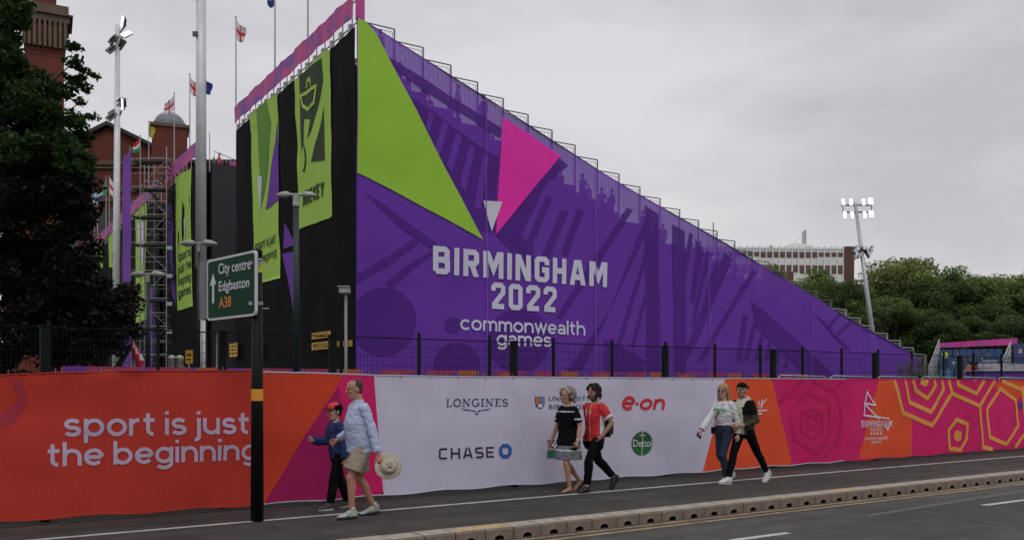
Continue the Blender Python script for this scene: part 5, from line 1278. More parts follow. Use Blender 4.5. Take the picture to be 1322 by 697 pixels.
for x, y, x2, y2 in ((84, 84, 120, 97), (86, 108, 108, 112), (84, 160, 122, 168)):
    segs.append((tl(x, y), tl(x2, y2), .02, .006))
limbs(segs).build('trunk', bark, lt)
# twigs with small leaves reaching into the sky
tw_c = []
for x, y, x2, y2 in ((84, 80, 124, 98), (86, 100, 114, 112), (90, 58, 102, 62), (84, 160, 124, 150), (88, 175, 120, 176)):
    for k in range(7): t = k/6; c = tl(x+(x2-x)*t, y+(y2-y)*t+rs.uniform(-2, 2)); tw_c.append((c, (.14, .14, .09), 1))
vs, fs = leaves(tw_c, 900, .12, 8); link('twig_leaves', leafmesh('twig_leaves', vs, fs, dmat), lt)

# right hand trees
def make_tree(seed, H, Rw, n, m, lsz=.42):
    rg = random.Random(seed); cl = []; hc = H*.62
    for k in range(46):
        a = rg.uniform(0, 2*math.pi); e_ = math.asin(rg.uniform(-.75, 1)); rr = rg.uniform(.68, .95); prof = 1.0 if math.sin(e_) < .2 else 1-.15*math.sin(e_)
        c = (Rw*rr*math.cos(e_)*math.cos(a)*prof, Rw*rr*math.cos(e_)*math.sin(a)*prof, hc+H*.36*rr*math.sin(e_)); r = Rw*rg.uniform(.22, .34)
        cl.append((c, (r, r, r*.75), r*r))
    for k in range(12): c = (rg.uniform(-.4, .4)*Rw, rg.uniform(-.4, .4)*Rw, hc+rg.uniform(-.3, .2)*H); cl.append((c, (Rw*.35,)*3, Rw*Rw*.1))
    for k in range(10): a = rg.uniform(0, 6.28); cl.append(((Rw*.8*math.cos(a), Rw*.8*math.sin(a), H*rg.uniform(.12, .35)), (Rw*.3, Rw*.3, Rw*.28), Rw*Rw*.06))
    vs, fs = leaves(cl, n, lsz, seed, .4); crown = leafmesh('crown', vs, fs, m)
    sg_ = [((0, 0, 0), (0, 0, H*.35), .38, .30), ((0, 0, H*.35), (.3, 0, H*.75), .3, .1)]
    for k in range(8): c = cl[k][0]; sg_.append(((0, 0, H*rg.uniform(.2, .5)), c, .13, .04))
    return crown, limbs(sg_).mesh('trunk', bark)
gm1 = leafmat('leaf_green', (.036, .060, .016), (.22, .31, .085)); gm2 = leafmat('leaf_olive', (.046, .066, .018), (.26, .32, .10)); gm3 = leafmat('leaf_deep', (.020, .036, .012), (.12, .175, .055))
protos = [make_tree(11, 16, 5.2, 42000, gm1, .25), make_tree(12, 14, 5.6, 42000, gm2, .25), make_tree(13, 15, 4.8, 42000, gm3, .25)]
spec = [(1052, 348, 96, 0, .95, 'bushy green tree in front of the office block, left of the leaning mast'), (1085, 352, 92, 2, .9, 'dark rounded tree directly left of the leaning mast, under the brick end'), (1122, 372, 90, 0, .9, 'lower tree just behind the foot of the leaning mast'),
        (1161, 328, 98, 1, 1.3, 'tallest pale topped tree right of the leaning mast'), (1150, 385, 84, 2, .85, 'small dark tree low beside the end of the purple stand'), (1200, 352, 92, 2, 1.05, 'dark full tree right of the tallest one'), (1238, 346, 96, 0, 1.2, 'broad green tree above the pink strip of the small stand'),
        (1262, 378, 90, 2, .95, 'dark tree overlapping the right side of the broad green one'), (1298, 350, 97, 1, 1.15, 'olive tree second from the right edge'), (1330, 350, 94, 0, 1.1, 'leafy tree at the right edge of the picture'), (1218, 398, 82, 2, .8, 'short dark tree directly behind the small stand'),
        (1180, 392, 86, 2, .9, 'dark tree between the purple stand tip and the small stand'), (1290, 398, 82, 2, .8, 'short dark tree behind the right side of the small stand'), (1012, 362, 112, 1, .95, 'olive tree low in front of the office windows at its left'), (992, 345, 124, 0, 1.0, 'small crown just above the purple slope left of the cabin'),
        (1370, 345, 95, 1, 1.1, None), (1410, 360, 90, 2, 1.0, None), (1460, 350, 95, 0, 1.1, None)]
for i, (px, py, d, k, wd_, lb) in enumerate(spec):
    p = at(px, 498, d); H = CH+(498-py)/FP*d; base = (16, 14, 15)[k]
    t = empty('broadleaf_tree', (p.x, p.y, 0), i*1.3, lb or 'leafy tree beyond the right edge, %s one out' % ('first', 'second', 'third')[i-15], 'tree', 'trees behind the arena')
    s = H/(base*.99); t.scale = (wd_*.95, wd_*.95, s)
    link('crown', protos[k][0], t); link('trunk', protos[k][1], t)
# far treeline as one mass
cl = []; rs = random.Random(3)
for k in range(70):
    px = 960+k*9+rs.uniform(-6, 6); c = at(px, 498-rs.uniform(20, 98), 135+rs.uniform(-6, 8)); cl.append((tuple(c), (3.2, 3.2, 3.0), 1))
    c = at(px+4, 470, 132); cl.append((tuple(c), (3.6, 3, 3.6), 1))
vs, fs = leaves(cl, 26000, .7, 6, .4); o = link('far_treeline', leafmesh('far_treeline', vs, fs, gm3)); tag(o, 'distant dark mass of trees behind the named trees', 'treeline', kind='stuff')
# weeds behind the banner
b_p = at(1178, 498, 27.5); rs = random.Random(5); b = MB()
wd2 = empty('tall_weeds', (b_p.x, b_p.y, 0), YAW, 'clump of tall thin weeds at the tip of the purple stand behind the banner', 'weeds')
tips = []
for k in range(90):
    x = rs.gauss(0, .32); y = rs.uniform(-.3, .3); h = max(1.4, rs.gauss(2.25, .28)-abs(x)*.4); x2 = x+rs.uniform(-.2, .2)
    b.tube((x, y, 0), (x2, y, h), .008, .003, n=3)
    for q in range(6): t = rs.uniform(.55, 1); tips.append(((x+(x2-x)*t, y, h*t), (.05, .05, .07), 1))
b.build('stem', mat('weed_stem', (.10, .12, .05), .8), wd2); vs, fs = leaves(tips, 4200, .05, 2, .2); link('leaf', leafmesh('leaf', vs, fs, leafmat('leaf_weed', (.045, .06, .02), (.13, .15, .07))), wd2)

# ================================================================== SMALL STAND AT RIGHT
d = 66.0; s_ = d/FP; p = at(1195, 498, d); FR, FC = facing(1195); s_ *= FC
ss = empty('small_grandstand', (p.x, p.y, 0), FR, 'small open stand with rows of dark blue seats and a pink strip along its top', 'grandstand')
def q3(px, py, y=0): return ((px-1195)*s_, y, CH+(498-py)/FP*d)
seat = mat('seat_navy', (.035, .085, .20), .5); deckm = mat('deck_dark', (.04, .042, .045), .8)
rowsn = 9; xa = (1212-1195)*s_; xb = (1302-1195)*s_; dz = (q3(0, 448)[2]-q3(0, 484)[2])/rowsn
b = MB(); sb = MB()
for k in range(rowsn):
    z = q3(0, 484)[2]-.55+k*dz; y = k*.75; b.box(xa, xb, y, y+.76, 0 if k == 0 else z-dz, z)
    for j in range(int((xb-xa)/.5)):
        if k < 5 and 4 <= j <= 5: continue
        x = xa+.1+j*.5; sb.box(x, x+.42, y+.25, y+.6, z+.38, z+.44); sb.box(x, x+.42, y+.58, y+.64, z+.44, z+.82)
b.build('deck', deckm, ss); o = sb.build('seats', seat, ss); o['kind'] = 'stuff'
ytop = rowsn*.75
def q4(px, py):   # on the back plane, further away
    dd_ = d+ytop*FC; return ((px-1195)/FP*dd_*FC, ytop, CH+(498-py)/FP*dd_)
A1 = q4(1212, 449); A2 = q4(1309, 447); A3 = q4(1309, 438.5); A4 = q4(1212, 443)
b = MB(); b.add([A1, A2, A3, A4]+[(x, y+.08, z) for x, y, z in (A1, A2, A3, A4)], [(0, 1, 2, 3), (7, 6, 5, 4), (0, 4, 5, 1), (1, 5, 6, 2), (2, 6, 7, 3), (3, 7, 4, 0)])
b.build('pink_strip', pattern_mat('strip_pink', [(.62, .06, .32), (.55, .05, .28), (.40, .08, .30), (.60, .07, .34), (.6, .06, .3)], .9), ss)
# side stairs and rails at both ends
b = MB()
for k in range(9): z = .9+k*dz; b.box(xa-2.6+k*.16, xa-.05, k*.75, k*.75+.75, 0, z) if False else None
for k in range(10):
    t = k/9; x = (1199-1195)*s_+(1214-1199)*s_*t; z = q3(0, 484)[2]+(q3(0, 444)[2]-q3(0, 484)[2])*t
    b.tube((x, t*6, 0), (x, t*6, z+.6), .04, n=5)
    if k: b.tube((px_, (k-1)/9*6, pz_+.6), (x, t*6, z+.6), .035, n=5); b.tube((px_, (k-1)/9*6, pz_+.1), (x, t*6, z+.1), .035, n=5)
    px_, pz_ = x, z
b.build('stair_rail', alum, ss)
b = MB()
for k in range(8):
    t = k/7; x = (1288-1195)*s_+(1308-1288)*s_*t; z = q3(0, 478)[2]+(q3(0, 445)[2]-q3(0, 478)[2])*t; b.tube((x, t*5, 0), (x, t*5, z+.3), .05, n=5)
    if k: b.tube((px_, (k-1)/7*5, pz_+.3), (x, t*5, z+.3), .04, n=5); b.tube((px_, (k-1)/7*5, pz_-.3), (x, t*5, z-.3), .04, n=5); b.box(px_, x, (k-1)/7*5, k/7*5, pz_-1.0, pz_-.93)
    px_, pz_ = x, z
b.build('stair_rail', alum, ss)
b = MB(); [b.tube(q3(1267+k*2.2, 482, -1), q3(1267+k*2.2, 467, -1), .03, n=4) for k in range(8)]; b.tube(q3(1265, 467, -1), q3(1284, 467, -1), .04, n=5); b.tube(q3(1265, 474, -1), q3(1284, 474, -1), .03, n=5); b.build('front_rail', alum, ss)
# scoreboard-like blue panel and purple table at right edge
tt = empty('blue_screen_wall', at(1316, 498, 64).to_tuple()[:2]+(0,), YAW, 'blue printed wall panel at the right edge beyond the small stand', 'panel')
s_2 = 64/FP; zz = lambda py: CH+(498-py)/FP*64
MB().box(-.35, 4, 0, .15, zz(500), zz(443)).build('panel', mat('panel_blue', (.03, .055, .16), .5), tt); MB().box(-.05, .18, -.01, 0, zz(456), zz(450)).box(.0, .12, -.014, -.01, zz(455.5), zz(452)).build('emblem', mat('panel_emblem', (.45, .30, .25), .5), tt)
tt = empty('media_platform', at(1296, 498, 40).to_tuple()[:2]+(0,), YAW, 'white topped media platform draped in purple cloth at the right', 'platform')
s_2 = 40/FP; zz = lambda py: CH+(498-py)/FP*40
MB().box((1270-1296)*s_2, 3, 0, 1.6, 0, zz(479)).build('purple_skirt', mat('skirt_purple', (.12, .04, .30), .7, bump=.8, bscale=3), tt); MB().box((1268-1296)*s_2, 3.1, -.1, 1.7, zz(479)+.01, zz(477)).build('top', mat('table_white', (.5, .48, .5), .6), tt)
b = MB(); b.box((1285-1296)*s_2, 2.6, .4, 1.3, zz(477)+.01, zz(473.5)); b.box((1284-1296)*s_2, 2.7, 1.35, 1.45, zz(477)+.01, zz(468)); b.build('equipment_case', mat('case_pale', (.35, .33, .38), .6, var=.4, scale=4), tt)
p = at(1220, 498, 50); t = empty('yellow_round_sign', (p.x, p.y, 0), YAW, 'lime yellow sign on a post at the left of the small stand', 'sign'); zz = lambda py: CH+(498-py)/FP*50
MB().tube((0, .05, 0), (0, .05, zz(458)), .03, n=6).build('stake', steel, t); MB().loft([((0, .02, zz(458)), (.20, 0, 0), (0, 0, .19)), ((0, 0, zz(458)), (.20, 0, 0), (0, 0, .19))], 8).build('plate', mat('sign_lime', (.45, .55, .05), .5), t)
# ================================================================== PEOPLE
def remesh(b, name, mats, vox, smooth_it=0, fold=0, ffreq=6, seed=0, pick=None):
    me = b.mesh('tmp', mats[0]); o = bpy.data.objects.new('tmp', me); COL.objects.link(o)
    md = o.modifiers.new('r', 'REMESH'); md.mode = 'VOXEL'; md.voxel_size = vox
    if smooth_it: sm = o.modifiers.new('s', 'SMOOTH'); sm.iterations = smooth_it; sm.factor = .5
    out = bpy.data.meshes.new_from_object(o.evaluated_get(bpy.context.evaluated_depsgraph_get())); bpy.data.objects.remove(o); bpy.data.meshes.remove(me)
    out.name = name; out.materials.clear()
    for m in mats: out.materials.append(m)
    if fold:
        out.update(); n = len(out.vertices); co = np.empty(n*3, np.float32); no = np.empty(n*3, np.float32); out.vertices.foreach_get('co', co); out.vertices.foreach_get('normal', no); co = co.reshape(-1, 3); no = no.reshape(-1, 3)
        ds = np.array([noise.noise(Vector((c[0]*ffreq*.8, c[1]*ffreq*.8, c[2]*ffreq*1.2+c[0]*ffreq+seed)))+.55*(1-2*abs(noise.noise(Vector((c[0]*ffreq*1.2+c[2]*ffreq*.9, c[1]*ffreq*1.4+seed, c[2]*ffreq*2.6-c[0]*ffreq)))*1.6)) for c in co]) if ffreq < 20 else np.array([noise.noise(Vector((c[0]*ffreq, c[1]*ffreq, c[2]*ffreq+seed)))+.5*noise.noise(Vector((c[0]*ffreq*2.3, c[1]*ffreq*2.3+seed, c[2]*ffreq*2))) for c in co])
        co += no*(ds*fold)[:, None]; out.vertices.foreach_set('co', co.ravel())
    nf = len(out.polygons); out.polygons.foreach_set('use_smooth', [True]*nf)
    mi = [0]*nf
    if pick:
        for p in out.polygons: mi[p.index] = pick(p.center)
    out.polygons.foreach_set('material_index', mi)
    out.update(); return out
def ik(a, c, l1, l2, pole):
    a, c = Vector(a), Vector(c); d = c-a; L_ = min(d.length, (l1+l2)*.999); u = d.normalized(); x = (l1*l1-l2*l2+L_*L_)/(2*L_); h = math.sqrt(max(0, l1*l1-x*x)); p = Vector(pole); p = (p-u*p.dot(u)).normalized()
    return a+u*x+p*h
skins = {}
def skin(name, c): return mat(name, c, .55, var=.08, scale=14, spec=.35)
def person(name_label, pos, rz, S):
    """local axes: x forward, y left, z up. S is a dict of pose and build"""
    g = lambda k, dflt: S.get(k, dflt)
    sc = g('scale', 1.); girth = g('girth', 1.); fem = g('female', False)
    root = empty('person', (pos[0], pos[1], 0), rz, name_label, 'person')
    V = lambda *a: Vector(a)*1.0
    hipz = g('hipz', .90)*sc; lean = g('lean', .03)
    shz = hipz+.462*sc; nk = hipz+.56*sc
    shw = (.168 if not fem else .148)*sc*g('shw', 1)
    hipw = .095*sc
    chest = Vector((lean*.7, 0, hipz+.36*sc)); sh = {1: Vector((lean, shw, shz)), -1: Vector((lean, -shw, shz))}
    hips = {1: Vector((0, hipw, hipz)), -1: Vector((0, -hipw, hipz))}
    ank = {1: Vector(S['lank']), -1: Vector(S['rank'])}; wr_ = {1: Vector(S['lwr']), -1: Vector(S['rwr'])}
    l1 = .435*sc; l2 = .42*sc; knee = {}
    for s in (1, -1): knee[s] = ik(hips[s], ank[s], l1, l2, (1, 0, 0))
    a1 = .29*sc; a2 = .26*sc; elb = {}
    for s in (1, -1): elb[s] = ik(sh[s], wr_[s], a1, a2, S.get('lpole' if s == 1 else 'rpole', (-1, .35*s, 0)))
    hc = Vector((lean+g('headx', .03), 0, nk+.138*sc)); hs = sc*g('heads', 1.)*1.07
    yaw = g('yaw', 0.); pit = g('pitch', 0.)
    HM = Matrix.Translation(hc) @ Matrix.Rotation(yaw, 4, 'Z') @ Matrix.Rotation(pit, 4, 'Y')
    h = lambda x, y, z: HM @ Vector((x*hs, y*hs, z*hs))
    sk = S['skin']; lipm = mat('lip_'+sk.name, tuple(c*f for c, f in zip((.42, .20, .16), (.9, .75, .75))), .5); stub = S.get('beard', sk)
    b = MB()
    # torso
    gx = girth
    def ring(cx, z, rx, ry): return ((cx, 0, z), (rx, 0, 0), (0, ry, 0))
    tors = [ring(0, hipz-.10*sc, .07*sc, .10*sc), ring(-.005, hipz-.03*sc, .105*sc*gx, .150*sc*gx**.5), ring(0, hipz+.06*sc, .11*sc*gx, .160*sc*gx**.5), ring(lean*.2+g('belly', 0)*.8, hipz+.15*sc, .10*sc*gx, (.14 if not fem else .122)*sc*gx**.5), ring(lean*.5+g('belly', 0)*.7, hipz+.27*sc, .108*sc*gx, .148*sc*gx**.5),
            ring(lean*.8+(.012 if fem else 0), hipz+.38*sc, .115*sc*gx**.6, .155*sc), ring(lean, hipz+.45*sc, .100*sc, shw*.98), ring(lean, hipz+.505*sc, .078*sc, shw*.66), ring(lean+.005, hipz+.535*sc, .060*sc, .075*sc)]
    b.loft(tors, 24)
    # neck and head
    b.tube((lean, 0, nk-.03*sc), h(-.012, 0, -.07), g('neck', .056)*sc, g('neck', .056)*.93*sc, 14)
    b.loft([(h(-.008, 0, z), (HM.to_3x3() @ Vector((rx*hs, 0, 0))), (HM.to_3x3() @ Vector((0, ry*hs, 0)))) for z, rx, ry in ((-.03, .082, .062), (.0, .092, .071), (.03, .096, .075), (.06, .093, .073), (.085, .078, .062), (.105, .050, .042), (.115, .015, .013))], 20)
    for z, x0, rx, ry in ((0, 0, 0, 0),): pass
    b.loft([(h(x0, 0, z), (HM.to_3x3() @ Vector((rx*hs, 0, 0))), (HM.to_3x3() @ Vector((0, ry*hs, 0)))) for z, x0, rx, ry in ((-.118, .048, .018, .018), (-.105, .038, .042, .036), (-.085, .026, .056, .048), (-.06, .016, .066, .055), (-.03, .006, .077, .063), (.02, .0, .086, .068))], 18)
    b.ball(h(.082, 0, .028), (.014*hs, .036*hs, .010*hs), 10, 6)                        # brow
    b.loft([(h(.088, 0, .022), (.006*hs, 0, 0), (0, .008*hs, 0)), (h(.100, 0, -.005), (.010*hs, 0, 0), (0, .010*hs, 0)), (h(.106, 0, -.022), (.014*hs, 0, 0), (0, .016*hs, 0)), (h(.092, 0, -.034), (.010*hs, 0, 0), (0, .013*hs, 0))], 10)   # nose
    for s in (1, -1):
        b.ball(h(.070, .036*s, -.018), (.020*hs, .020*hs, .018*hs), 10, 6)           # cheek
        b.ball(h(-.005, .076*s, -.008), (.018*hs, .009*hs, .030*hs), 10, 6)          # ear
    b.ball(h(.082, 0, -.058), (.012*hs, .022*hs, .006*hs), 10, 6); b.ball(h(.080, 0, -.068), (.011*hs, .019*hs, .006*hs), 10, 6); b.ball(h(.066, 0, -.100), (.016*hs, .018*hs, .014*hs), 10, 6)
    # arms and hands
    for s in (1, -1):
        S0, E_, W__ = sh[s], elb[s], wr_[s]; af = g('arm', 1.)
        b.ball(S0, .056*sc*af, 12, 8); m1 = S0.lerp(E_, .45)
        b.tube(S0, m1, .053*sc*af, .046*sc*af, 12); b.tube(m1, E_, .046*sc*af, .038*sc*af, 12); b.ball(E_, .039*sc*af, 12, 8); m2 = E_.lerp(W__, .3); b.tube(E_, m2, .038*sc*af, .040*sc*af, 12); b.ball(m1, .046*sc*af, 12, 8); b.ball(m2, .040*sc*af, 12, 8); b.tube(m2, W__, .040*sc*af, .026*sc*af, 12); b.ball(W__, .026*sc*af, 10, 6)
        f = (W__-E_).normalized(); f = (f+Vector(g('lhandb' if s == 1 else 'rhandb', (0, 0, 0)))).normalized()
        pn = Vector((0, -s, 0)); pn = (pn-f*pn.dot(f)).normalized()          # palm faces the thigh
        sd = f.cross(pn); sd = sd if sd.x > 0 else -sd                         # thumb side, forward
        hs2 = sc*g('hand', 1.); c0 = W__; c1 = W__+f*.085*hs2
        b.loft([(c0, sd*.024*hs2, pn*.017*hs2), (c0+f*.03*hs2, sd*.034*hs2, pn*.015*hs2), (c0+f*.065*hs2, sd*.041*hs2, pn*.014*hs2), (c1, sd*.040*hs2, pn*.011*hs2)], 14)
        curl = g('lcurl' if s == 1 else 'rcurl', .5)
        for q, (off, ln) in enumerate(((.030, .070), (.010, .078), (-.010, .072), (-.030, .058))):
            p0 = c1+sd*off*hs2-f*.008; dr = f; r0_ = .0088*hs2
            for j, fr in enumerate((.45, .32, .23)):
                ang = curl*(.9 if j == 0 else 1.1)+.05*q*curl; dr = (dr*math.cos(ang)+pn*math.sin(ang)).normalized(); prj = (pn-dr*pn.dot(dr))
                p1 = p0+dr*ln*fr*hs2; b.tube(p0, p1, r0_, r0_*.9, 8); b.ball(p1, r0_*.92, 8, 6); p0 = p1; r0_ *= .92
                # keep bending in the same sense
                pn2 = prj.normalized() if prj.length > 1e-4 else pn; pn_ = pn2
                f2 = dr; dr = f2
                if j == 0: base_n = pn2
                pn_keep = pn2
                dr = (dr).normalized(); 
            
        tb = c0+f*.025*hs2+sd*.028*hs2; td = (f*.7+sd*.6+pn*.35*(1+curl)).normalized(); t1 = tb+td*.040*hs2; td2 = (f*.85+sd*.15+pn*.6*curl).normalized(); t2 = t1+td2*.030*hs2
        b.ball(tb, .014*hs2, 8, 6); b.tube(tb, t1, .0125*hs2, .0105*hs2, 8); b.ball(t1, .0106*hs2, 8, 6); b.tube(t1, t2, .0104*hs2, .0085*hs2, 8); b.ball(t2, .0088*hs2, 8, 6)
    # legs and feet
    lf = g('leg', 1.); fdir = {}
    for s in (1, -1):
        H0, K, A = hips[s], knee[s], ank[s]
        b.ball(H0+Vector((0, 0, -.02)), .085*sc*lf, 14, 8); m = H0.lerp(K, .5); b.tube(H0, m, .086*sc*lf, .070*sc*lf, 14); b.ball(m, .070*sc*lf, 14, 8); b.tube(m, K, .070*sc*lf, .052*sc*lf, 14); b.ball(K, .053*sc*lf, 14, 8)
        c = K.lerp(A, .30)+Vector((-.012*sc, 0, 0)); b.tube(K, c, .050*sc*lf, .054*sc*lf, 14); b.ball(c, .054*sc*lf, 14, 8); m = K.lerp(A, .68); b.tube(c, m, .054*sc*lf, .038*sc*lf, 14); b.ball(m, .038*sc*lf, 12, 8); b.tube(m, A, .038*sc*lf, .033*sc*lf, 14); b.ball(A, .035*sc*lf, 12, 8)
        ft = R(S['lft'] if s == 1 else S['rft'])      # pitch: positive = heel up
        fy = R(6)*s; fd = Vector((math.cos(ft)*math.cos(fy), math.cos(ft)*math.sin(fy), -math.sin(ft))); up = Vector((math.sin(ft), 0, math.cos(ft))); sd = fd.cross(up).normalized(); fdir[s] = (fd, up, sd)
        Q = lambda x, z: A+fd*x*sc+up*z*sc
        b.loft([(Q(-.055, -.045), up*.026*sc, sd*.022*sc), (Q(-.03, -.035), up*.040*sc, sd*.031*sc), (Q(.02, -.03), up*.040*sc, sd*.033*sc), (Q(.08, -.045), up*.026*sc, sd*.038*sc), (Q(.13, -.055), up*.017*sc, sd*.043*sc), (Q(.17, -.060), up*.012*sc, sd*.036*sc), (Q(.185, -.062), up*.006*sc, sd*.02*sc)], 16)
    inv = HM.inverted()
    def pk(c):
        q = inv @ Vector(c)
        if abs(q.x) < .2 and abs(q.z) < .2*hs:
            q = q/hs
            if q.x > .074 and abs(q.y) < .023 and -.074 < q.z < -.053: return 1
            if stub is not sk and -.135 < q.z < (-.035 if abs(q.y) > .045 else (-.045 if q.x > .07 else -.06)) and q.x > -.005 and q.x < .2: return 2
        return 0
    link('body', remesh(b, 'body', [sk, lipm, stub], .0062*max(.85, sc), 1, pick=pk), root)
    eyem = mat('eye_white', (.20, .17, .16), .3); irism = mat('eye_iris', (.02, .015, .012), .2); browm = S.get('browm', S['hair'])
    for s in (1, -1):
        e_ = MB(); e_.ball(h(.0790, .030*s, .006), (.0075*hs, .0105*hs, .0050*hs), 10, 8, 0); e_.ball(h(.0835, .030*s, .006), (.0042*hs, .0055*hs, .0048*hs), 8, 6, 1); e_.build('eye', [eyem, irism], root, smooth=True)
        e_ = MB(); e_.ball(h(.089, .030*s, .025), (.007*hs, .018*hs, .004*hs), 8, 6); e_.build('eyebrow', browm, root, smooth=True)
    return dict(root=root, h=h, HM=HM, hs=hs, sc=sc, hipz=hipz, shz=shz, sh=sh, elb=elb, wr=wr_, hips=hips, knee=knee, ank=ank, fdir=fdir, tors=tors, lean=lean, girth=girth, nk=nk, shw=shw, lf=lf)
def top_garment(P, name, mats, z0, sleeve, fit=.018, flare=0, fold=.006, hemc=(0, 0), pick=None, vox=.009, open_neck=True, cuff=.012, loose=0):
    b = MB(); sc = P['sc']; rings = []
    zs_ = [P['tors'][i][0][2] for i in range(9)]
    zz0 = P['hipz']+z0
    def at_z(z):
        T = P['tors']
        for i in range(8):
            if z <= T[i+1][0][2] or i == 7:
                t = (z-T[i][0][2])/(T[i+1][0][2]-T[i][0][2]); t = max(0, min(1, t)) ; a, b_ = T[i], T[i+1]
                return (a[0][0]*(1-t)+b_[0][0]*t, a[1][0]*(1-t)+b_[1][0]*t, a[2][1]*(1-t)+b_[2][1]*t)
    n = 10; ztop = P['hipz']+.522*sc
    for k in range(n+1):
        z = zz0+(ztop-zz0)*k/n; cx, rx, ry = at_z(max(z, P['hipz']-.02)); t = 1-k/n
        ex = fit+loose*math.sin(math.pi*min(1, t*1.1))*.5+flare*t*t
        if k == n: ex = fit*.7
        rings.append(((cx, 0, z), (rx+ex, 0, 0), (0, ry+ex, 0)))
    b.loft(rings, 26)
    for s in (1, -1):
        S0, E_, W__ = P['sh'][s], P['elb'][s], P['wr'][s]; f2 = fit*.85
        b.ball(S0, .056*sc+f2, 14, 8)
        if sleeve <= 1:
            e = S0.lerp(E_, sleeve); b.tube(S0, e, .056*sc+f2, .050*sc+f2+cuff*.6, 16)
        else:
            b.tube(S0, E_, .056*sc+f2, .044*sc+f2, 16); b.ball(E_, .044*sc+f2, 12, 8); e = E_.lerp(W__, sleeve-1); b.tube(E_, e, .044*sc+f2, .030*sc+f2*.8+cuff, 16)
    return link(name, remesh(b, name, mats, vox, 2, fold, 7, random.Random(name+str(z0)).uniform(0, 9), pick), P['root'])
def trousers(P, name, m, low, fit=.012, wide=0, fold=.005, vox=.009, top_=.10):
    b = MB(); sc = P['sc']; T = P['tors']
    b.loft([((0, 0, P['hipz']-.125*sc), (.085*sc, 0, 0), (0, .115*sc, 0))]+[((T[i][0][0], 0, T[i][0][2]), (T[i][1][0]+fit, 0, 0), (0, T[i][2][1]+fit, 0)) for i in (1, 2)]+[((T[3][0][0], 0, P['hipz']+top_*sc), (T[3][1][0]+fit, 0, 0), (0, T[3][2][1]+fit+.004, 0))], 24)
    lf = P['lf']
    for s in (1, -1):
        H0, K, A = P['hips'][s], P['knee'][s], P['ank'][s]
        b.ball(H0, .088*sc*lf+fit, 14, 8); m1 = H0.lerp(K, .5)
        if low <= 1:
            e = H0.lerp(K, low); b.tube(H0, e, .090*sc*lf+fit, .075*sc*lf+fit+wide, 18)
        else:
            b.tube(H0, m1, .088*sc*lf+fit, .072*sc*lf+fit, 16); b.ball(m1, .072*sc*lf+fit, 14, 8); b.tube(m1, K, .072*sc*lf+fit, .056*sc*lf+fit+wide*.5, 16); b.ball(K, .056*sc*lf+fit+wide*.5, 14, 8)
            c = K.lerp(A, .3)+Vector((-.010, 0, 0)); b.tube(K, c, .055*sc*lf+fit+wide*.5, .055*sc*lf+fit+wide*.6, 16); b.ball(c, .055*sc*lf+fit+wide*.6, 14, 8); e = K.lerp(A, low-1); b.tube(c, e, .055*sc*lf+fit+wide*.6, .038*sc*lf+fit+wide, 16)
    return link(name, remesh(b, name, [m], vox, 2, fold, 8, 3), P['root'])
def shoe(P, s, m, sole, high=.0, name='shoe', toe=.20):
    A = P['ank'][s]; fd, up, sd = P['fdir'][s]; sc = P['sc']; Q = lambda x, z: A+fd*x*sc+up*z*sc
    b = MB(); b.loft([(Q(-.068, -.050), up*.020, sd*.026), (Q(-.055, -.035), up*.042, sd*.036), (Q(-.02, -.02), up*.052, sd*.040), (Q(.03, -.022), up*.048, sd*.041), (Q(.08, -.040), up*.034, sd*.045), (Q(.13, -.052), up*.024, sd*.049), (Q(toe-.02, -.058), up*.018, sd*.041), (Q(toe, -.062), up*.010, sd*.024)], 18)
    b.tube(Q(-.02, -.01), Q(-.018, .035+high), .044, .043, 16)
    o = link(name, remesh(b, name, [m], .007, 1), P['root'])
    b = MB(); b.loft([(Q(.065, -.092), fd*.138*sc, sd*.048), (Q(.065, -.070), fd*.142*sc, sd*.050)], 24); b.build('sole', sole, o); 
    return o
black_ = mat('cloth_black', (.0055, .0055, .0065), .9, var=.25, bump=.3, bscale=200, spec=.08); white_ = mat('cloth_white', (.56, .56, .58), .8, bump=.2, bscale=120); sole_w = mat('sole_white', (.5, .5, .5), .6); sole_b = mat('sole_black', (.015, .015, .015), .7)
def bare(name, c): return mat(name, c, .9, var=.25, scale=30, bump=.8, bscale=90)

# ---- 1 older man in pale blue shirt and shorts
x_, y_ = G(466, 667)
sk1 = skin('skin_ruddy', (.40, .19, .13)); hair1 = bare('hair_brown_short', (.060, .042, .032))
P = person('balding man in pale blue shirt and beige shorts carrying a straw hat', (x_, y_), math.pi, dict(scale=1.0, hipz=.91, girth=1.32, belly=.035, lean=.03, headx=.055, pitch=.16, yaw=-.05, skin=sk1, hair=hair1, arm=1.0, leg=1.05, neck=.066, shw=1.04,
    lank=(.16, .10, .095), rank=(-.22, -.09, .105), lft=-2, rft=6, lwr=(-.09, .34, .80), rwr=(.22, -.27, .96), lpole=(-1, .5, 0), rpole=(-1, -.3, -.3), lcurl=.65, rcurl=1.0, lhandb=(0, 0, -.3)))
h = P['h']; hs = P['hs']
b = MB()
b.ball(h(-.026, 0, .038), (.084*hs, .080*hs, .080*hs), 18, 12); b.ball(h(-.045, 0, -.015), (.052, .068, .055), 14, 10); b.ball(h(-.01, 0, .080), (.062, .058, .040), 14, 8)
link('hair', remesh(b, 'hair', [hair1], .005, 1, .0015, 40), P['root'])
shirt = mat('shirt_pale_blue', (.37, .43, .60), .75, var=.06, scale=8, bump=.2, bscale=150); navycol = mat('collar_navy', (.05, .07, .16), .8)
def pk(c):
    return 0
top_garment(P, 'shirt', [shirt, navycol], -.09, 1.88, fit=.016, flare=.025, fold=.008, loose=.03, cuff=.006, pick=pk, vox=.0075)
b = MB(); L0 = P['lean']
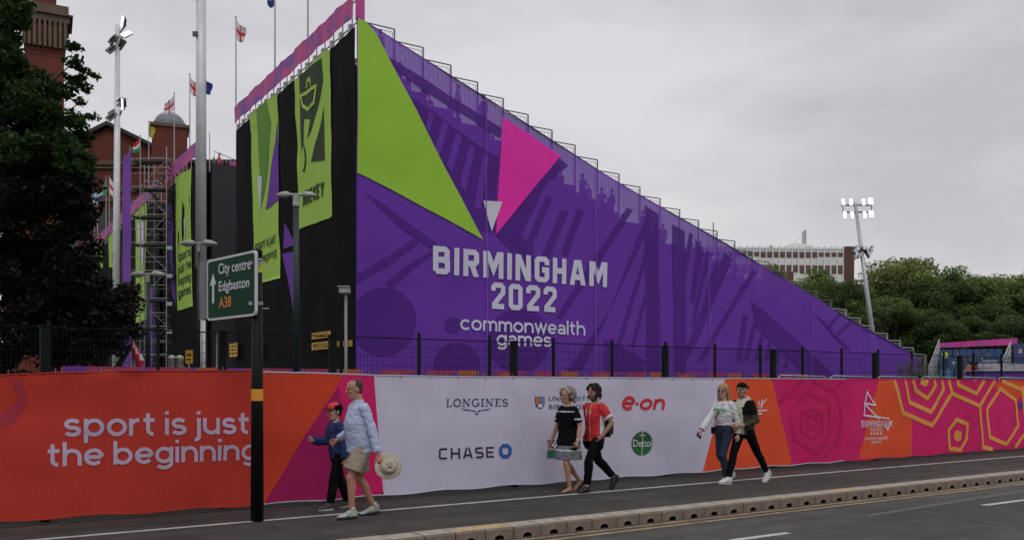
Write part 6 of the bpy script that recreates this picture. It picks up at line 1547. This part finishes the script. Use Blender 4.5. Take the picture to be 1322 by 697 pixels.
b.loft([((L0+.004, 0, P['nk']-.045), (.078, 0, 0), (0, .082, 0)), ((L0+.008, 0, P['nk']+.012), (.068, 0, 0), (0, .070, 0))], 20); link('collar', remesh(b, 'collar', [shirt], .007, 1), P['root'])
khaki = mat('cloth_khaki', (.27, .235, .175), .85, bump=.3, bscale=120)
trousers(P, 'shorts', khaki, .80, fit=.020, wide=.026, fold=.009)
sh_ = mat('trainer_grey', (.34, .36, .35), .7, var=.35, scale=25)
for s in (1, -1):
    o = shoe(P, s, sh_, sole_b, -.015); A = P['ank'][s]; fd, up, sd = P['fdir'][s]
    b = MB(); [b.tube(A+fd*(.06+.022*k)+up*(-.004-.010*k)-sd*.03, A+fd*(.06+.022*k)+up*(-.004-.010*k)+sd*.03, .005, n=6) for k in range(4)]; b.tube(A+fd*-.04+up*-.04+sd*.040, A+fd*.05+up*-.055+sd*.046, .006, n=6); b.tube(A+fd*-.04+up*-.04-sd*.040, A+fd*.05+up*-.055-sd*.046, .006, n=6); b.build('laces', mat('lace_lime', (.25, .45, .10), .6), o)
    b = MB(); b.tube(A+up*.02, A+up*.055, .038, .037, 14); b.build('sock', white_, P['root'], smooth=True)
# straw hat hanging from his left hand, top towards the road
straw = mat('straw_cream', (.50, .45, .36), .8, var=.15, scale=30, bump=.8, bscale=110)
hat = empty('straw_hat', (0, 0, 0), 0, 'cream straw sun hat held at the man\'s side by its brim', 'hat')
hl = Vector((-.20, .375, .655)); Rz = Matrix.Rotation(math.pi, 4, 'Z'); hw = Matrix.Translation((x_, y_, 0)) @ Rz @ Matrix.Translation(hl) @ Matrix.Rotation(R(-14), 4, 'Z') @ Matrix.Rotation(R(-78), 4, 'X')
n_ = 36; rings = []; 
prof = [(.168, .004), (.165, .014), (.13, .006), (.098, .0), (.092, .03), (.088, .075), (.070, .098), (.040, .092), (.012, .082)]
vs = []; fs = []
for r, z in prof:
    for k in range(n_): a = 2*math.pi*k/n_; w = 1+.03*math.sin(3*a)*(r > .12); vs.append(hw @ Vector((r*w*math.cos(a), r*w*math.sin(a)*.98, z+(.012*math.sin(2*a+1) if r > .12 else 0))))
for j in range(len(prof)-1):
    for k in range(n_): fs.append((j*n_+k, j*n_+(k+1) % n_, (j+1)*n_+(k+1) % n_, (j+1)*n_+k))
fs.append(tuple((len(prof)-1)*n_+k for k in range(n_)))
MB().add(vs, fs).build('brim_and_crown', straw, hat, smooth=True)
b = MB()
for k in range(n_): a = 2*math.pi*k/n_; a2 = 2*math.pi*(k+1)/n_; b.tube(hw @ Vector((.096*math.cos(a), .096*math.sin(a), .012)), hw @ Vector((.096*math.cos(a2), .096*math.sin(a2), .012)), .006, n=5)
b.tube(hw @ Vector((.03, -.04, .09)), hw @ Vector((-.03, .03, .095)), .012, n=6); b.tube(hw @ Vector((-.02, -.04, .09)), hw @ Vector((.03, .04, .095)), .012, n=6); b.build('hat_band', mat('hat_cord', (.36, .31, .22), .8), hat, smooth=True)

# ---- 2 boy with red cap
x_, y_ = G(436, 656)
sk2 = skin('skin_child', (.42, .24, .18)); hair2 = bare('hair_dark', (.02, .014, .012))
P = person('boy in dark blue top and black trousers with red and black cap, beside the man', (x_, y_), math.pi, dict(scale=.80, hipz=.93, lean=.02, headx=.02, heads=1.16, skin=sk2, hair=hair2, leg=.92, arm=.9, yaw=.1, pitch=.05,
    lank=(.14, .07, .075), rank=(-.17, -.07, .085), lft=0, rft=10, lwr=(-.02, .22, .68), rwr=(.30, -.14, .92), lpole=(-1, .3, 0), rpole=(-.4, -.2, -1), rhandb=(0, 0, .6), rcurl=.9))
h = P['h']; hs = P['hs']; bl2 = mat('cloth_royal_blue', (.013, .024, .11), .75, bump=.2, bscale=120)
top_garment(P, 'jumper', [bl2], -.06, 1.95, fit=.030, fold=.008, loose=.02)
trousers(P, 'trousers', black_, 1.93, fit=.018, wide=.010, fold=.007)
b = MB(); b.ball(h(-.022, 0, .012), (.088, .083, .078), 14, 10); link('hair', remesh(b, 'hair', [hair2], .007, 1), P['root'])
for s in (1, -1): shoe(P, s, mat('trainer_dark', (.05, .05, .055), .7), sole_w, -.01)
capred = mat('cap_red', (.55, .03, .04), .7)
b = MB(); b.loft([(h(-.005, 0, .03), Vector((.112*hs, 0, 0)), Vector((0, .09*hs, 0))), (h(-.005, 0, .08), Vector((.105*hs, 0, 0)), Vector((0, .085*hs, 0))), (h(-.01, 0, .118), Vector((.072*hs, 0, 0)), Vector((0, .060*hs, 0))), (h(-.01, 0, .130), Vector((.02*hs, 0, 0)), Vector((0, .02*hs, 0)))], 24)
def capk(c):
    q = P['HM'].inverted() @ Vector(c); return 1 if (q.x < -.03 or abs(q.y) > .075*hs) else 0
cap = link('cap', remesh(b, 'cap', [capred, black_], .006, 1, pick=capk), P['root'])
b = MB(); b.loft([(h(.09, 0, .036), Vector((.10*hs, 0, 0)), Vector((0, .070*hs, 0))), (h(.092, 0, .046), Vector((.095*hs, 0, 0)), Vector((0, .066*hs, 0)))], 20); b.build('cap_peak', black_, cap, smooth=False)

# ---- 3 woman with grey curly hair, black dress
x_, y_ = G(734, 634)
sk3 = skin('skin_warm', (.40, .21, .145)); hair3 = bare('hair_grey', (.22, .20, .19))
P = person('woman with grey curly hair in a black dress with pale stripes and flip-flops', (x_, y_), math.pi+.12, dict(scale=.94, hipz=.90, female=True, girth=1.12, lean=.01, headx=.03, pitch=.12, yaw=.15, skin=sk3, hair=hair3, leg=1.0, arm=.95,
    lank=(.06, .09, .075), rank=(-.30, -.07, .15), lft=0, rft=38, lwr=(.06, .27, .80), rwr=(.10, -.30, .76), lcurl=.6, rcurl=.5, lpole=(-1, .3, 0), rpole=(-1, -.3, 0)))
h = P['h']; hs = P['hs']; greyst = mat('cloth_grey_stripe', (.13, .14, .16), .8); palest = mat('cloth_pale_stripe', (.42, .46, .50), .8)
hz_ = P['hipz']
def pk(c):
    z = c[2]-hz_
    y = abs(c[1])
    if .395 < z < .415 and y < .19: return 2
    if y > .19 and .28 < z < .305: return 2
    if z < -.12:
        if -.205 < z < -.18 : return 2
        return 1 if z > -.28 else 1
    return 0
b = MB(); sc = P['sc']; T = P['tors']
rings = [((.01, 0, hz_-.335), (.205, 0, 0), (0, .235, 0)), ((.01, 0, hz_-.22), (.185, 0, 0), (0, .225, 0)), ((.005, 0, hz_-.13), (.165, 0, 0), (0, .205, 0)), ((0, 0, hz_), (.15, 0, 0), (0, .195, 0)), ((.005, 0, hz_+.13), (.135, 0, 0), (0, .18, 0)), ((.01, 0, hz_+.27), (.135, 0, 0), (0, .17, 0)), ((.02, 0, hz_+.38*sc), (.135, 0, 0), (0, .165, 0)), ((.01, 0, hz_+.455*sc), (.108, 0, 0), (0, .150, 0)), ((.01, 0, hz_+.50*sc), (.085, 0, 0), (0, .108, 0)), ((.01, 0, hz_+.518*sc), (.072, 0, 0), (0, .085, 0))]
b.loft(rings, 30)
for s in (1, -1):
    S0, E_ = P['sh'][s], P['elb'][s]; b.ball(S0, .062, 14, 8); b.tube(S0, S0.lerp(E_, .78), .061, .066, 16)
dress = link('dress', remesh(b, 'dress', [black_, greyst, palest], .008, 2, .010, 6, 2, pk), P['root'])
b = MB(); rs = random.Random(8)
for k in range(120):
    a = rs.uniform(-130, 130); e_ = rs.uniform(-.9, 1.4); an = R(180+a); r = .098+.035*max(0, math.cos(R(a)*.8))
    zz = .02+.095*e_*.8
    if zz < .03 and abs(a) > 112: continue
    rad = r*(1 if zz < .07 else max(.25, 1-(zz-.07)*12)); b.ball(h(rad*math.cos(an)-.01, rad*.95*math.sin(an), zz if zz < .115 else .112), rs.uniform(.020, .034), 8, 6)
for k in range(30): a = R(180+rs.uniform(-80, 80)); b.ball(h(.10*math.cos(a)-.015, .105*math.sin(a), -.09+rs.uniform(-.02, .03)), rs.uniform(.022, .032), 8, 6)
b.ball(h(-.03, 0, .05), (.085, .085, .07), 14, 10)
link('hair', remesh(b, 'hair', [hair3], .006, 0, .006, 60), P['root'])
b = MB(); prev = None
for k in range(13):
    a = R(-90+15*k); q = h(.055+.0*math.cos(a), .092*math.sin(a), .045+.088*math.cos(a))
    if prev is not None: b.tube(prev, q, .010, n=8)
    prev = q
b.build('hair_band', mat('band_pale', (.50, .48, .44), .7), P['root'], smooth=True)
flipm = mat('flipflop_black', (.02, .018, .018), .7); strapm = mat('flipflop_strap_tan', (.35, .22, .14), .6)
for s in (1, -1):
    A = P['ank'][s]; fd, up, sd = P['fdir'][s]; Q = lambda x, z, y=0: A+fd*x+up*z+sd*y
    b = MB(); b.loft([(Q(.06, -.088), fd*.130, sd*.046), (Q(.06, -.072), fd*.130, sd*.046)], 24, 0); b.tube(Q(.135, -.060), Q(.07, -.028, .035), .005, n=6, mi=1); b.tube(Q(.135, -.060), Q(.07, -.028, -.035), .005, n=6, mi=1); b.tube(Q(.07, -.028, .035), Q(.03, -.068, .042), .005, n=6, mi=1); b.tube(Q(.07, -.028, -.035), Q(.03, -.068, -.042), .005, n=6, mi=1); b.build('flip_flop', [flipm, strapm], P['root'])
W__ = P['wr'][1]; E_ = P['elb'][1]; MB().tube(W__.lerp(E_, .03), W__.lerp(E_, .10), .032, .034, 14).build('watch', mat('watch_pale', (.5, .5, .48), .4), P['root'])
f_ = (W__-E_).normalized(); gp = Matrix.Translation((x_, y_, 0)) @ Matrix.Rotation(math.pi+.12, 4, 'Z')
b = MB(); c_w = gp @ (W__+f_*.11+Vector((.05, 0, -.01))); b.ball(c_w, (.055, .02, .028), 12, 8); b.tube(c_w+Vector((-.05, 0, 0)), c_w+Vector((-.09, 0, .0)), .012, n=8)
tag(b.build('sunglasses_case', black_, smooth=True), 'small dark case in the grey haired woman\'s left hand', 'case')

# ---- 4 curly haired man in red shirt
x_, y_ = G(768, 634)
sk4 = skin('skin_olive', (.34, .18, .125)); hair4 = bare('hair_black', (.012, .009, .009)); beard4 = mat('beard_dark', (.06, .035, .028), .8)
P = person('young man with black curly hair in red and white shirt, hands in black trouser pockets', (x_, y_), math.pi+.05, dict(scale=.965, hipz=.90, lean=.0, headx=.02, skin=sk4, hair=hair4, beard=beard4, yaw=.12, pitch=.05, leg=.95,
    lank=(.22, .06, .09), rank=(-.44, -.06, .20), lft=0, rft=55, lwr=(.02, .205, .88), rwr=(.02, -.205, .88), lcurl=.4, rcurl=.4, lpole=(-1, .7, 0), rpole=(-1, -.7, 0)))
h = P['h']; hz_ = P['hipz']; redsh = mat('shirt_red', (.50, .018, .025), .75, var=.06, bump=.15, bscale=150)
def pk(c):
    z = c[2]-hz_; y = c[1]
    if abs(y) > .155 and z > .24:      # sleeve end white
        for s in (1, -1):
            q = (Vector(c)-P['sh'][s]).dot((P['elb'][s]-P['sh'][s]).normalized())
            if y*s > 0 and q > .155: return 1
    if abs(y) < .20 and z < .33 and -.052 < c[0]-0*z < .04 and abs(y) > .09 and z > -.04+.4*max(0, c[0]): return 1
    if c[0] > .06 and abs(y-.035) < .006+.003*math.sin(z*90): return 2
    if c[0] > .05 and abs(y-.045) < .018 and .34 < z < .40: return 3
    if c[0] > .05 and abs(y+.05) < .018 and .30 < z < .42: return 1
    return 0
top_garment(P, 'shirt', [redsh, white_, mat('trim_pale', (.5, .35, .30), .7), mat('badge_gold', (.5, .3, .05), .6)], -.08, .72, fit=.027, fold=.007, loose=.02, pick=pk, vox=.0075)
trousers(P, 'trousers', black_, 1.90, fit=.014, wide=.008, fold=.007)
for s in (1, -1):
    b = MB(); W__ = P['wr'][s]; b.ball(W__+Vector((.012, -.012*s, -.105)), (.050, .032, .072), 14, 10); b.ball(W__+Vector((.005, -.045*s, -.13)), (.060, .04, .10), 14, 10); link('pocket', remesh(b, 'pocket', [black_], .008, 1), P['root'])
b = MB(); rs = random.Random(2)
for k in range(130):
    a = rs.uniform(-150, 150); an = R(180+a); zz = rs.uniform(-.06 if abs(a) < 105 else .055, .135); rad = .098 if zz < .08 else .098*max(.2, 1-(zz-.08)*12); b.ball(h(rad*math.cos(an)-.005, rad*.9*math.sin(an), min(zz, .125)), rs.uniform(.018, .030), 8, 6)
b.ball(h(-.02, 0, .06), (.085, .08, .07), 14, 10)
link('hair', remesh(b, 'hair', [hair4], .006, 0, .006, 60), P['root'])
for s in (1, -1):
    shoe(P, s, mat('shoe_suede_dark', (.035, .024, .020), .8), sole_b, -.01); A = P['ank'][s]; fd, up, sd = P['fdir'][s]; u2 = (P['knee'][s]-A).normalized()
    MB().tube(A+u2*.0, A+u2*.075, .036, .035, 14).build('sock', white_, P['root'], smooth=True)
gp = Matrix.Translation((x_, y_, 0)) @ Matrix.Rotation(math.pi+.05, 4, 'Z')
b = MB(); b.box(-.075, .075, -.13, .13, -.19, .19); bg_ = b.mesh('pack', mat('bag_black', (.012, .012, .016), .6), bevel=.04)
t = empty('shoulder_bag', gp @ Vector((-.20, .02, hz_+.17)), math.pi+.05, 'small black rucksack on the back of the man in the red shirt', 'bag'); link('pack', bg_, t); b = MB(); b.box(-.10, -.074, -.09, .09, -.14, .02); b.build('pocket', mat('bag_blue', (.03, .035, .06), .6), t, bevel=.01)
b = MB(); prev = None
for k in range(9):
    a = math.pi*k/8; q = Vector((.07+.17*math.sin(a)*.95, .115, .19-.02+.16*math.sin(a)-.30*(k/8))); 
    if prev is not None: b.tube(prev, q, .012, n=6)
    prev = q
b.build('strap', black_, t, smooth=True)

# ---- 5 blonde woman
x_, y_ = G(935, 623)
sk5 = skin('skin_fair', (.46, .26, .20)); hair5 = bare('hair_blonde', (.30, .20, .10))
P = person('blonde woman in white sweatshirt with green print and blue jeans', (x_, y_), math.pi+.05, dict(scale=.965, hipz=.915, female=True, lean=.0, headx=.02, skin=sk5, hair=hair5, yaw=.25, pitch=.03, leg=.95, arm=.9,
    lank=(.05, .08, .09), rank=(-.24, -.06, .16), lft=0, rft=30, lwr=(-.06, .25, .83), rwr=(.40, -.16, .90), rpole=(-.6, -.5, -1), lpole=(-1, .3, 0), rcurl=.7, rhandb=(0, 0, -.5)))
h = P['h']; hz_ = P['hipz']; hs = P['hs']; gp5 = mat('print_bright_green', (.02, .33, .10), .7); rdp = mat('print_spot_red', (.5, .05, .03), .7)
def pk(c):
    z = c[2]-hz_; y = c[1]
    if c[0] > .045 and .335 < z < .385 and abs(y) < .12 and not (abs((y*40) % 1-.5) < .10): return 1
    if c[0] > .06 and (y-.0)**2+(z-.315)**2 < .0009: return 2
    return 0
top_garment(P, 'sweatshirt', [white_, gp5, rdp], .10, 1.93, fit=.020, fold=.010, loose=.028, cuff=.012, pick=pk, vox=.0075)
jean = mat('denim_navy', (.010, .019, .048), .8, var=.3, scale=12, bump=.3, bscale=200)
trousers(P, 'jeans', jean, 1.93, fit=.010, wide=.004, fold=.005, top_=.16)
MB().loft([((0, 0, hz_+.135), (.112, 0, 0), (0, .137, 0)), ((0, 0, hz_+.160), (.111, 0, 0), (0, .135, 0))], 24).box(.105, .122, -.025, .025, hz_+.130, hz_+.165, 1).build('belt', [mat('belt_brown', (.03, .02, .015), .6), mat('buckle', (.5, .45, .35), .3, metal=.8)], P['root'])
b = MB(); b.ball(h(-.012, 0, .048), (.108*hs, .088*hs, .084*hs), 16, 10); b.ball(h(-.05, 0, -.01), (.065*hs, .08*hs, .08*hs), 14, 10)
for s in (1, -1):
    b.tube(h(.02, .074*s, .06), h(-.02, .092*s, -.12), .024, .03, 10); b.tube(h(-.02, .090*s, -.12), h(.0, .090*s, -.20), .03, .020, 10)
b.tube(h(-.07, 0, 0), h(-.085, 0, -.22), .06, .04, 12); b.ball(h(-.085, 0, -.22), .04, 10, 6)
for s in (1, -1): b.tube(h(-.05, .05*s, -.02), h(-.06, .06*s, -.20), .04, .03, 10)
def noface(c): return 0
link('hair', remesh(b, 'hair', [hair5], .006, 2, .004, 30), P['root'])
b = MB(); [b.loft([(h(.088, .032*s, .008), (P['HM'].to_3x3() @ Vector((0, .024, 0))), Vector((0, 0, .019))), (h(.096, .031*s, .008), (P['HM'].to_3x3() @ Vector((0, .024, 0))), Vector((0, 0, .018)))], 14) for s in (1, -1)]; b.tube(h(.094, -.012, .012), h(.094, .012, .012), .003, n=5); [b.tube(h(.09, .055*s, .012), h(.0, .080*s, .012), .003, n=5) for s in (1, -1)]; b.build('sunglasses', mat('glasses_red_brown', (.10, .018, .015), .2), P['root'])
b = MB(); pts_ = [(-.02, .10, hz_+.52), (.10, .07, hz_+.46), (.145, .02, hz_+.36), (.150, -.05, hz_+.24), (.13, -.12, hz_+.12), (.04, -.19, hz_+.06)]; b.path(pts_, .006, 6); b.path([(-.02, .10, hz_+.52), (-.12, .05, hz_+.42), (-.13, -.05, hz_+.25), (-.06, -.17, hz_+.08), (.04, -.19, hz_+.06)], .006, 6)
b.box(.0, .08, -.225, -.18, hz_-.05, hz_+.06); b.build('cross_body_strap', black_, P['root'])
for s in (1, -1): shoe(P, s, white_, sole_w, -.005)
gp = Matrix.Translation((x_, y_, 0)) @ Matrix.Rotation(math.pi+.05, 4, 'Z'); f_ = (P['wr'][-1]-P['elb'][-1]).normalized(); c_w = gp @ (P['wr'][-1]+Vector((.045, 0, -.085)))
t = empty('phone', c_w, math.pi+.05+.2, 'black phone in the blonde woman\'s right hand', 'phone'); o = MB().box(-.038, .038, -.006, .006, -.07, .07).build('case', black_, t, bevel=.003); o.rotation_euler = (0, R(65), 0)

# ---- 6 man in black cap and cream hoodie
x_, y_ = G(961, 623.5)
sk6 = skin('skin_tan', (.40, .22, .16)); hair6 = hair2
P = person('man in backwards black cap and cream hoodie with olive sleeves, striding', (x_, y_), math.pi+.05, dict(scale=1.0, hipz=.885, lean=.04, headx=.03, skin=sk6, hair=hair6, yaw=.2, pitch=.02, leg=.92, beard=mat('stubble', (.22, .12, .09), .7),
    lank=(-.50, .07, .17), rank=(.34, -.06, .095), lft=42, rft=-3, lwr=(.22, .13, .98), rwr=(.24, -.05, .96), lpole=(-1, .9, -.1), rpole=(-1, -.9, -.1), lcurl=.7, rcurl=.7, lhandb=(.1, -.9, 0), rhandb=(.1, .9, 0)))
h = P['h']; hs = P['hs']; hz_ = P['hipz']; cream = mat('hoodie_cream', (.50, .47, .38), .85, bump=.2, bscale=120); olive = mat('sleeve_olive', (.034, .038, .022), .85); blk2 = mat('sleeve_black', (.007, .007, .008), .9, spec=.1)
def pk(c):
    z = c[2]-hz_; y = c[1]
    front = c[0] > .05+.0*z and abs(y+.03) < .115 and not (z > .46)
    el = P['elb']; 
    if front and abs(y) < .16: return 0
    if z > .42 and abs(y) < .11: return 0
    if z > .28: return 2
    return 1
top_garment(P, 'hoodie', [cream, olive, blk2], -.05, 1.80, fit=.020, fold=.009, loose=.03, cuff=.006, pick=pk, vox=.0075)
b = MB(); L0 = P['lean']
for k in range(14): a = 2*math.pi*k/14; b.ball((L0-.01+.085*math.cos(a), .085*math.sin(a), P['nk']-.02-.03*math.cos(a)), (.03, .03, .028), 10, 8)
b.ball((L0-.11, 0, P['nk']-.06), (.05, .09, .07), 12, 8); link('hood', remesh(b, 'hood', [cream], .008, 2, .004, 12), P['root'])
b = MB(); zz = P['nk']-.05; [b.tube((L0+.105, .03*s, zz), (L0+.135, .035*s, zz-.14), .004, n=5) for s in (1, -1)]; b.build('drawstring', white_, P['root'])
trousers(P, 'trousers', black_, 1.92, fit=.012, wide=.002, fold=.005)
b = MB(); b.ball(h(-.020, 0, .012), (.088*1.06, .079*1.06, .075), 14, 10); link('hair', remesh(b, 'hair', [hair6], .007, 1), P['root'])
H3 = P['HM'].to_3x3()
b = MB(); b.loft([(h(-.012, 0, z), H3 @ Vector((rx*hs, 0, 0)), H3 @ Vector((0, ry*hs, 0))) for z, rx, ry in ((.030, .101, .079), (.06, .101, .079), (.09, .086, .068), (.112, .055, .045), (.121, .015, .015))], 24)
cap = link('cap', remesh(b, 'cap', [black_], .007, 1), P['root']); b = MB(); b.loft([(h(-.13, 0, .022), H3 @ Vector((.065, 0, -.03)), H3 @ Vector((0, .065, 0))), (h(-.13, 0, .030), H3 @ Vector((.062, 0, -.028)), H3 @ Vector((0, .062, 0)))], 20); b.build('cap_peak', black_, cap)
b = MB()
for s in (1, -1):
    c = h(.092, .031*s, .008); prev = None
    for k in range(13): a = 2*math.pi*k/12; q = c+H3 @ Vector((0, .021*math.cos(a), .016*math.sin(a))); b.tube(prev, q, .0028, n=5) if prev is not None else None; prev = q
    b.tube(h(.092, .052*s, .012), h(.0, .080*s, .012), .0028, n=5)
b.tube(h(.094, -.010, .012), h(.094, .010, .012), .0028, n=5); b.build('glasses', mat('glasses_black', (.01, .01, .01), .3), P['root'])
for s in (1, -1): shoe(P, s, white_, sole_w, -.005)

# ---- spectators high on the stand: small seated and standing figures, a few shared bodies
def spectator_mesh(kind):
    b = MB()
    if kind == 0:   # seated, facing +x (down the slope)
        b.ball((0, 0, .12), (.15, .18, .13), 12, 8); b.loft([((-.02, 0, .1), (.12, 0, 0), (0, .17, 0)), ((0, 0, .35), (.12, 0, 0), (0, .18, 0)), ((.02, 0, .55), (.09, 0, 0), (0, .19, 0)), ((.02, 0, .62), (.05, 0, 0), (0, .07, 0))], 14); legs = [((0, .1, .1), (.42, .12, .12), .08, .06), ((.42, .12, .12), (.40, .12, -.36), .055, .045), ((0, -.1, .1), (.42, -.12, .12), .08, .06), ((.42, -.12, .12), (.40, -.12, -.36), .055, .045)]; zt = .62
        arms = [((.02, .2, .53), (.12, .24, .28), .05, .04), ((.12, .24, .28), (.34, .12, .2), .04, .03), ((.02, -.2, .53), (.12, -.24, .28), .05, .04), ((.12, -.24, .28), (.34, -.12, .2), .04, .03)]
    else:
        b.loft([((0, 0, .75), (.1, 0, 0), (0, .15, 0)), ((0, 0, .95), (.12, 0, 0), (0, .16, 0)), ((0, 0, 1.2), (.12, 0, 0), (0, .17, 0)), ((0, 0, 1.4), (.09, 0, 0), (0, .19, 0)), ((0, 0, 1.48), (.05, 0, 0), (0, .06, 0))], 14); legs = [((0, .09, .85), (.02, .1, .45), .085, .06), ((.02, .1, .45), (0, .1, .04), .055, .045), ((0, -.09, .85), (.02, -.1, .45), .085, .06), ((.02, -.1, .45), (0, -.1, .04), .055, .045)]; zt = 1.48
        arms = [((0, .2, 1.38), (-.05, .26, 1.1), .05, .04), ((-.05, .26, 1.1), (.12, .2, .92), .04, .03), ((0, -.2, 1.38), (-.02, -.27, 1.1), .05, .04), ((-.02, -.27, 1.1), (.1, -.2, .95), .04, .03)]
    for p0, p1, r0, r1 in legs+arms: b.tube(p0, p1, r0, r1, 10); b.ball(p0, r0, 10, 6); b.ball(p1, r1, 10, 6)
    b.tube((.01, 0, zt-.03), (.02, 0, zt+.1), .05, .05, 10); b.ball((.02, 0, zt+.17), (.095, .078, .115), 14, 10); b.ball((.105, 0, zt+.15), (.02, .015, .02), 6, 4)
    def pk_(c):
        z = c[2]; rad = abs(c[1])
        if z > zt+.19 or (z > zt+.08 and c[0] < .0): return 2
        if z > zt+.01: return 1
        if kind == 0: return 3 if z < .18 and (c[0] > .08 or z < 0) else 0
        return 3 if z < .88 else 0
    return b, pk_
tops = [mat('spectator_top_white', (.5, .5, .5), .8), mat('spectator_top_navy', (.03, .04, .09), .8), mat('spectator_top_red', (.4, .04, .05), .8), mat('spectator_top_grey', (.15, .15, .16), .8), mat('spectator_top_blue', (.08, .18, .35), .8)]
names = ['white', 'navy', 'red', 'grey', 'light blue']
smesh = {}
for kd in (0, 1):
    b, pkk = spectator_mesh(kd); base = remesh(b, 'body', [tops[0], sk5, hair2, black_], .028, 1, pick=pkk)
    for i, m in enumerate(tops): mm_ = base.copy(); mm_.materials[0] = m; smesh[(kd, i)] = mm_
rs = random.Random(21); nS = 0
for k in range(rows):
    xa = X0+k*RW; z = gtop(xa+RW*.5)-1.25
    for j in range(4):
        if rs.random() < (.22 if j == 0 else .4) or k > 23: continue
        i = rs.randrange(5); kd = 1 if rs.random() < .22 else 0
        x = xa+.35+rs.uniform(-.15, .3); y = GB+.3+j*.62+rs.uniform(-.1, .1)
        t = empty('person', (x, y, z+(.30 if kd == 0 else 0)), rs.uniform(-.3, .3), '%s spectator in %s seen through the purple stand cloth, %s' % ('seated' if kd == 0 else 'standing', names[i], ('beside the green triangle', 'left of the pink triangle', 'above the pink triangle', 'right of the pink triangle', 'halfway down the slope', 'low on the slope')[min(5, k//4)]), 'person', 'spectators behind the top of the purple cloth')
        link('body', smesh[(kd, i)], t)
        if kd == 0: MB().box(-.22, .22, -.23, .23, -.30, -.02).build('seat_block', tm_, stand, loc=t.location)
# two by the link wall, one at the corner, and the small stand's people
def single(px, py_, depth, kd, i, rz, label, grp=None):
    p = at(px, py_, depth); hh_ = (.9 if kd == 0 else 1.77); t = empty('person', (p.x, p.y, p.z-hh_), rz, label, 'person', grp); link('body', smesh[(kd, i)], t); return t
t = single(283, 197, 57.6, 1, 2, R(-40), 'person in red standing at the railing between the two stands')
t = single(276, 203, 58.2, 1, 1, R(-80), 'dark clothed person beside the one in red at the railing')
single(490.5, 37.5, 36.3, 1, 0, R(10), 'spectator whose head shows above the cloth near the top corner')
single(624, 122, 39.5, 1, 1, R(10), 'spectator whose head shows above the slope, about a fifth of the way down')
hv = mat('hi_vis_orange', (.75, .13, .02), .6, emit=((.8, .15, .02), .0))
for px, py_, dd_, kd, i, lb in ((1236, 452, 70, 1, 3, 'standing spectator in grey near the top left of the small stand'), (1231, 462, 68, 1, 0, 'spectator in pale top standing left of the seat rows'), (1244, 462, 68.5, 0, 4, 'seated spectator in light blue, leftmost of the seated row'), (1252, 460, 68.5, 0, 1, 'seated spectator in navy in the small stand'), (1258, 457, 69, 0, 4, 'seated spectator in light blue beside the navy one'), (1262, 456, 69, 0, 0, 'seated spectator in white in the middle of the small stand'),
                               (1269, 456, 69, 0, 0, 'seated spectator in white, right of the middle of the small stand'), (1276, 454, 69, 0, 2, 'seated spectator in red at the right of the small stand'), (1247, 464, 68, 0, 0, 'seated spectator in white, front left of the seat rows'), (1256, 466, 68, 0, 2, 'seated spectator in red near the front of the small stand'), (1265, 464, 68, 0, 4, 'seated spectator in light blue, front row centre of the small stand'), (1273, 461, 69, 0, 4, 'seated spectator in light blue at the right end of the row'), (1249, 453, 71, 0, 4, 'seated spectator in light blue, high on the left of the small stand'), (1264, 450, 72, 0, 1, 'seated spectator in navy high under the pink strip'), (1280, 458, 69, 0, 3, 'seated spectator in grey beside the right stairs'), (1218, 472, 63, 1, 4, 'spectator in light blue at the foot of the stand stairs, left one'), (1224, 473, 63, 1, 4, 'spectator in light blue at the foot of the stand stairs, right one')):
    single(px, py_, dd_, kd, i, YAW+R(-90), lb)
mm_ = smesh[(1, 0)].copy(); mm_.materials[0] = hv
p = at(1249, 468, 52); t = empty('person', (p.x, p.y, p.z-1.77), YAW+R(180), 'steward in orange high visibility vest in front of the small stand', 'person'); link('body', mm_, t)
MB().loft([((0, 0, .98), (.16, 0, 0), (0, .20, 0)), ((0, 0, 1.2), (.155, 0, 0), (0, .20, 0)), ((0, 0, 1.42), (.12, 0, 0), (0, .20, 0))], 14).build('vest', hv, t)
